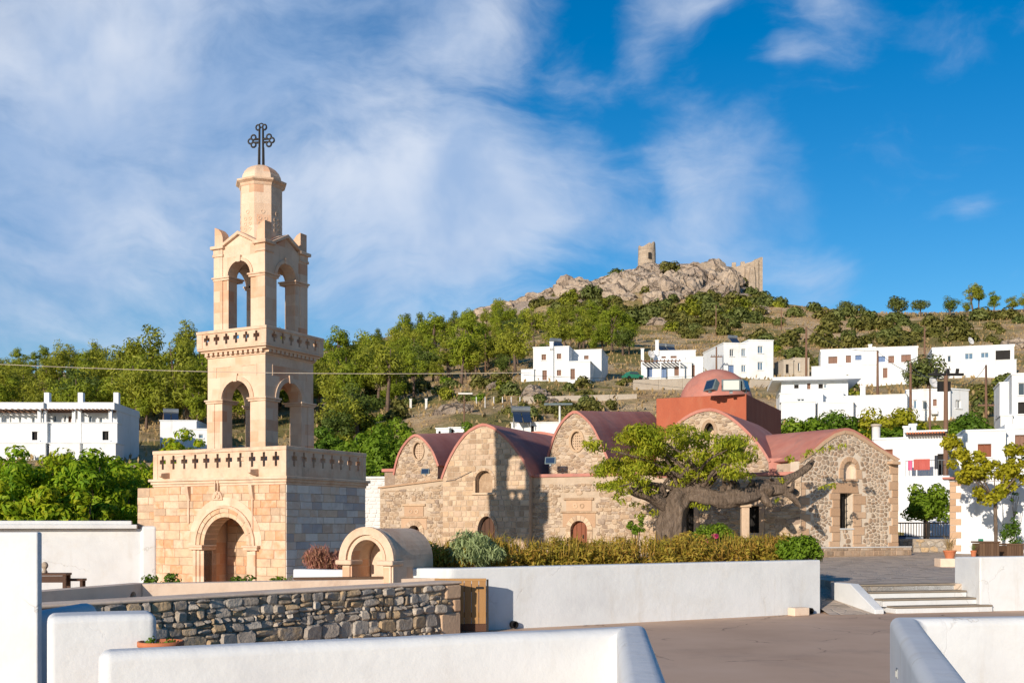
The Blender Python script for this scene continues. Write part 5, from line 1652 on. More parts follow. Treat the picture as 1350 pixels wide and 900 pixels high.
# ------------------------------------------------------------------ chapel on the right
q = P(1053, 0, 42.2)
cp_ = T('chapel', 'gabled rubble stone chapel with barred window and stone quoins at the terrace', 'chapel', (q.x, q.y, .82), 24)
ko = cp_.o
def K(px, py, y=0.0): return cp_.y(px, py, y)
xr = K(1184, 700)[0]; zb_ = -.1
og = [(0, zb_), (xr, zb_), K(1184, 605), K(1160, 591), K(1140, 578), K(1124, 569), K(1113, 567), K(1100, 571), K(1085, 581), K(1068, 596), (0, K(1053, 606)[1])]
wo_ = [K(1107, 696), K(1124, 696), K(1124, 650), K(1107, 650)]
x0_, x1_ = wo_[0][0], wo_[1][0]
wo_ = [(x0_, wo_[0][1]), (x1_, wo_[0][1]), (x1_, wo_[2][1]), (x0_, wo_[2][1])]
nx0, nx1 = K(1112, 620)[0], K(1128, 620)[0]; nz0 = K(1119, 631)[1]; nzt = K(1119, 608)[1]
nr = (nx1 - nx0) / 2
nich = [(nx0, nz0), (nx1, nz0)] + arcpts((nx0 + nx1) / 2, nzt - nr, nr, 0, 180, 8)
MB().prism([og, wo_, nich], 0, .5).build('front_wall', 'mortar_white', ko)
CD = 5.0
MB().prism([[(p[0], p[1] - .04) for p in og]], CD - .3, CD).build('back_wall', 'mortar_pale', ko)
MB().box(0, .4, .5, CD - .3, zb_, og[-1][1] - .1).build('side_wall', 'mortar_pale', ko); MB().box(xr - .4, xr, .5, CD - .3, zb_, og[2][1] - .1).build('side_wall', 'mortar_pale', ko)
MB().prism([[(p[0], p[1]) for p in nich]], .22, .3).build('niche_back', 'beige_plaster', ko)
MB().box(x0_ - .02, x1_ + .02, .42, .46, wo_[0][1] - .02, wo_[2][1] + .02).build('window_dark', 'dark_void', ko)
for k in range(4):
    xx = x0_ + (x1_ - x0_) * (k + .5) / 4
    MB().tube([(xx, .28, wo_[0][1]), (xx, .28, wo_[2][1])], .013, 5).build('window_bar', 'iron', ko)
for k in range(5):
    zz = wo_[0][1] + (wo_[2][1] - wo_[0][1]) * (k + .5) / 5
    MB().tube([(x0_, .28, zz), (x1_, .28, zz)], .011, 5).build('window_bar', 'iron', ko)
MB().box(x0_ - .03, x1_ + .05, -.05, .4, wo_[0][1] - .05, wo_[0][1]).build('window_sill', 'white_plaster', ko, bevel=.01)
MB().box(nx0 - .06, nx1 + .08, -.09, .2, nz0 - .1, nz0).build('niche_sill', 'quoin_stone', ko, bevel=.03)
rk_ = random.Random(5)
# window surround of long and short blocks, quoins on both edges, plinth
def stack(xa, xb, z0, z1, out, hs=(.26, .36)):
    cells = []; z = z0; k = 0
    while z < z1 - .05:
        h_ = min(rk_.uniform(*hs), z1 - z)
        e = out * (1 if k % 2 else .35) * rk_.uniform(.8, 1.1)
        cells.append([(xa - (e if out < 0 and False else 0), z), (xb, z), (xb, z + h_), (xa, z + h_)] if out == 0 else ([(xa - e, z), (xb, z), (xb, z + h_), (xa - e, z + h_)] if xa < xb and out > 0 and stack.left else [(xa, z), (xb + e, z), (xb + e, z + h_), (xa, z + h_)]))
        z += h_; k += 1
    return cells
stack.left = True; s1_ = stack(x0_ - .3, x0_, zb_ + .1, wo_[2][1], .22)
stack.left = False; s2_ = stack(x1_, x1_ + .34, zb_ + .1, wo_[2][1], .3)
stack.left = True; s3_ = stack(xr - .26, xr, zb_ + .1, og[2][1] - .05, .24)
stack.left = False; s4_ = stack(0, .2, zb_ + .1, og[-1][1] - .8, .35)
lint = [[(x0_ - .42, wo_[2][1]), (x1_ + .3, wo_[2][1]), (x1_ + .22, wo_[2][1] + .42), (x0_ - .3, wo_[2][1] + .42)]]
nsur = [[(nx0 - .24, nz0), (nx0, nz0), (nx0, nzt - nr), (nx0 - .24, nzt - nr)], [(nx1, nz0), (nx1 + .34, nz0), (nx1 + .3, nzt - nr), (nx1, nzt - nr)]]
for k in range(5):
    b0, b1 = 36 * k, 36 * (k + 1)
    nsur.append(arcpts((nx0 + nx1) / 2, nzt - nr, nr + .2, b0, b1, 2) + arcpts((nx0 + nx1) / 2, nzt - nr, nr, b1, b0, 1))
quo = s1_ + s2_ + s3_ + s4_ + lint + nsur
lay_stones(ko, quo, FRONT(), 'quoin_stone', name='quoin', gap=.007, depth=.035, bev=.012, rng=rk_, uneven=.15)
def inq(a, b):
    for p in quo:
        if min(v[0] for v in p) - .02 < a < max(v[0] for v in p) + .02 and min(v[1] for v in p) - .01 < b < max(v[1] for v in p) + .01: return True
    return x0_ - .05 < a < x1_ + .05 and wo_[0][1] - .05 < b < wo_[2][1] or (nx0 < a < nx1 and nz0 < b < nzt)
oc = voronoi_cells(ccw([(p[0], p[1]) for p in og]), .19, .155, rk_, [inq], jitter=.8)
lay_stones(ko, oc, FRONT(), 'chapel_stone', gap=.02, depth=.03, bev=.03, soft=.22, rng=rk_, uneven=.5, limit=300)
# raking border of flat stones and the plinth
for (a, b) in zip(og[2:-1], og[3:]):
    d = Vector((b[0] - a[0], b[1] - a[1])); n_ = Vector((d.y, -d.x)).normalized() * -1
    if n_.y > 0: n_ = -n_
    lp = [a, b, (b[0] + n_.x * .13, b[1] + n_.y * .13), (a[0] + n_.x * .13, a[1] + n_.y * .13)]
    MB().prism([lp], -.05, .02).build('raking_stone', 'quoin_stone', ko)
px0 = K(1094, 735)[0]
MB().box(px0 - 1.2, xr + .3, -.42, 5.2, -.3, .40).build('plinth', 'mortar_tan', ko, bevel=.03)
lay_stones(ko, ashlar_rects(px0 - 1.2, xr + .3, -.3, .39, .2, .2, .4, rk_), FRONT(-.42), 'chapel_stone', name='plinth_stone', gap=.01, depth=.02, bev=.015, rng=rk_, soft=.1)
MB().box(px0 - 1.22, xr + .32, -.44, -.1, .40, .44).build('plinth_cap', 'aged_white', ko, bevel=.01)
eg = densify(og[2:], 16)
vs_, n__ = [], len(eg)
co_save = co_; co_ = ko
vault(eg, .0, CD + .2, .1, th=.09, over=.03)
co_ = co_save
# rain spout on the right eave
sp_ = K(1178, 612)
MB().prism([[(sp_[0] - .35, sp_[1]), (sp_[0] + .1, sp_[1] - .02), (sp_[0] + .1, sp_[1] + .1), (sp_[0] - .35, sp_[1] + .12)]], -.3, .05).build('water_spout', 'quoin_stone', ko, bevel=.02)


# ------------------------------------------------------------------ white houses
KIND = {'s': 'shutter', 'b': 'blue_shutter', 'g': 'window_glass', 'd': 'shutter', 'v': 'dark_void', 'n': 'window_blue', 'r': 'red_wood'}
def house(label, px0, D, rot, blocks, wins=(), cat='house', name='house', chim=(), mat='white_house', group=None, zb=None):
    """blocks: (left, right, top, y0, depth[, coping]) in photo pixels read on each block's own front plane; wins: (block, left, right, top, bottom, kind)"""
    q = P(px0, 0, D)
    base = gz(q.x, q.y) if zb is None else zb
    t = T(name, label, cat, (q.x, q.y, base), rot, group)
    t.blocks = []
    for bi, b in enumerate(blocks):
        l, r, top, y0, dep = b[:5]
        cop = b[5] if len(b) > 5 else .12
        x0, _ = t.y(l, 600, y0); x1, _ = t.y(r, 600, y0); z1 = t.y((l + r) / 2, top, y0)[1]
        holes = []
        for (wb, wl, wr, wt, wbm, kd) in wins:
            if wb != bi: continue
            a0, za = t.y(wl, wt, y0); a1, zb_ = t.y(wr, wbm, y0)
            holes.append((a0, a1, zb_, za, kd))
        loops = [[(x0, -2.5), (x1, -2.5), (x1, z1), (x0, z1)]] + [[(h[0], h[2]), (h[1], h[2]), (h[1], h[3]), (h[0], h[3])] for h in holes]
        MB().prism(loops, y0, y0 + .3).build('wall', mat, t.o)
        MB().box(x0, x1, y0 + .3, y0 + dep, -2.5, z1).build('wall_core' if False else 'side_walls', mat, t.o)
        if cop: MB().box(x0 - .06, x1 + .06, y0 - .06, y0 + dep + .06, z1, z1 + cop).build('coping', mat, t.o)
        for h in holes:
            f = bpy.data.objects.new('window' if h[4] not in 'dr' else 'door', None); COL.objects.link(f); f.parent = t.o
            yy = y0 + .14
            wd, hh = h[1] - h[0], h[3] - h[2]
            MB().box(h[0] - .01, h[1] + .01, yy + .05, yy + .1, h[2] - .01, h[3] + .01).build('pane' if h[4] in 'gvn' else 'leaf', KIND[h[4]], f)
            fm = 'white_house' if h[4] in 'gn' else KIND[h[4]]
            e = .06
            MB().box(h[0], h[0] + e, yy - .03, yy + .05, h[2], h[3]).build('frame', fm, f); MB().box(h[1] - e, h[1], yy - .03, yy + .05, h[2], h[3]).build('frame', fm, f)
            MB().box(h[0] + e, h[1] - e, yy - .03, yy + .05, h[3] - e, h[3]).build('frame', fm, f)
            if wd > .5: MB().box((h[0] + h[1]) / 2 - .03, (h[0] + h[1]) / 2 + .03, yy - .02, yy + .05, h[2], h[3] - e).build('mullion', fm, f)
            if hh < 1.7: MB().box(h[0] - .08, h[1] + .08, y0 - .09, y0 + .1, h[2] - .08, h[2]).build('sill', mat, f)
        t.blocks.append((x0, x1, z1, y0, dep))
    for (cl, cr, ct, cb_, y0) in chim:
        x0, z0 = t.y(cl, cb_, y0); x1, z1 = t.y(cr, ct, y0)
        w_ = x1 - x0
        MB().box(x0, x1, y0, y0 + max(.35, w_ * .8), z0 - .3, z1 - .12).build('chimney', mat, t.o, bevel=.02)
        MB().box(x0 - .05, x1 + .05, y0 - .05, y0 + max(.35, w_ * .8) + .05, z1 - .12, z1).build('chimney_cap', mat, t.o, bevel=.02)
    return t
HOUSE_RECTS = []
def keep(l, r, t, b, D): HOUSE_RECTS.append((l, r, t, b, D))

def solar(px, py, D, label, sc=1.0, yaw=20, dish=False):
    t = T('solar_heater', label, 'solar heater', P(px, py, D), yaw)
    pn = MB().box(-.7 * sc, -.03, 0, .06, 0, 1.5 * sc).build('panel', 'solar_glass', t.o); pn.rotation_euler = (R(-48), 0, 0)
    pn = MB().box(.03, .7 * sc, 0, .06, 0, 1.5 * sc).build('panel', 'solar_glass', t.o); pn.rotation_euler = (R(-48), 0, 0)
    m = MB().tube([(-.75 * sc, 1.15 * sc, 1.12 * sc), (.75 * sc, 1.15 * sc, 1.12 * sc)], .27 * sc, 12); m.build('tank', 'grey_metal', t.o)
    for s in (-.6, .6): MB().tube([(s * sc, 1.15 * sc, 1.0 * sc), (s * sc, 1.15 * sc, -.3)], .035, 5).build('stand', 'grey_metal', t.o)
    for s in (-.6, .6): MB().tube([(s * sc, .02, .0), (s * sc, .02, -.3)], .03, 5).build('stand', 'grey_metal', t.o)
    return t

# 1: two-storey house with stepped roof
t = house('two-storey white house with tall chimney and brown shutters on the slope', 703, 125, -12,
      [(703, 750, 458, 0, 8), (752, 793, 462, 2.4, 6), (749, 778, 477, -.9, 4), (687, 704, 487, -.3, 4, .05)],
      [(0, 714, 720, 467, 474.5, 's'), (0, 734, 740, 466, 473, 's'), (0, 715, 721, 488, 501, 'd'), (0, 734, 740, 487.5, 495, 's'), (2, 752, 758, 486, 500, 'd'), (1, 770, 776, 468.5, 473.5, 's')],
      chim=[(724.5, 729.5, 450, 459, -.25)])
MB().box(*[t.y(724.5, 470, -.25)[0], t.y(729.5, 470, -.25)[0]], -.25, .0, -2, t.y(727, 459, -.25)[1]).build('flue', 'white_house', t.o)
solar(737, 458, 128, 'solar water heater on the roof of the house with the tall chimney', .9)
keep(685, 795, 448, 501, 125)
# 2: house with pergola
t = house('long white house with wooden pergola, satellite dishes and blue doors above a concrete retaining wall', 846, 130, -6,
      [(846, 912, 479, 0, 6), (862, 917, 463, 2.2, 5), (904, 927, 471, .4, 6)],
      [(0, 853, 860, 484, 497, 'b'), (0, 871, 878.5, 484, 497.5, 'b'), (0, 889, 895, 483, 495, 's'), (2, 907, 916, 481, 497, 'd'), (1, 872, 878, 469.5, 472, 's'), (1, 884, 892, 469, 472, 's')],
      chim=[(864, 868.5, 448, 465, 2.0), (845, 849, 459, 480, .3)])
x0, z0 = t.y(846, 477, -1.7); x1, _ = t.y(896, 477, -1.7)
for k in range(11):
    xx = x0 + (x1 - x0) * k / 10
    MB().box(xx - .06, xx + .06, -2.0, .0, z0 + .1, z0 + .22).build('pergola_beam', 'pole_wood', t.o)
MB().box(x0 - .2, x1 + .2, -1.9, -1.78, z0, z0 + .1).build('pergola_rail', 'pole_wood', t.o)
for xx in (x0, (x0 + x1) / 2, x1): MB().box(xx - .07, xx + .07, -1.91, -1.77, -1, z0).build('pergola_post', 'white_house', t.o)
solar(877, 463, 134, 'solar water heater behind the dish on the pergola house', .8); solar(889, 464, 134, 'angled solar water heater at the pergola house roof edge', .8, 30)
keep(838, 930, 447, 500, 130)
# 3: two-storey house with blue windows
t = house('square two-storey white house with blue windows and doors above the red dome', 954, 135, 8,
      [(954, 988, 453, 0, 8), (987, 1019.5, 449, -.25, 8)],
      [(0, 962, 967.5, 460, 469.5, 'g'), (0, 977.5, 983, 459.5, 469.5, 'n'), (1, 999, 1006, 456, 465.5, 'n'), (0, 960, 967.5, 481, 492, 'b'), (0, 977.5, 983.5, 481, 490, 'n'), (1, 999, 1006, 477, 487.5, 'n')])
solar(971, 452, 138, 'solar water heater on the roof of the square two-storey house', .8)
keep(950, 1062, 445, 498, 135)
# stone annex right of it
t = house('low tan stone outbuilding with dark gate next to the square two-storey house', 1033, 136, 8, [(1033, 1046, 475, 0, 3, .1), (1046, 1067, 472.5, .2, 4, .1)], [(0, 1036, 1040, 480, 492, 'v'), (1, 1052, 1055, 478, 489, 'g')], mat='concrete', name='outbuilding', cat='outbuilding')
# 4: long house
t = house('long single-storey white house with brown shutters and a white terrace wall below', 1082, 132, -14,
      [(1082, 1210, 461, 0, 8, .25), (1070, 1220, 481, -1.6, 1.6, .06)],
      [(0, 1092, 1104, 470, 479, 's'), (0, 1115, 1122, 468.5, 478, 's'), (0, 1127.5, 1136, 468, 474.5, 'b'), (0, 1158, 1167, 469.5, 477, 'b'), (0, 1171, 1179, 469, 478.5, 's'), (0, 1188, 1201, 467.5, 477, 's'), (1, 1164, 1170, 485, 498, 'd')],
      chim=[(1145, 1149.5, 453.5, 463, .4), (1150.5, 1154, 457, 463, .5)])
keep(1068, 1222, 452, 503, 132)
# 5: right house
t = house('single-storey white house with deep porch and satellite dish', 1229, 136, -16,
      [(1229, 1337, 459, 0, 7, .3), (1228, 1340, 476, -1.5, 1.5, .05)],
      [(0, 1249, 1254, 468.5, 478.5, 'g'), (0, 1272, 1283, 465.5, 473, 'n'), (0, 1293, 1304, 464.5, 471, 'n'), (0, 1312.5, 1332, 462, 474, 'v')])
keep(1226, 1342, 448, 494, 136)
# 6: flat roofed house with broad eaves
t = house('white house with broad flat projecting roof slab and lower annexes by the red dome', 1030, 95, -10,
      [(1030, 1118, 502, 0, 7, 0), (1028, 1085, 519, -2.2, 3, .1), (1030, 1075, 530, -3.4, 2, .1), (1068, 1112, 517, -1.2, 3, .12)],
      [(0, 1047, 1053, 507, 512, 'v'), (0, 1079, 1085, 506, 512, 'v'), (0, 1086, 1090, 506, 511, 'n'), (0, 1064, 1068.5, 505, 513, 's'), (1, 1051, 1061, 525, 531, 'g')])
b = t.blocks[0]
MB().box(b[0] - .8, b[1] + 1.0, b[3] - 1.0, b[3] + b[4] + .5, b[2], b[2] + .28).build('roof_slab', 'white_house', t.o, bevel=.03)
keep(1022, 1130, 490, 545, 95)
# 7: long low house with corner
t = house('long low white house with chimney, air conditioners and a bright hedge in front', 1112, 92, -18,
      [(1112, 1196, 521, 0, 6, .05), (1195, 1253, 514, 1.0, 6, .1), (1078, 1125, 531, -1, 4, .1)],
      [(1, 1216, 1222, 528, 539, 'g'), (1, 1204, 1209, 527, 538, 'n'), (1, 1230, 1235, 526, 535, 's')], chim=[(1134, 1141, 508, 524, .2)])
MB().box(*[t.y(1228, 540, .7)[0], t.y(1236, 540, .7)[0]], .5, 1.0, t.y(1228, 546, .7)[1], t.y(1228, 540, .7)[1]).build('air_conditioner', 'aged_white', t.o)
t2 = house('white house wing with one dark window beside the bare brown slope', 1253, 91, 24, [(1253, 1277, 514, 0, 6, .12)], [(0, 1260, 1267, 527, 538, 'g')])
keep(1076, 1280, 506, 550, 92)
# 8: right edge building
t = house('tall white house with balcony standing at the foot of the brown slope', 1334, 80, -18, [(1334, 1395, 493, 0, 7, .12), (1318, 1335, 505, 2, 4, .1), (1319, 1335, 548, -.5, 3, .1)], [(0, 1342, 1360, 504, 520, 'g'), (0, 1342, 1360, 530, 545, 'v')])
keep(1310, 1360, 488, 560, 80)
# 9: near white house with balcony
t = house('near white house with balcony, laundry and tiled canopy behind the chapel', 1152, 58, -22,
      [(1152, 1196, 579, 1.2, 7, .1), (1195, 1246, 571, .6, 8, 0), (1192, 1252, 627, -.6, 2, .0)],
      [(1, 1236, 1244, 598, 626, 'v'), (0, 1167, 1177, 592, 601, 'r')], chim=[(1191, 1199, 561, 578, 1.5), (1199, 1208, 558, 576, 1.8)])
x0, z0 = t.y(1195, 571, .5); x1, z1 = t.y(1246, 573, .5)
MB().box(x0 - .1, x1 + .1, -.0, 8.0, z0, z0 + .1).build('roof_slab', 'white_house', t.o)
for k in range(14):
    xx = x0 + (x1 - x0) * (k + .5) / 14
    MB().tube([(xx, -.15, z0 - .04), (xx, .62, z0 - .02)], .055, 6).build('roof_tile', 'terracotta', t.o)
xa, za = t.y(1194, 607, -.6); xb, zb2 = t.y(1246, 627, -.6)
MB().tube([(xa, -.55, za), (xb, -.55, za)], .02, 5).build('balcony_rail', 'grey_metal', t.o)
for k in range(13):
    xx = xa + (xb - xa) * k / 12
    MB().tube([(xx, -.55, zb2), (xx, -.55, za)], .012, 5).build('baluster', 'grey_metal', t.o)
def laundry(pl, pr, pt, pb, mat, label):
    a0, za_ = t.y(pl, pt, -.62); a1, zb_ = t.y(pr, pb, -.62)
    n = 8; vs = []; fs = []
    for k in range(n + 1):
        f = k / n; xx = a0 + (a1 - a0) * f; yo = -.62 - .03 * math.sin(f * 9)
        vs += [(xx, yo, za_), (xx, yo - .02 * math.sin(f * 14), zb_), (xx, yo + .02, za_), (xx, yo + .02 - .02 * math.sin(f * 14), zb_)]
    for k in range(n):
        a = k * 4; fs += [(a, a + 1, a + 5, a + 4), (a + 2, a + 6, a + 7, a + 3), (a, a + 4, a + 6, a + 2), (a + 1, a + 3, a + 7, a + 5)]
    fs += [(0, 2, 3, 1), (n * 4, n * 4 + 1, n * 4 + 3, n * 4 + 2)]
    o = MB().add(vs, fs).build('laundry', mat, None); o.location = t.loc; o.rotation_euler = (0, 0, t.rot)
    tag(o, label, 'laundry')
laundry(1204.5, 1226, 605, 619, 'cloth_red', 'red blanket hung over the balcony rail of the near white house')
laundry(1197, 1202.5, 607, 619.5, 'cloth_pink', 'small pink towel hung next to the red blanket')
laundry(1232, 1236, 600, 618, 'cloth_dark', 'dark garment hanging at the end of the balcony rail')
st_ = T('stovepipe', 'round white stovepipe standing on the near white house roof', 'chimney', P(1155, 590, 60), 0)
MB().tube([(0, 0, -.6), (0, 0, 1.15)], .22, 12).build('pipe', 'aged_white', st_.o, smooth=True); MB().tube([(0, 0, 1.15), (0, 0, 1.28)], .28, 12).build('cap', 'concrete', st_.o, smooth=True)
# low canopy roof, long
t = house('white flat-roofed house with brown shutters behind the yellow-green tree', 1246, 64, -16, [(1246, 1300, 577, 1.2, 6, .1), (1271, 1326, 568, .2, 7, .1), (1326, 1420, 565, 1.2, 7, .3)], [(1, 1289, 1307, 585, 602, 'r'), (2, 1338, 1352, 573, 590, 's')])
keep(1148, 1360, 556, 700, 56)
# 11: white building with stone quoins at the terrace
t11 = house('white plastered building with toothed peach stone quoins facing the terrace', 1253, 45.5, -24, [(1253, 1338, 634, 0, 5, .1), (1337, 1440, 628, -.5, 5, .1)], [], name='corner_house', zb=.85)
x0 = t11.blocks[0][0]
z = -.1; k = 0; qs = []
zt11 = t11.blocks[0][2]
while z < zt11 - .05:
    hh = min(.27, zt11 - z); e = .42 if k % 2 else .22
    qs.append([(x0 - .03, z), (x0 + e, z), (x0 + e, z + hh), (x0 - .03, z + hh)]); z += hh; k += 1
lay_stones(t11.o, qs, FRONT(0), 'quoin_stone', name='quoin', gap=.005, depth=.03, bev=.01, rng=random.Random(2))
xe, ze = t11.y(1246, 636, -.1); xf, _ = t11.y(1330, 632, -.1)
MB().box(x0 - .3, x0 + 1.4, -.35, 1.0, zt11 + .1, zt11 + .18).build('roof_edge', 'red_roof', t11.o)

# left houses
def left_house(px0, D, rot, pr, label, wdx):
    t = house(label, px0, D, rot, [(px0, pr, 541, 0, 6, 0), (px0, pr, 557.5, -1.3, 1.3, .06), (px0 + 2, pr - 2, 584, -2.2, 2.2, .04)], [(0,) + w_ for w_ in wdx[0]] + [(1,) + w_ for w_ in wdx[1]])
    b = t.blocks[0]
    MB().box(b[0] - .05, b[1] + .05, b[3] - .9, b[3] + 6, b[2], b[2] + .55).build('parapet', 'white_house', t.o)
    n = 9
    for k in range(n):
        xx = b[0] + (b[1] - b[0]) * (k + .5) / n
        MB().box(xx - .05, xx + .05, b[3] - 1.6, b[3], b[2] - .14, b[2] - .02).build('pergola_beam', 'pole_wood', t.o)
    MB().box(b[0], b[1], b[3] - .85, b[3] - .75, b[2] - .26, b[2] - .14).build('pergola_rail', 'pole_wood', t.o)
    for s in (b[0] + .1, b[1] - .3): MB().box(s, s + .25, -1.2, -.95, 0, b[2]).build('pillar', 'white_house', t.o)
    MB().box(b[1] - .6, b[1] - .2, b[3] + 1, b[3] + 1.5, b[2] + .55, b[2] + 1.55).build('chimney', 'white_house', t.o, bevel=.02)
    return t
left_house(-10, 86, 3, 62, 'white terrace house at the row end away from the bell tower, with four balcony windows', [[(13, 15, 548, 558, 'g'), (25, 28, 549, 558, 'n'), (42, 46, 549, 558, 'n'), (57, 61, 549, 558, 'n')], [(42, 52, 568.5, 580, 'v')]])
left_house(62.5, 86.5, 3, 107, 'white terrace house in the middle of the row with a chimney at its party wall', [[(70, 74, 547, 556, 'n'), (84, 87, 547, 556, 'n'), (90, 94, 548, 558, 's')], []])
left_house(107.5, 86.2, 3, 154.5, 'white terrace house at the row end nearest the bell tower, chimney on its gable', [[(117, 121, 548, 557, 'n'), (131, 135, 549, 557, 'n')], [(135, 145, 568, 580, 'v')]])
keep(-20, 158, 518, 600, 86)
t = house('small white house with water tank half hidden by trees left of the bell tower', 211, 98, 4, [(211, 259, 555, 0, 6, .1), (242, 274, 566, -1.5, 3, .1)], [(1, 262, 268, 572, 577, 'n')])
solar(226, 555, 100, 'solar water heater on the small house half hidden by trees', .9)
t = house('little white flat-roofed shed with red door behind the church vaults', 575, 78, -12, [(575, 592, 565, 0, 4, .08), (592, 618, 564, .6, 4, .08)], [(0, 578, 581, 568, 573, 'v'), (1, 592.5, 598, 566, 580, 'r')], name='shed', cat='shed')
t = house('low white wall-like house with solar panel behind the church portal', 674, 76, -8, [(674, 742, 557, 0, 5, .05)], [(0, 700, 704, 561, 570, 'v')])
solar(690, 556, 75, 'solar water heater behind the church portal on the low white house', .85, 10)
keep(572, 745, 555, 590, 72)
# grey rubble wall left of the church
q = P(484, 0, 55.0)
t = T('side_wall', 'whitewashed rubble wall between bell tower and church', 'wall', (q.x, q.y, 0), -12)
zz = t.y(490, 631)[1]; xx = t.y(513, 631)[0]
MB().box(-2.5, xx, 0, .5, 0, zz).build('core', 'aged_white', t.o)
rr = random.Random(8)
lay_stones(t.o, ashlar_rects(-2.5, xx, 1.2, zz, .22, .25, .5, rr), FRONT(), 'aged_white', gap=.02, depth=.03, bev=.02, soft=.15, rng=rr, uneven=.5)
MB().box(-2.6, xx + .05, -.08, .58, zz, zz + .12).build('coping', 'aged_white', t.o, bevel=.02)

# retaining walls on the slope
def slope_wall(label, a, b, pyt, D0, D1, hgt, mat='concrete'):
    p0, p1 = P(a, pyt[0], D0), P(b, pyt[1], D1)
    d = p1.xy - p0.xy
    t = T('retaining_wall', label, 'wall', (p0.x, p0.y, min(p0.z, p1.z) - hgt), math.degrees(math.atan2(d.y, d.x)))
    L = d.length; z0, z1 = p0.z - t.loc.z, p1.z - t.loc.z
    n = max(2, int(L / 2.6))
    for k in range(n):
        f0, f1 = k / n, (k + 1) / n
        o = MB().prism([[(L * f0 + .02, -1), (L * f1 - .02, -1), (L * f1 - .02, z0 + (z1 - z0) * f1), (L * f0 + .02, z0 + (z1 - z0) * f0)]], .03 * (k % 2), .35).build('panel', mat, t.o)
    MB().prism([[(0, -1), (L, -1), (L, z1 - .05), (0, z0 - .05)]], .1, .33).build('core', mat, t.o)
slope_wall('pale concrete retaining wall under the pergola house', 836, 962, (500.5, 497), 118, 121, 2.2)
slope_wall('long low tan retaining wall on the brown slope under the two-storey house', 690, 840, (523, 519), 109, 112, 1.6)
slope_wall('tan retaining wall below the square two-storey house', 990, 1050, (500, 502), 122, 124, 2.5)


# ------------------------------------------------------------------ castle ruin on the summit
def ruin_top(a0, a1, z, n, amp, rng, merl=None):
    out = []
    for k in range(n + 1):
        f = k / n; zz = z(f) + rng.uniform(-amp, amp)
        out.append((a0 + (a1 - a0) * f, zz))
    return out
rc2 = random.Random(4)
ks = T('castle_keep', 'ruined round castle keep with broken top on the rocky summit', 'tower', P(855, 372, 309), 0)
z1a = ks.y(849, 320)[1]; z1b = ks.y(859, 317)[1]; x0 = ks.y(842.5, 340)[0]; x1 = ks.y(866, 340)[0]
r_ = (x1 - x0) / 2; cx_ = (x0 + x1) / 2
n = 18; vs = []; fs = []
ths = [2 * math.pi * k / n for k in range(n)]
for lev in range(7):
    f = lev / 6
    for k, th in enumerate(ths):
        top = z1b - (.9 if math.cos(th) < -.1 else 0) - 1.3 * (mnoise.noise(Vector((math.cos(th) * 2, math.sin(th) * 2, 3))) + .2) * (1 if math.sin(th) < .3 else 2.2)
        z = -4 + (top + 4) * f
        rr = r_ * (1.12 - .16 * f) * (1 + .04 * mnoise.noise(Vector((math.cos(th) * 3, math.sin(th) * 3, z * .5))))
        vs.append((cx_ + rr * math.cos(th), r_ + rr * math.sin(th), z))
for k, th in enumerate(ths):
    v = vs[6 * n + k]; vs.append((cx_ + (v[0] - cx_) * .7, r_ + (v[1] - r_) * .7, v[2] - .2))
for k, th in enumerate(ths):
    v = vs[6 * n + k]; vs.append((cx_ + (v[0] - cx_) * .7, r_ + (v[1] - r_) * .7, 3))
for lev in range(8):
    for k in range(n): k2 = (k + 1) % n; fs.append((lev * n + k, lev * n + k2, (lev + 1) * n + k2, (lev + 1) * n + k))
MB().add(vs, fs).build('wall', 'castle_stone', ks.o)
wx, wz = ks.y(856.5, 337, 0)
MB().box(wx - .4, wx + .4, -.25, .6, wz - .9, wz + .9).build('slit_window', 'dark_void', ks.o)
# curtain wall
def curtain(label, pl, pr, tops, D0, D1, th=1.6, pyb=395, merl=()):
    p0, p1 = P(pl, pyb, D0), P(pr, pyb, D1)
    d = p1.xy - p0.xy
    t = T('castle_wall', label, 'castle wall', (p0.x, p0.y, min(p0.z, p1.z)), math.degrees(math.atan2(d.y, d.x)))
    L = d.length
    top = []
    for (px, py) in tops:
        x, z = t.y(px, py); top.append((x, z))
    # jagged edge
    prof = []
    for (a, b) in zip(top[:-1], top[1:]):
        m = max(1, int(abs(b[0] - a[0]) / .9))
        for k in range(m):
            f = k / m; prof.append((a[0] + (b[0] - a[0]) * f, a[1] + (b[1] - a[1]) * f + rc2.uniform(-.18, .18)))
    prof.append(top[-1])
    lp = [(prof[0][0], -6), (prof[-1][0], -6)] + prof[::-1]
    MB().prism([lp], 0, th).build('wall', 'castle_stone', t.o)
    for (ml, mr, mt, mb_) in merl:
        x0, z0 = t.y(ml, mb_); x1, z1 = t.y(mr, mt)
        MB().box(x0, x1, .1, th - .2, z0 - .6, z1).build('merlon', 'castle_stone', t.o, bevel=.12)
    return t
curtain('ruined curtain wall with three merlons between keep and corner bastion', 952, 992, [(952, 351), (962, 351.5), (972, 350.5), (982, 348), (992, 345)], 307, 306, merl=[(953, 957, 348, 352), (965, 970.5, 345.5, 351), (976.5, 982, 344.5, 350)])
t = curtain('tall ruined corner bastion rising to a point at the end of the castle wall', 983, 1005.5, [(983, 351), (990, 345), (996, 342), (1003, 338.5), (1005.5, 339)], 305, 305.5, th=4.5)
px_, pz_ = t.y(997, 345); MB().box(px_ - .5, px_ + .5, -.5, .2, 0, pz_ + .6).build('buttress', 'castle_stone', t.o)
lp_ = [t.y(983, 392, -1.1), t.y(996, 392, -1.1), t.y(994, 350, -1.1)]
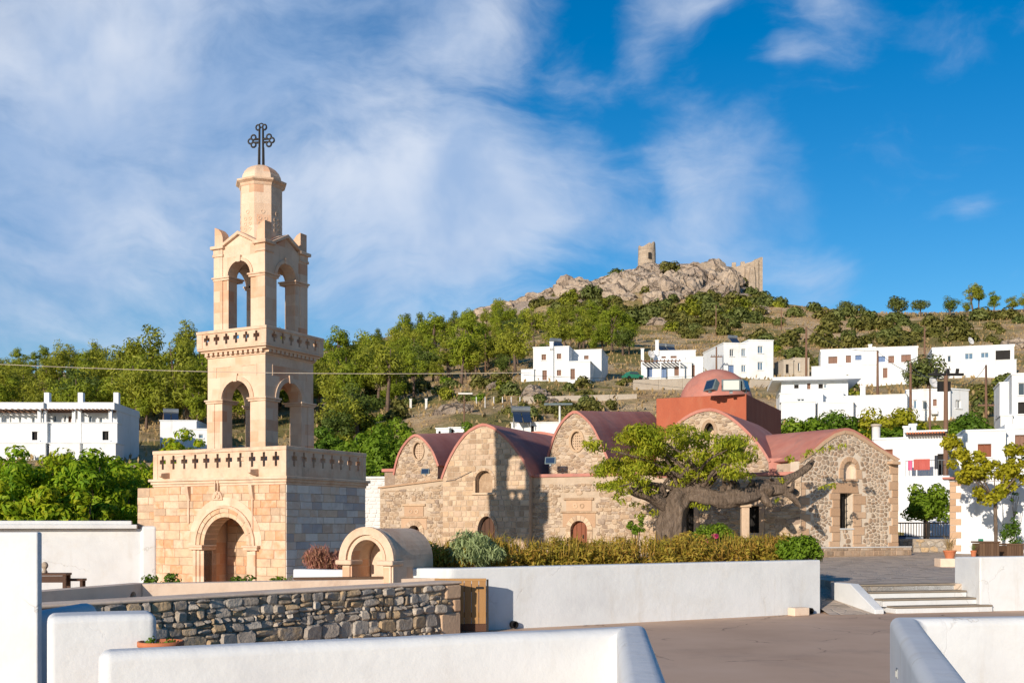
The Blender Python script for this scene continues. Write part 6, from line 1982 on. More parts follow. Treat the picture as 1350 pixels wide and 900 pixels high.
MB().prism([[(lp_[0][0], -5), (lp_[1][0], -5), (lp_[1][0], lp_[2][1] - 3), (lp_[2][0], lp_[2][1]), (lp_[2][0] - 1.0, lp_[2][1] - .5)]], -1.1, .0).build('batter', 'castle_stone', t.o)
curtain('broken low castle wall stepping down from the summit crags', 922, 954, [(922, 350), (926, 345), (931, 346), (938, 350), (946, 351), (954, 352)], 301, 303, th=1.4, pyb=385)

# ------------------------------------------------------------------ crags: individual outcrops
def rock_mesh(seed, sub_=4, rough=.46, sq=(1, 1, .8)):
    bm = bmesh.new(); bmesh.ops.create_icosphere(bm, subdivisions=sub_, radius=1)
    off_ = Vector((seed * 7.1, seed * 3.3, seed * 5.7))
    for v in bm.verts:
        d = v.co.normalized()
        n1 = mnoise.noise(d * 1.2 + off_); n2 = 1 - abs(mnoise.noise(d * 2.4 + off_)) * 2; n3 = 1 - abs(mnoise.noise(d * 5.5 + off_)) * 2.4
        s = 1 + rough * n1 + rough * .55 * n2 + rough * .3 * n3
        v.co = Vector((d.x * sq[0], d.y * sq[1], d.z * sq[2])) * s
    # crack planes
    rr = random.Random(seed)
    for _ in range(5):
        nrm = Vector((rr.gauss(0, 1), rr.gauss(0, 1), rr.gauss(0, .5))).normalized(); d0 = rr.uniform(.62, .9)
        for v in bm.verts:
            t_ = v.co.dot(nrm)
            if t_ > d0: v.co -= nrm * (t_ - d0) * .85
    me = bpy.data.meshes.new('crag'); bm.to_mesh(me); bm.free()
    return me
rocks = [rock_mesh(s) for s in range(1, 8)]
for m in rocks: m.materials.append(MATS['crag_rock'])
rr = random.Random(77)
def put_rock(px, py, D, sx, sz, label, group, zoff=0, yaw=None):
    x = (px - CX) / FPX * D
    o = bpy.data.objects.new('crag', rr.choice(rocks)); COL.objects.link(o)
    o.location = (x, D, gz(x, D) + zoff); o.scale = (sx, sx * rr.uniform(.8, 1.2), sz); o.rotation_euler = (rr.uniform(-.15, .15), rr.uniform(-.15, .15), rr.uniform(0, 6.3) if yaw is None else yaw)
    tag(o, label, 'rock', group)
RG = 'crags of the castle hill'
def crag_near(px): return 'at the low end of the ridge towards the pines' if px < 720 else 'between pine ridge and castle keep' if px < 830 else 'under the castle keep' if px < 885 else 'between the keep and the curtain wall' if px < 940 else 'under the castle curtain wall'
# crest line and faces of the summit
for (px, py) in [(642, 412), (655, 407), (668, 402), (682, 399), (694, 397), (706, 393), (716, 389), (727, 383), (738, 380), (748, 381), (760, 384), (775, 374), (788, 368), (800, 368), (812, 370), (824, 366), (836, 368), (870, 362), (884, 360), (900, 357), (914, 356), (928, 357), (942, 362), (956, 372), (968, 380), (846, 372), (858, 376)]:
    D = 298 + (px - 640) * .035
    put_rock(px, py, D, rr.uniform(2.8, 4.6), rr.uniform(1.8, 3.0), 'pale crag on the crest ' + crag_near(px), RG, -1.0)
for k in range(120):
    px = rr.uniform(700, 965); py = rr.uniform(360, 398)
    lim = 398 - (abs(px - 860) / 160) * 8
    D = ray_ground(px, py)
    if not D or py > lim: continue
    s = rr.uniform(1.6, 4.2)
    put_rock(px, py, D, s, s * rr.uniform(.7, 1.35), ('large' if s > 2.9 else 'small') + ' pale crag on the rock face ' + crag_near(px), RG, -.2 * s)
# scattered rocks lower down
for (px, py, D, s) in [(705, 519, 112, 1.6), (712, 520, 112, 1.1), (595, 527, 104, 1.3), (612, 527, 104, 1.0), (582, 528, 104, .9), (655, 503, 120, .9), (728, 522, 108, .7), (770, 415, 250, 2.2), (830, 425, 235, 2), (870, 430, 225, 2), (1000, 418, 250, 2.0), (1335, 452, 180, 2), (690, 440, 230, 1.5), (592, 470, 190, 1.2)]:
    put_rock(px, py, D, s, s * .75, 'pale boulder lying on the lower hillside', 'boulders on the slope', 0)


# ------------------------------------------------------------------ plants
def scatter_ok(px, py, wpx, hpx, D):
    for (l, r, t, b, hd) in HOUSE_RECTS:
        if px + wpx / 2 > l and px - wpx / 2 < r and py > t and py - hpx < b:
            if D < hd + 9: return False
    return True


def proto_tree(kind, seed, h, rx, rz, nclump, per, leaf, asp, leafmat, barkmat='pine_bark', trunk_r=.14, cb=.35, fill=.35, squash=.7, rcl=(.28, .45), limbs=4, droop=0.0, bend=.1, shell=.45):
    """returns meshes (trunk, crown) of a tree standing at the origin"""
    rg_ = random.Random(seed)
    cz = h * (cb + (1 - cb) * .5)
    rz = rz or h * (1 - cb) * .5
    cl = crown_clumps(rg_, rx * .8, rx * .8, rz * .85, cz, nclump, rx * rcl[0], rx * rcl[1], shell=shell)
    m = MB()
    bx, by = rg_.uniform(-bend, bend) * h, rg_.uniform(-bend, bend) * h
    path = [(0, 0, -.4), (bx * .2, by * .2, h * .2), (bx * .6, by * .6, h * .45), (bx, by, h * .8)]
    m.tube(path, [trunk_r * 1.25, trunk_r, trunk_r * .75, trunk_r * .2], 7, wob=.2, seed=seed)
    for k in range(limbs):
        c = cl[rg_.randrange(len(cl))]
        f = rg_.uniform(.3, .7)
        st = (bx * f, by * f, h * (.25 + .4 * f))
        md = ((st[0] + c[0]) / 2, (st[1] + c[1]) / 2, (st[2] + c[2]) / 2 + .05 * h)
        m.tube([st, md, c[:3]], [trunk_r * .5, trunk_r * .35, trunk_r * .1], 5)
    tm = m.mesh('trunk'); tm.materials.append(MATS[barkmat]); tm.shade_smooth()
    cm = leaf_mesh('crown', cl, per, leaf, asp, seed, squash, .8, droop, fill); cm.materials.append(MATS[leafmat])
    return tm, cm


def place_tree(name, meshes, loc, label, cat, group=None, sc=1.0, yaw=0.0, sz=None):
    e = bpy.data.objects.new(name, None); COL.objects.link(e)
    e.location = loc; e.scale = (sc, sc, sz or sc); e.rotation_euler = (0, 0, yaw); tag(e, label, cat, group)
    for nm, me in zip(('trunk', 'crown'), meshes):
        if me is None: continue
        o = bpy.data.objects.new(nm, me); COL.objects.link(o); o.parent = e
    return e


pines = [proto_tree('pine', 100 + s, (5.4, 4.2, 6.2, 4.8, 5.8, 3.8, 5.2)[s], (2.1, 2.3, 1.8, 2.0, 2.5, 1.9, 2.2)[s], None, 44, 44, .38, .27, ('pine_leaf', 'pine_dark', 'pine_fresh', 'pine_leaf', 'pine_leaf', 'pine_dark', 'pine_fresh')[s], cb=.03, rcl=(.14, .38), trunk_r=.15, fill=.55, squash=.8, shell=.2) for s in range(7)]
tallp = [proto_tree('pine', 140 + s, 7.2, 2.1, 2.9, 34, 46, .40, .30, ('pine_leaf', 'pine_fresh', 'pine_dark')[s], cb=.22, rcl=(.14, .36), trunk_r=.17, bend=.14, limbs=7) for s in range(3)]
olives = [proto_tree('olive', 160 + s, 3.6, 1.8, 1.5, 20, 60, .34, .4, 'olive_leaf', cb=.15, rcl=(.3, .46)) for s in range(3)]
def shrub_mesh(seed, mat, n=15, per=46, leaf=.34, asp=.42, flat=.75):
    rg_ = random.Random(seed)
    cl = [(c[0], c[1], max(.08, c[2]), c[3]) for c in crown_clumps(rg_, .85, .85, flat, .2, n, .28, .5, low=.0, shell=.3)]
    me = leaf_mesh('crown', cl, per, leaf, asp, seed, .8, .85, 0, .3); me.materials.append(MATS[mat])
    m = MB()
    for k in range(4): m.tube([(0, 0, -.3), (cl[k][0] * .6, cl[k][1] * .6, cl[k][2] * .8)], [.06, .02], 5)
    tm = m.mesh('trunk'); tm.materials.append(MATS['pine_bark'])
    return tm, me
shr = [shrub_mesh(200 + s, 'shrub_leaf') for s in range(4)] + [shrub_mesh(210 + s, 'olive_leaf') for s in range(2)]
shg = [shrub_mesh(220 + s, 'bright_leaf') for s in range(2)] + [shrub_mesh(224 + s, 'pine_leaf') for s in range(2)]

rv = random.Random(31)
def in_poly(poly, x, y): return inside(poly, x, y)
LANDMARKS = [(747, 477, 'the two-storey house with tall chimney'), (885, 480, 'the pergola house'), (986, 472, 'the square two-storey house'), (1145, 480, 'the long white house'), (1285, 475, 'the porch house'),
             (640, 465, 'the lone pole among pines'), (552, 532, 'the white gateposts'), (430, 520, 'the bell tower'), (850, 375, 'the castle keep'), (985, 385, 'the corner bastion'), (740, 395, 'the crag shoulder'), (75, 540, 'the white terrace row'),
             (240, 540, 'the small house with tank'), (1115, 408, 'the round skyline tree'), (1185, 408, 'the broad ridge tree'), (1285, 405, 'the thin ridge pines'), (1247, 510, 'the switchgear pole'), (1063, 450, 'the outbuilding pole'), (1300, 515, 'the pole on the brown slope'), (560, 440, 'the tall open pines'), (770, 515, 'the tan retaining wall')]
def near(px, py): return min(LANDMARKS, key=lambda q: (q[0] - px) ** 2 + (q[1] - py) ** 2 * 1.5)[2]
def scatter(poly, n, protos, name, label, cat, group, hpx, wpx, size, mind=0.0, d1=420.0, sq=(.9, 1.15)):
    xs = [p[0] for p in poly]; ys = [p[1] for p in poly]
    got = []; tries = 0
    while len(got) < n and tries < n * 14:
        tries += 1
        px = rv.uniform(min(xs), max(xs)); py = rv.uniform(min(ys), max(ys))
        if not in_poly(poly, px, py): continue
        if mind and any(((px - a) / 1.0) ** 2 + ((py - b) * 1.7) ** 2 < mind * mind for a, b in got): continue
        D = ray_ground(px, py, d1=d1)
        if D is None: continue
        if not scatter_ok(px, py, wpx, hpx, D): continue
        x = (px - CX) / FPX * D
        s = rv.uniform(*size)
        place_tree(name, rv.choice(protos), (x, D, gz(x, D) - .1), label + ' near ' + near(px, py), cat, group, s, rv.uniform(0, 6.3), s * rv.uniform(*sq))
        got.append((px, py))
    return got

# wooded hill on the left
scatter([(-40, 505), (60, 500), (130, 496), (250, 490), (330, 488), (420, 478), (430, 520), (400, 560), (300, 570), (160, 575), (-40, 560)], 150, pines + tallp[:1], 'pine_tree', 'green pine in the wood behind bell tower', 'tree', 'pines behind the bell tower', 30, 22, (.6, 1.55), 7)
# crest pines on the left skyline
for px in range(-30, 440, 11):
    D = 226 + .06 * max(0, px)
    x = (px - CX) / FPX * D
    place_tree('pine_tree', rv.choice(pines + tallp), (x, D, gz(x, D) - .3), 'pine standing on the skyline of the wooded hill behind the bell tower', 'tree', 'skyline pines of the left hill', rv.uniform(.6, 1.05), rv.uniform(0, 6.3)) if px < 285 or px > 520 else None
# pine slope in the centre
scatter([(415, 560), (430, 500), (470, 475), (520, 455), (600, 440), (650, 428), (720, 425), (800, 440), (845, 455), (840, 470), (790, 478), (700, 470), (680, 500), (640, 500), (560, 520), (500, 560), (440, 600)], 140, pines + tallp[:2], 'pine_tree', 'yellow-green pine on the castle slope', 'tree', 'pines of the castle slope', 32, 24, (.5, 1.3), 7)
for (px, D, s) in [(478, 235, .8), (500, 240, .9), (520, 236, 1.1), (535, 238, 1.25), (556, 240, 1.2), (575, 245, 1.0), (598, 250, 1.05), (618, 255, 1.0), (640, 262, .8), (660, 258, .7), (690, 240, .8), (725, 230, .8), (760, 225, .8), (800, 220, .75)]:
    x = (px - CX) / FPX * D
    place_tree('pine_tree', rv.choice(tallp), (x, D, gz(x, D) - .3), 'taller open pine with visible trunk against the sky beside the castle crags', 'tree', 'tall pines beneath the crags', s, rv.uniform(0, 6.3))
# shrubs on the castle hill and right ridge
scatter([(700, 402), (760, 396), (850, 398), (1000, 396), (1030, 404), (1010, 430), (900, 440), (800, 432), (720, 425)], 80, shr + shg[2:], 'shrub', 'dense green shrub below the castle crags', 'shrub', 'shrubs below the castle', 16, 22, (1.5, 3.0), 6)
scatter([(880, 440), (1010, 412), (1080, 410), (1200, 420), (1350, 412), (1350, 455), (1220, 458), (1050, 462), (950, 460)], 72, shr, 'shrub', 'grey-green shrub on the dry ridge', 'shrub', 'shrubs of the right ridge', 16, 22, (1.0, 2.6), 7)
scatter([(1020, 462), (1075, 462), (1075, 480), (1345, 490), (1350, 540), (1290, 545), (1285, 510), (1130, 500), (1120, 545), (1060, 500), (1020, 500)], 46, shr + shg[2:], 'shrub', 'dark green shrub between the white houses', 'shrub', 'shrubs between the houses', 14, 16, (.8, 1.7), 6)
scatter([(430, 540), (560, 505), (690, 500), (690, 520), (640, 530), (560, 530), (500, 590), (430, 610)], 44, shr + shg, 'shrub', 'low shrub on the brown bank', 'shrub', 'shrubs on the brown bank', 12, 14, (.7, 1.6), 7)
scatter([(690, 505), (835, 505), (835, 560), (700, 560), (620, 545)], 26, shr, 'shrub', 'dry low shrub on the slope', 'shrub', 'shrubs by the retaining walls', 8, 10, (.5, 1.2), 7)
# shrubs in the crags
for (px, py, s) in [(814, 362, 2.6), (820, 364, 2.2), (882, 350, 2.6), (855, 384, 2.5), (862, 376, 2.0), (880, 389, 2.0), (715, 397, 2.4), (735, 388, 2.0), (975, 372, 2.4), (930, 395, 3.0), (945, 392, 3.0), (960, 394, 3.0), (978, 394, 3.2), (995, 396, 3.2), (1008, 400, 2.8), (918, 392, 2.2), (760, 380, 1.8), (905, 366, 1.6), (990, 386, 2.6)]:
    D = (ray_ground(px, py + 3) or 300) - 3
    x = (px - CX) / FPX * D
    place_tree('shrub', rv.choice(shr), (x, D, CZ + (HY - py) / FPX * D - s * .5), 'shrub growing among the pale summit crags', 'shrub', 'shrubs in the crags', s, rv.uniform(0, 6))
# trees on the right skyline
rt_trees = [(1115, 248, 1.05, 'round dark tree with bare trunk alone on the ridge skyline', olives[0], 0), (1133, 246, .85, 'small brownish tree beside the round skyline tree', olives[1], 0), (1185, 240, 1.55, 'broad round tree on the ridge skyline above the long house', olives[2], 0), (1213, 246, 1.15, 'dark rounded tree next to the broad ridge tree', olives[0], 0),
            (1253, 246, 1.1, 'leaning pine between dark rounded tree and thin ridge pines', pines[1], 0), (1283, 250, 1.1, 'tall thin-crowned pine on the ridge above the porch house', tallp[0], 0), (1290, 252, .95, 'second thin pine close behind the tall ridge pine', tallp[1], 0), (1310, 246, .95, 'bushy pine beyond the two thin ridge pines', pines[2], 0), (1335, 248, .85, 'low bushy pine past the bushy ridge pine', pines[3], 0), (1275, 243, .7, 'low pine under the tall thin-crowned pine', pines[0], 0), (1350, 247, .8, 'last bushy pine along the ridge past the thin pines', pines[4], 0)]
for (px, D, s, lab, pr, _) in rt_trees:
    x = (px - CX) / FPX * D
    place_tree('ridge_tree', pr, (x, D, gz(x, D) - .2), lab, 'tree', None, s, rv.uniform(0, 6))
x = (1240 - CX) / FPX * 118
for (px, D, s, lab) in [(1222, 112, 1.25, 'dark leafy tree between the long white houses'), (1208, 114, .9, 'smaller dark tree beside the dark leafy tree')]:
    x = (px - CX) / FPX * D
    place_tree('garden_tree', olives[1], (x, D, gz(x, D) - .3), lab, 'tree', None, s, 1.0)
# dry grass tufts over the hillside: nobody could count them
rg2 = np.random.default_rng(9)
gx_ = rg2.uniform(-90, 150, 26000); gy_ = 60 + 220 * rg2.random(26000) ** 1.3
ok = np.abs(gx_ / gy_) < .62
gx_, gy_ = gx_[ok], gy_[ok]
gz_ = height(gx_, gy_) + .0
tuft = blades_mesh('dry_grass', np.stack([gx_, gy_, gz_ - .05], 1), .55, .22, 4, .8, per=2)
o = link('dry_grass', tuft, 'dry_grass'); tag(o, 'dry straw-coloured grass and low scrub over the hillside', 'grass', kind='stuff')

# ---- trees and bushes of the village
def single_tree(name, label, cat, px, D, pybase_z, h, rx, leafmat, seed, **kw):
    x = (px - CX) / FPX * D
    pr = proto_tree(name, seed, h, rx, kw.pop('rz', None), kw.pop('n', 30), kw.pop('per', 90), kw.pop('leaf', .3), kw.pop('asp', .42), leafmat, **kw)
    return place_tree(name, pr, (x, D, pybase_z), label, cat)
def topz(py, D): return CZ + (HY - py) / FPX * D
# lush broad-leaved thicket on the left, behind the courtyard wall
lush = [(-12, 40, 588, 'leafy tree at the thicket end farthest from the bell tower'), (22, 36, 578, 'tall leafy tree before the terrace house farthest from the tower'), (52, 42, 596, 'leafy tree with yellowing lower leaves behind the white coping'),
        (70, 37, 576, 'rounded leafy tree hiding the foot of the middle terrace house'), (100, 40, 596, 'low spreading leafy tree between the two rounded ones in the thicket'), (122, 37, 576, 'rounded leafy tree before the terrace house nearest the tower'),
        (148, 42, 590, 'leafy tree growing close to the left wing of the bell tower'), (168, 40, 600, 'dense leafy tree touching the corner of the bell tower wing'), (10, 34, 628, 'low leafy bush tree with orange leaves above the tall white slab'), (62, 34, 632, 'low leafy bush tree with orange leaves above the middle of the coping'), (112, 35, 628, 'low leafy bush tree with golden leaves just before the tower wing bush'), (156, 37.5, 630, 'low leafy bush tree with golden leaves next to the tower wing')]
for k, (px, D, py, lab) in enumerate(lush):
    h_ = topz(py, D)
    single_tree('leafy_tree', lab, 'tree', px, D, 0, h_, 1.5 if D > 35.5 else 1.1, 'lush_leaf', 300 + k, n=40, per=105, leaf=.24, asp=.36, cb=.12, rcl=(.2, .36), trunk_r=.07, droop=.8, squash=.6, shell=.3)
for k, (px, D, py, lab, rx) in enumerate([(238, 52, 556, 'leafy tree rising before the small white house beside the bell tower', 1.3), (215, 50, 580, 'leafy bush with yellow stems left of the bell tower balustrade', 1.1), (258, 54, 572, 'leafy tree behind the left end of the tower balustrade', 1.2), (196, 46, 590, 'leafy tree just left of the tower balustrade corner', 1.2), (275, 56, 585, 'leafy bush seen past the tower pier', 1.1)]):
    single_tree('leafy_tree', lab, 'tree', px, D, 0.3, topz(py, D) - .3, rx, 'lush_leaf', 330 + k, n=34, per=90, leaf=.27, asp=.36, cb=.2, rcl=(.2, .36), trunk_r=.08, droop=.8, squash=.6, shell=.3)
# green trees left of the church
for k, (px, D, py, lab, rx, mt) in enumerate([(468, 64, 572, 'big bright green tree left of the church', 2.1, 'bright_leaf'), (505, 62, 548, 'tall bright green tree behind the left end of the church', 1.9, 'bright_leaf'), (528, 66, 552, 'bright green tree leaning towards the church gable', 1.5, 'bright_leaf'), (490, 60, 600, 'lower green tree before the whitewashed rubble wall', 1.7, 'bright_leaf'),
                                            (430, 74, 558, 'dark rounded tree right of the tower middle storey', 1.5, 'deep_leaf'), (452, 70, 580, 'green bush tree over the tower balustrade', 1.5, 'bright_leaf'), (500, 58, 655, 'small dark green tree at the foot of the whitewashed rubble wall', .9, 'deep_leaf'),
                                            (614, 78, 556, 'feathery green tree behind the first church vault', 1.2, 'bright_leaf'), (598, 80, 566, 'round green tree next to the little white shed', 1.0, 'deep_leaf'), (660, 84, 562, 'slim young green tree on the brown bank behind the portal', .9, 'bright_leaf')]):
    x = (px - CX) / FPX * D
    zb = gz(x, D) - .2
    single_tree('garden_tree', lab, 'tree', px, D, zb, max(1.5, topz(py, D) - zb), rx, mt, 360 + k, n=44, per=95, leaf=.27, asp=.45, cb=.1, rcl=(.2, .38), trunk_r=.14, shell=.35)
# green hedge and lemon trees right of the red dome
for k, (px, D, py, lab, rx, mt) in enumerate([(1045, 70, 545, 'bright green bush tree at the corner of the red drum', 1.7, 'bright_leaf'), (1075, 70, 540, 'bright green bush in the hedge below the flat-roofed house', 1.7, 'bright_leaf'), (1100, 72, 535, 'dark leafy tree in the hedge behind the chapel roof', 1.8, 'deep_leaf'), (1128, 72, 545, 'dark green tree over the chapel gable', 1.8, 'deep_leaf'),
                                            (1160, 71, 538, 'yellow-green lemon tree before the long low house', 1.9, 'gold_leaf'), (1187, 72, 534, 'bright yellow-green lemon tree at the air conditioners', 1.8, 'gold_leaf'), (1175, 68, 556, 'lower yellow-green tree behind the stovepipe', 1.4, 'bright_leaf'), (1205, 70, 552, 'dark green bush beside the lemon trees', 1.3, 'deep_leaf'), (1150, 66, 568, 'dark green bush behind the chapel ridge', 1.3, 'deep_leaf'),
                                            (1222, 74, 555, 'green bush under the low house windows', 1.3, 'bright_leaf'), (1278, 78, 545, 'dark green bush at the foot of the brown slope', 1.6, 'deep_leaf'), (1292, 80, 552, 'small green bush at the slope foot beside the pole', 1.2, 'bright_leaf'), (1258, 76, 556, 'low green bush before the corner of the low house', 1.2, 'bright_leaf')]):
    x = (px - CX) / FPX * D
    zb = gz(x, D) - .2
    single_tree('garden_tree', lab, 'tree', px, D, zb, max(1.6, topz(py, D) - zb), rx, mt, 400 + k, n=40, per=85, leaf=.27, asp=.45, cb=.05, rcl=(.22, .4), trunk_r=.12, shell=.35)
# tree behind the railing
single_tree('garden_tree', 'green leafy tree behind the iron railing beside the chapel', 'tree', 1221, 51, .4, topz(629, 51) - .4, 1.5, 'bright_leaf', 431, n=46, per=120, leaf=.2, asp=.42, cb=.32, rcl=(.2, .34), trunk_r=.13, shell=.3, droop=.5)

# ---- the old tree before the church
TD = 39.5
def tp(px, py, D=TD): return P(px, py, D)
trb = tp(887, 715)
ot = T('old_tree', 'ancient gnarled tree with a huge horizontal limb before the church', 'tree', (trb.x, TD, .85), 0)
def lc(px, py, D=TD): 
    p = P(px, py, D); return (p.x - ot.loc.x, p.y - ot.loc.y, p.z - ot.loc.z)
def spline(pl, n=6):
    P_ = [Vector(p) for p in pl]; out = []
    m = len(P_) - 1
    for k in range(m):
        p0, p1, p2, p3 = P_[max(k - 1, 0)], P_[k], P_[k + 1], P_[min(k + 2, m)]
        for j in range(n):
            f = j / n
            out.append(.5 * ((2 * p1) + (p2 - p0) * f + (2 * p0 - 5 * p1 + 4 * p2 - p3) * f * f + (3 * p1 - p0 - 3 * p2 + p3) * f ** 3))
    out.append(P_[-1]); return out
def limb(name, pl, rads, nseg=18, wob=.35, seed=1, parent=None):
    sp = spline(pl, 12)
    rr_ = [rads[0] + 0 for _ in sp]
    m = len(rads) - 1
    for i in range(len(sp)):
        t = i / (len(sp) - 1) * m; k = min(int(t), m - 1); rr_[i] = rads[k] + (rads[k + 1] - rads[k]) * (t - k)
    return MB().tube(sp, rr_, nseg, wob=wob, seed=seed).build(name, 'bark', parent or ot.o, smooth=True)
limb('trunk', [lc(884, 722), lc(885, 711), lc(885, 700), lc(886, 690), lc(887, 680), lc(888, 670), lc(890, 662), lc(900, 650)], [.64, .57, .52, .48, .47, .48, .50, .36], 40, .34, 1)
limb('main_limb', [lc(888, 664), lc(906, 654), lc(930, 654, TD - .2), lc(955, 658, TD - .3), (lc(980, 655, TD - .2)), lc(1005, 648), lc(1030, 646), lc(1052, 650, TD + .3)], [.36, .33, .30, .28, .30, .24, .17, .08], 30, .5, 4)
limb('limb', [lc(880, 668), lc(862, 655, TD - .3), lc(845, 650, TD - .5), lc(828, 646, TD - .6)], [.3, .24, .2, .1], 14, .5, 9)
limb('limb', [lc(896, 655), lc(903, 640), lc(904, 626), lc(910, 612)], [.24, .17, .13, .06], 12, .45, 12)
limb('limb', [lc(985, 654), lc(1000, 640), lc(1030, 636, TD + .4), lc(1062, 618, TD + .8), lc(1072, 606, TD + .8)], [.26, .2, .16, .14, .06], 14, .5, 15)
limb('limb', [lc(1002, 650), lc(1012, 662, TD - .2), lc(1018, 668, TD - .3)], [.2, .13, .05], 12, .5, 19)
limb('limb', [lc(1030, 646), lc(1045, 655, TD - .1), lc(1055, 668, TD - .1)], [.14, .12, .05], 12, .5, 23)
rt3 = random.Random(6)
for k in range(26):
    px = rt3.uniform(905, 1045); py = 650 + rt3.uniform(-6, 3)
    limb('stub', [lc(px, py), lc(px + rt3.uniform(-5, 5), py - rt3.uniform(5, 12), TD + rt3.uniform(-.3, .3)), lc(px + rt3.uniform(-9, 9), py - rt3.uniform(10, 22), TD + rt3.uniform(-.4, .4))], [.13, .08, .03], 8, .5, k + 30)
for k in range(9):
    px = rt3.uniform(835, 880)
    limb('stub', [lc(px, 652, TD - .3), lc(px + rt3.uniform(-5, 4), 645, TD - .4), lc(px + rt3.uniform(-8, 8), 636, TD - .4)], [.12, .07, .03], 8, .5, k + 60)
# branches fanning up into the crown
brs = []
for k in range(22):
    ex = rt3.uniform(790, 985); ey = rt3.uniform(568, 640) if ex < 900 else rt3.uniform(585, 630)
    if ex < 830: ey = rt3.uniform(590, 650)
    sx_ = 893 + rt3.uniform(-30, 45)
    dd = rt3.uniform(-1.6, 1.2)
    limb('branch', [lc(sx_, 645), lc((sx_ + ex) / 2 + rt3.uniform(-8, 8), (645 + ey) / 2 - 8, TD + dd * .5), lc(ex, ey, TD + dd)], [.08, .05, .015], 6, .3, k + 80)
    brs.append((ex, ey, dd))
cl = []
for (ex, ey, dd) in brs:
    for j in range(3): 
        p = lc(ex + rt3.uniform(-15, 15), ey + rt3.uniform(-8, 9), TD + dd + rt3.uniform(-.5, .5)); cl.append((*p, rt3.uniform(.22, .5)))
outl = [(785, 640), (790, 610), (812, 585), (820, 565), (845, 560), (870, 556), (895, 560), (915, 572), (950, 575), (985, 580), (1000, 592), (985, 612), (955, 608), (935, 600), (915, 640), (885, 650), (860, 648), (835, 645), (810, 630), (800, 645)]
n_ = 0
while n_ < 85:
    px = rt3.uniform(780, 1005); py = rt3.uniform(555, 655)
    if not inside(outl, px, py): continue
    p = lc(px, py, TD + rt3.uniform(-1.5, 1.3)); cl.append((*p, rt3.uniform(.2, .6))); n_ += 1
for (px, py) in [(820, 660), (835, 665), (850, 668), (812, 655), (845, 680), (862, 676), (915, 665), (928, 668), (793, 640), (788, 625), (1062, 600), (1080, 594), (1040, 604), (1092, 590), (1068, 596), (1110, 588), (1098, 640), (1085, 642), (1030, 634), (1025, 660)]:
    p = lc(px, py, TD + rt3.uniform(-.5, .5)); cl.append((*p, rt3.uniform(.14, .26)))
link('crown', leaf_mesh('crown', cl, 85, .19, .28, 77, .5, .5, 1.5, .9), 'church_leaf', ot.o)
# prop under the limb
pr_ = tp(981, 662)
pp_ = T('prop_post', 'pale stone prop post standing under the limb of the old tree', 'post', (pr_.x, TD - .15, .8), 0)
MB().box(-.14, .14, -.14, .14, -.1, pr_.z - .8 - .18).build('shaft', 'portal_stone', pp_.o, bevel=.03)
MB().box(-.2, .2, -.2, .2, pr_.z - .98, pr_.z - .86).build('capital', 'portal_stone', pp_.o, bevel=.03)

# ---- hedge behind the street wall
hp0 = P(520, 0, 22.9); hp1 = P(1082, 0, 27.3)
rh = random.Random(12); cl = []
for k in range(330):
    f = rh.random(); px_ = hp0.x + (hp1.x - hp0.x) * f; py_ = hp0.y + (hp1.y - hp0.y) * f
    off_ = rh.uniform(.05, 1.25)
    zt = 1.45 + .16 * mnoise.noise(Vector((f * 14, 0, 0))) + .1 * mnoise.noise(Vector((f * 40, 3, 0))) + .18 * off_
    cl.append((px_ - .42 * off_, py_ + .9 * off_, zt + .08 - rh.uniform(0, .6), rh.uniform(.14, .3)))
hm = leaf_mesh('dry_hedge', cl, 130, .12, .3, 8, .9, .4, -.5, .6)
o = link('dry_hedge', hm, 'dry_hedge'); tag(o, 'dry golden-green hedge planted along the top of the street wall', 'hedge', kind='stuff')
bp_ = []
for k in range(1500):
    f = rh.random(); off_ = rh.uniform(.05, 1.3)
    zt = 1.28 + .15 * mnoise.noise(Vector((f * 14, 0, 0))) + .15 * off_
    bp_.append((hp0.x + (hp1.x - hp0.x) * f - .42 * off_, hp0.y + (hp1.y - hp0.y) * f + .9 * off_, zt))
o = link('hedge_grass', blades_mesh('hedge_grass', bp_, .46, .02, 5, .8), 'dry_hedge'); tag(o, 'thin dry stalks standing in the hedge above the street wall', 'grass', kind='stuff')
# planting bed earth behind the wall
bd = MB().prism([[(w0.x, 22.3), (w1.x - .1, 26.75), (w1.x - .7, 28.2), (w0.x - .6, 23.8)]], .3, .95, axis='z')
tag(bd.build('planting_bed', 'soil'), 'raised planting bed behind the street wall', kind='structure')
def bush(label, px, D, zc, rx, rz, mat, seed, n=22, per=110, leaf=.11, asp=.4, zb=.9, name='bush', out=.6, droop=0):
    x = (px - CX) / FPX * D
    t = T(name, label, 'bush', (x, D, zb), 0)
    rg_ = random.Random(seed)
    cl = crown_clumps(rg_, rx * .8, rx * .6, rz * .8, zc - zb, n, rx * .2, rx * .36, shell=.25)
    m = MB()
    for k in range(6): m.tube([(rg_.uniform(-.05, .05), 0, 0), (cl[k][0] * .5, cl[k][1] * .5, (zc - zb) * .6), cl[k][:3]], [.025, .018, .006], 5)
    m.build('stems', 'pine_bark', t.o)
    link('foliage', leaf_mesh('foliage', cl, per, leaf, asp, seed, .85, out, droop, .5), mat, t.o)
    return t
bush('pale sage-green bush in the dry hedge before the church portal', 627, 23.7, topz(728, 23.7), .62, .44, 'sage_leaf', 51, n=46, per=110, leaf=.17, asp=.16, out=.2, droop=-2.2)
bush('bright green bush spilling over the right end of the street wall', 1053, 26.8, topz(726, 26.8), .62, .36, 'bright_leaf', 52, n=34, per=110, leaf=.10, asp=.5)
bush('low golden-green bush next to the bright bush on the street wall', 1020, 27.3, topz(722, 27.3), .5, .32, 'dry_hedge', 53, n=24, per=110, leaf=.10, asp=.3)
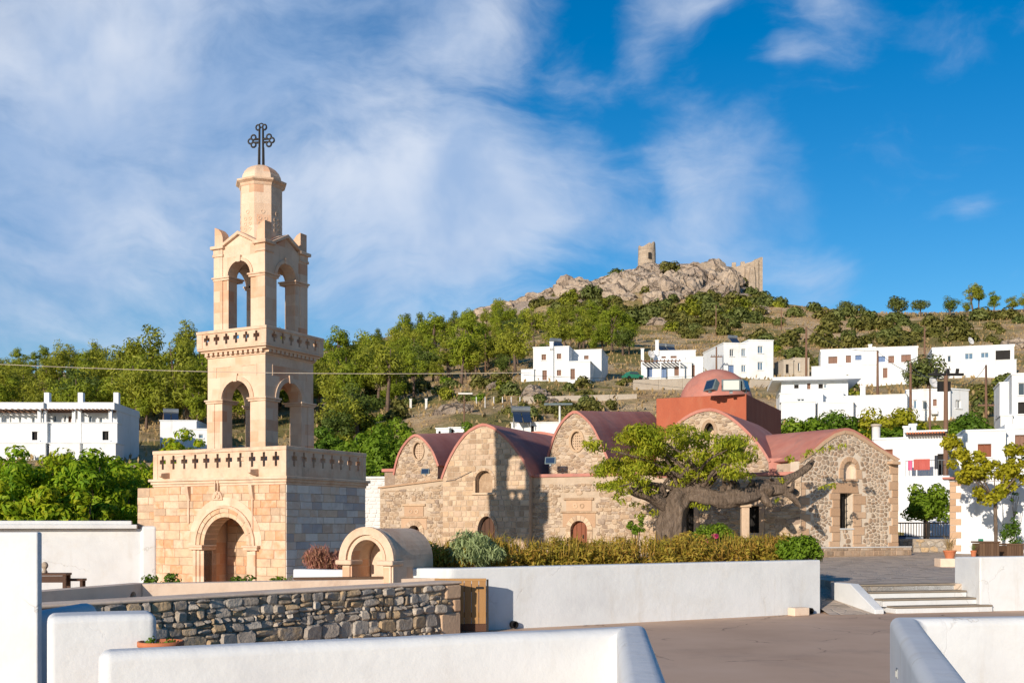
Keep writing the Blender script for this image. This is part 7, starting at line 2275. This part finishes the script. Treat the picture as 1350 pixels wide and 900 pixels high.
bush('reddish feathery bush left of the shrine', 428, 24.6, topz(744, 24.6), .62, .42, 'red_leaf', 54, n=44, per=90, leaf=.17, asp=.13, out=.2, droop=-2.2, zb=.2)
bush('small reddish feathery bush between the shrine and the tower', 450, 25.6, topz(742, 25.6), .5, .36, 'red_leaf', 55, n=30, per=90, leaf=.16, asp=.13, out=.2, droop=-2.2, zb=.2)
t = bush('green bush with pink flowers at the foot of the old tree', 935, 36.5, topz(704, 36.5), .85, .42, 'bright_leaf', 56, n=26, per=90, leaf=.11, asp=.45, zb=.8)
link('flowers', leaf_mesh('flowers', [(-.25, -.4, .75, .1), (.1, -.45, .95, .1), (-.05, -.4, .6, .08), (.35, -.4, .55, .06)], 22, .1, .8, 3), 'flower', t.o)
bush('small lime-green bush by the red church door', 838, 37, topz(695, 37), .35, .5, 'bright_leaf', 57, n=14, per=60, leaf=.1, zb=.8)

# ---- yellow-green tree, planters and pots on the right
GD = 41.5
gx0 = P(1312, 0, GD)
gtz = terr_z(gx0.x, GD)
yt = T('young_tree', 'slim young tree with yellow-green leaves before the white corner building', 'tree', (gx0.x, GD, gtz), 0)
def yc(px, py, D=GD):
    p = P(px, py, D); return (p.x - yt.loc.x, p.y - yt.loc.y, p.z - yt.loc.z)
MB().tube(spline([(0.02, 0, -.05), yc(1313, 700), yc(1312, 665), yc(1315, 655)], 5), .065, 9, wob=.15).build('trunk', 'bark', yt.o, smooth=True)
ends = [(1268, 600), (1258, 588), (1285, 610), (1295, 630), (1300, 650), (1325, 625), (1345, 615), (1360, 600), (1330, 600), (1310, 620), (1370, 620), (1278, 625), (1318, 650)]
for k, (px, py) in enumerate(ends):
    MB().tube([yc(1313, 662), yc((1313 + px) / 2, (658 + py) / 2 + 3, GD + random.uniform(-.3, .3)), yc(px, py, GD + random.uniform(-.6, .6))], [.04, .025, .008], 6).build('branch', 'bark', yt.o, smooth=True)
ry = random.Random(9); cl = []
for (px, py) in ends:
    for j in range(4): cl.append((*yc(px + ry.uniform(-10, 10), py + ry.uniform(-9, 9), GD + ry.uniform(-.6, .6)), ry.uniform(.16, .30)))
for (px, py) in [(1255, 612), (1262, 585), (1275, 615), (1345, 595), (1350, 632), (1335, 640), (1300, 615)]:
    cl.append((*yc(px, py), .2))
link('crown', leaf_mesh('crown', cl, 95, .15, .62, 91, .9, .5, .8, .6), 'gold_leaf', yt.o)

def planter(label, pl, pr, pt, pb, D, plant=None, seed=0):
    x0 = (pl - CX) / FPX * D; x1 = (pr - CX) / FPX * D
    zb = terr_z((x0 + x1) / 2, D); zt = topz(pt, D)
    t = T('planter', label, 'planter', ((x0 + x1) / 2, D, zb), 4)
    w_ = (x1 - x0) / 2; h_ = zt - zb
    n = 7
    for k in range(n):
        a = -w_ + 2 * w_ * k / n; b = a + 2 * w_ / n
        MB().box(a + .006, b - .006, -.28, -.25, 0, h_ - .03).build('slat', 'planter_wood', t.o)
    MB().box(-w_ + .01, w_ - .01, -.25, .3, 0, h_ - .08).build('box', 'planter_wood', t.o)
    MB().box(-w_ - .03, w_ + .03, -.31, .33, h_ - .06, h_).build('rim', 'planter_wood', t.o)
    return t, w_, h_
planter('brown wooden slatted planter beside the young yellow-green tree', 1286, 1313, 713, 735, 40.8)
t, w_, h_ = planter('dark wooden planter with a climbing plant on a trellis', 1322, 1345, 716, 735, 41.9)
rgp = random.Random(3)
link('climber', leaf_mesh('climber', [(rgp.uniform(-.3, .3), rgp.uniform(-.1, .15), h_ + rgp.uniform(0, .75), .14) for _ in range(22)] + [(rgp.uniform(0, .3), .1, h_ + rgp.uniform(.8, 1.9), .07) for _ in range(10)], 40, .09, .5, 14), 'deep_leaf', t.o)
for k in range(4):
    MB().tube([(.0 + k * .1, .12, h_ - .05), (.25 - k * .1 + .1, .12, h_ + 1.8)], .012, 5).build('trellis_bar', 'iron', t.o)
gl = P(1293, 713, 40.55)
o = MB().box(-.09, .09, -.04, .04, 0, .09).build('watering_cup', 'plastic_green', None, loc=(gl.x, 40.55, gl.z), bevel=.02); tag(o, 'small green plastic cup on the slatted planter rim', 'cup')
def pot(label, px, D, r, zb, zt, seed, spiky=True):
    x = (px - CX) / FPX * D
    t = T('potted_plant', label, 'potted plant', (x, D, zb), 0)
    h_ = zt - zb
    MB().lathe([(r * .62, 0), (r * .9, h_ * .8), (r, h_ * .8), (r, h_), (r * .85, h_), (r * .8, h_ * .85), (0.01, h_ * .85)], 18).build('pot', 'terracotta', t.o, smooth=False)
    pts_ = [(random.uniform(-.4, .4) * r, random.uniform(-.4, .4) * r, h_ * .85) for _ in range(46)]
    link('leaves', blades_mesh('leaves', pts_, r * 2.6, r * .12, seed, .9), 'dry_grass' if seed % 2 else 'olive_leaf', t.o)
    return t
bk = P(1249, 0, 36.0)
bz_ = terr_z(bk.x, 36.0)
o = MB().box(-.42, .28, -.25, .3, -.02, .27).build('block', 'beige_plaster', None, loc=(bk.x + .1, 36.0, bz_), bevel=.02); tag(o, 'beige stone block under the large terracotta pot', 'block')
pot('large terracotta pot with dry spiky leaves on the beige block', 1252, 36.0, .21, bz_ + .27, topz(725, 36.0), 3)
pot('small terracotta pot with thin leaves beside the slatted planter', 1283.5, 40.2, .11, terr_z(17, 40.2), topz(725, 40.2), 4)


# ------------------------------------------------------------------ railing, poles, wires, small things
q = P(1184, 0, 47.5)
fe = T('railing', 'black iron railing on a low stone base between chapel and corner building', 'railing', (q.x, q.y, .9), -8)
fx = fe.y(1252, 700)[0]; fzb = fe.y(1215, 710)[1]; fzt = fe.y(1215, 689)[1]
MB().box(-.3, fx, 0, .3, -.4, fzb).build('base', 'mortar_grey', fe.o)
rf = random.Random(1)
lay_stones(fe.o, voronoi_cells([(-.3, -.3), (fx, -.3), (fx, fzb - .02), (-.3, fzb - .02)], .3, .2, rf), FRONT(0), 'wall_stone', gap=.012, depth=.03, bev=.02, soft=.15, rng=rf)
MB().tube([(-.2, .15, fzt), (fx, .15, fzt)], .03, 6).build('rail', 'iron', fe.o); MB().tube([(-.2, .15, fzb + .1), (fx, .15, fzb + .1)], .025, 6).build('rail', 'iron', fe.o)
nb_ = 20
for k in range(nb_):
    xx = -.1 + (fx + .1) * k / nb_
    MB().tube([(xx, .15, fzb + .1), (xx, .15, fzt)], .016, 6).build('bar', 'iron', fe.o)
MB().box(fx * .6 - .05, fx * .6 + .05, .1, .2, fzb - .1, fzt + .05).build('post', 'iron', fe.o)
cr_ = P(1191, 711, 49.5)
t = T('chair', 'blue plastic chair behind the iron railing by the chapel', 'chair', (cr_.x, 49.6, .75), 0)
MB().box(-.2, .2, -.2, .2, .42, .46).build('seat', 'blue_shutter', t.o, bevel=.01); MB().box(-.2, .2, .16, .2, .46, .9).build('backrest', 'blue_shutter', t.o, bevel=.01)
for sx_ in (-.18, .18):
    for sy_ in (-.18, .18): MB().tube([(sx_, sy_, 0), (sx_, sy_, .42)], .02, 5).build('leg', 'blue_shutter', t.o)

def pole(px, pyt, pyb, D, label, r=.12, arms=(), transformer=False, name='utility_pole', lean=0.0, mat='pole_wood'):
    p = P(px, pyb, D); zt = topz(pyt, D)
    g = gz(p.x, D)
    t = T(name, label, 'pole' if name == 'utility_pole' else 'lamp', (p.x, D, min(p.z, g) - .3), 0)
    h_ = zt - t.loc.z
    MB().tube([(0, 0, -.5), (lean * .5, 0, h_ * .5), (lean, 0, h_)], [r, r * .85, r * .65], 8).build('shaft', mat, t.o, smooth=True)
    for a in arms:
        MB().box(-a[0] + lean, a[0] + lean, -.06, .06, h_ - a[1] - .06, h_ - a[1] + .06).build('crossarm', mat, t.o)
        for s in (-.8, -.4, .4, .8): MB().tube([(s * a[0] + lean, 0, h_ - a[1] + .06), (s * a[0] + lean, 0, h_ - a[1] + .22)], .04, 6).build('insulator', 'iron', t.o)
    if transformer:
        for s in (-.5, .1, .6): MB().tube([(s, .1, h_ - .1), (s + .05, .1, h_ + .25)], .09, 7).build('insulator_stack', 'iron', t.o)
        MB().box(-.9, .9, -.1, .1, h_ - .12, h_).build('crossarm', 'iron', t.o)
        MB().box(-.3, .3, .1, .4, h_ - .9, h_ - .4).build('switch_box', 'iron', t.o)
    return t, Vector((p.x + lean, D, zt))
tops = {}
for key, args, kw in [
    ('a', (640, 440, 492, 150, 'wooden utility pole standing among the pines'), {}),
    ('b', (1063, 431, 470, 118, 'wooden utility pole behind the tan stone outbuilding'), dict(r=.15)),
    ('c', (1157, 462, 512, 100, 'brown utility pole in front of the long white house'), dict(r=.14)),
    ('d', (1200.5, 478, 535, 84, 'brown utility pole before the corner of the low white house'), dict(r=.13)),
    ('e', (1219, 432, 470, 140, 'tall utility pole between the two long white houses'), dict(r=.15)),
    ('f', (1247, 492, 590, 57, 'thick dark utility pole with switchgear and insulators'), dict(r=.16, transformer=True)),
    ('g', (1226, 512, 568, 66, 'thin brown pole left of the thick switchgear pole'), dict(r=.08)),
    ('h', (1300, 481, 553, 82, 'brown utility pole on the bare brown slope'), dict(r=.12, arms=[(.6, 3.0)])),
    ('i', (944, 402, 424, 205, 'far thin utility pole on the castle slope'), dict(r=.12)),
    ('k', (1030, 407, 432, 215, 'far thin utility pole right of the castle'), dict(r=.12)),
    ('l', (944.5, 457, 487, 133, 'dead tree-like pole with short crossarm beside the square house'), dict(r=.13, arms=[(.7, 1.2)])),
    ('m', (1232, 548, 572, 66, 'short leaning pale pole beside the thin pole'), dict(r=.07, lean=-.3)),
]:
    t, top = pole(*args, **kw); tops[key] = top
t, _ = pole(738, 534, 575, 70, 'white street lamp with flat dark head behind the church', r=.1, name='street_lamp', mat='aged_white')
zt_ = topz(534, 70) - t.loc.z; MB().box(-1.0, .8, -.2, .2, zt_, zt_ + .12).build('lamp_head', 'lamp_grey', t.o, bevel=.02)
t, _ = pole(612, 520, 545, 92, 'street lamp with pale flat head on the brown bank', r=.07, name='street_lamp', mat='pole_wood')
zt_ = topz(520, 92) - t.loc.z; MB().box(-.5, .7, -.2, .2, zt_, zt_ + .14).build('lamp_head', 'aged_white', t.o, bevel=.02)
for px, lab in ((541.5, 'short white gatepost on the brown bank, nearer the pines'), (562, 'short white gatepost on the brown bank, right of its twin')):
    Dg = ray_ground(px, 537) or 98; p = P(px, 537, Dg); t = T('gatepost', lab, 'post', (p.x, Dg, p.z - .1), 0)
    MB().box(-.12, .12, -.12, .12, -.6, .95).build('shaft', 'aged_white', t.o, bevel=.02); MB().box(-.16, .16, -.16, .16, .95, 1.03).build('cap', 'aged_white', t.o)
for k in range(6):
    px = 628 + k * 11.5; Dg = ray_ground(px, 535) or 101; p = P(px, 535, Dg)
    o = MB().tube([(0, 0, -.5), (0, 0, .9)], .05, 6).build('fence_post', 'aged_white', None, loc=(p.x, Dg, p.z)); tag(o, 'thin pale fence post on the brown bank under the pine slope', 'post', 'fence posts on the bank')

def wire(a, b, sag, label, r=.012, mat='grey_metal'):
    a, b = Vector(a), Vector(b)
    pl = []
    for k in range(21):
        f = k / 20; p = a.lerp(b, f); p.z -= sag * 4 * f * (1 - f); pl.append(p - a)
    o = MB().tube(pl, r, 5).build('wire', mat, None, loc=a); tag(o, label, 'wire')
wire(P(-60, 477, 26), P(700, 491, 26), .12, 'thin pale cable crossing in front of the bell tower', .007, 'concrete')
wire(tops['c'], tops['f'] - Vector((0, 0, .3)), .6, 'sagging wire from the long house pole to the switchgear pole', .02, 'iron')
wire(tops['d'], tops['f'] - Vector((.3, 0, .2)), .4, 'wire from the low house pole to the switchgear pole', .018, 'iron')
wire(tops['f'] - Vector((0, 0, .4)), tops['h'], .7, 'wire from the switchgear pole to the pole on the brown slope', .018, 'iron')
wire(tops['b'], tops['c'], .8, 'wire from the outbuilding pole to the long house pole', .02, 'iron')
wire(P(690, 494, 117), P(955, 493, 117), .4, 'dark cable running past the pergola house', .02, 'iron')

# satellite dishes
for (px, py, D, lab) in [(1279, 452, 137, 'white satellite dish on the roof of the right single-storey house'), (1229, 508, 92, 'white satellite dish on the long low house'), (858, 470, 131, 'satellite dish on the pergola house')]:
    t = T('satellite_dish', lab, 'satellite dish', P(px, py, D), 0)
    m = MB().lathe([(.02, .0), (.25, .03), (.45, .12), (.5, .17), (.46, .17), (.25, .07), (.02, .03)], 16).build('reflector', 'aged_white', t.o, smooth=True); m.rotation_euler = (R(70), 0, R(30)); m.location = (0, 0, .2)
    MB().tube([(0, 0, .15), (0, .1, -.9)], .04, 6).build('mast', 'grey_metal', t.o)
    MB().tube([(0, -.05, .2), (.25, -.45, .35)], .02, 5).build('feed_arm', 'grey_metal', t.o)
# water tanks and wheelie bin near the pergola house
o = P(834, 494, 127)
t = T('car', 'small green car parked between the two-storey house and the pergola house', 'car', (o.x, 127, gz(o.x, 127) + .05), 20)
t.o.scale = (.75, .75, .75)
MB().prism([[(-1.5, .3), (1.5, .3), (1.55, .75), (.9, .85), (.5, 1.3), (-.8, 1.3), (-1.2, .85), (-1.55, .75)]], -.75, .75).build('body', 'plastic_green', t.o, bevel=.08)
for xx in (-.95, .95):
    for yy in (-.78, .6): MB().tube([(xx, yy, .3), (xx, yy + .18, .3)], .3, 12).build('wheel', 'iron', t.o)
MB().prism([[(.45, .88), (.75, .9), (.42, 1.22), (-.7, 1.22), (-1.0, .9)]], -.77, .77).build('window', 'window_glass', t.o)
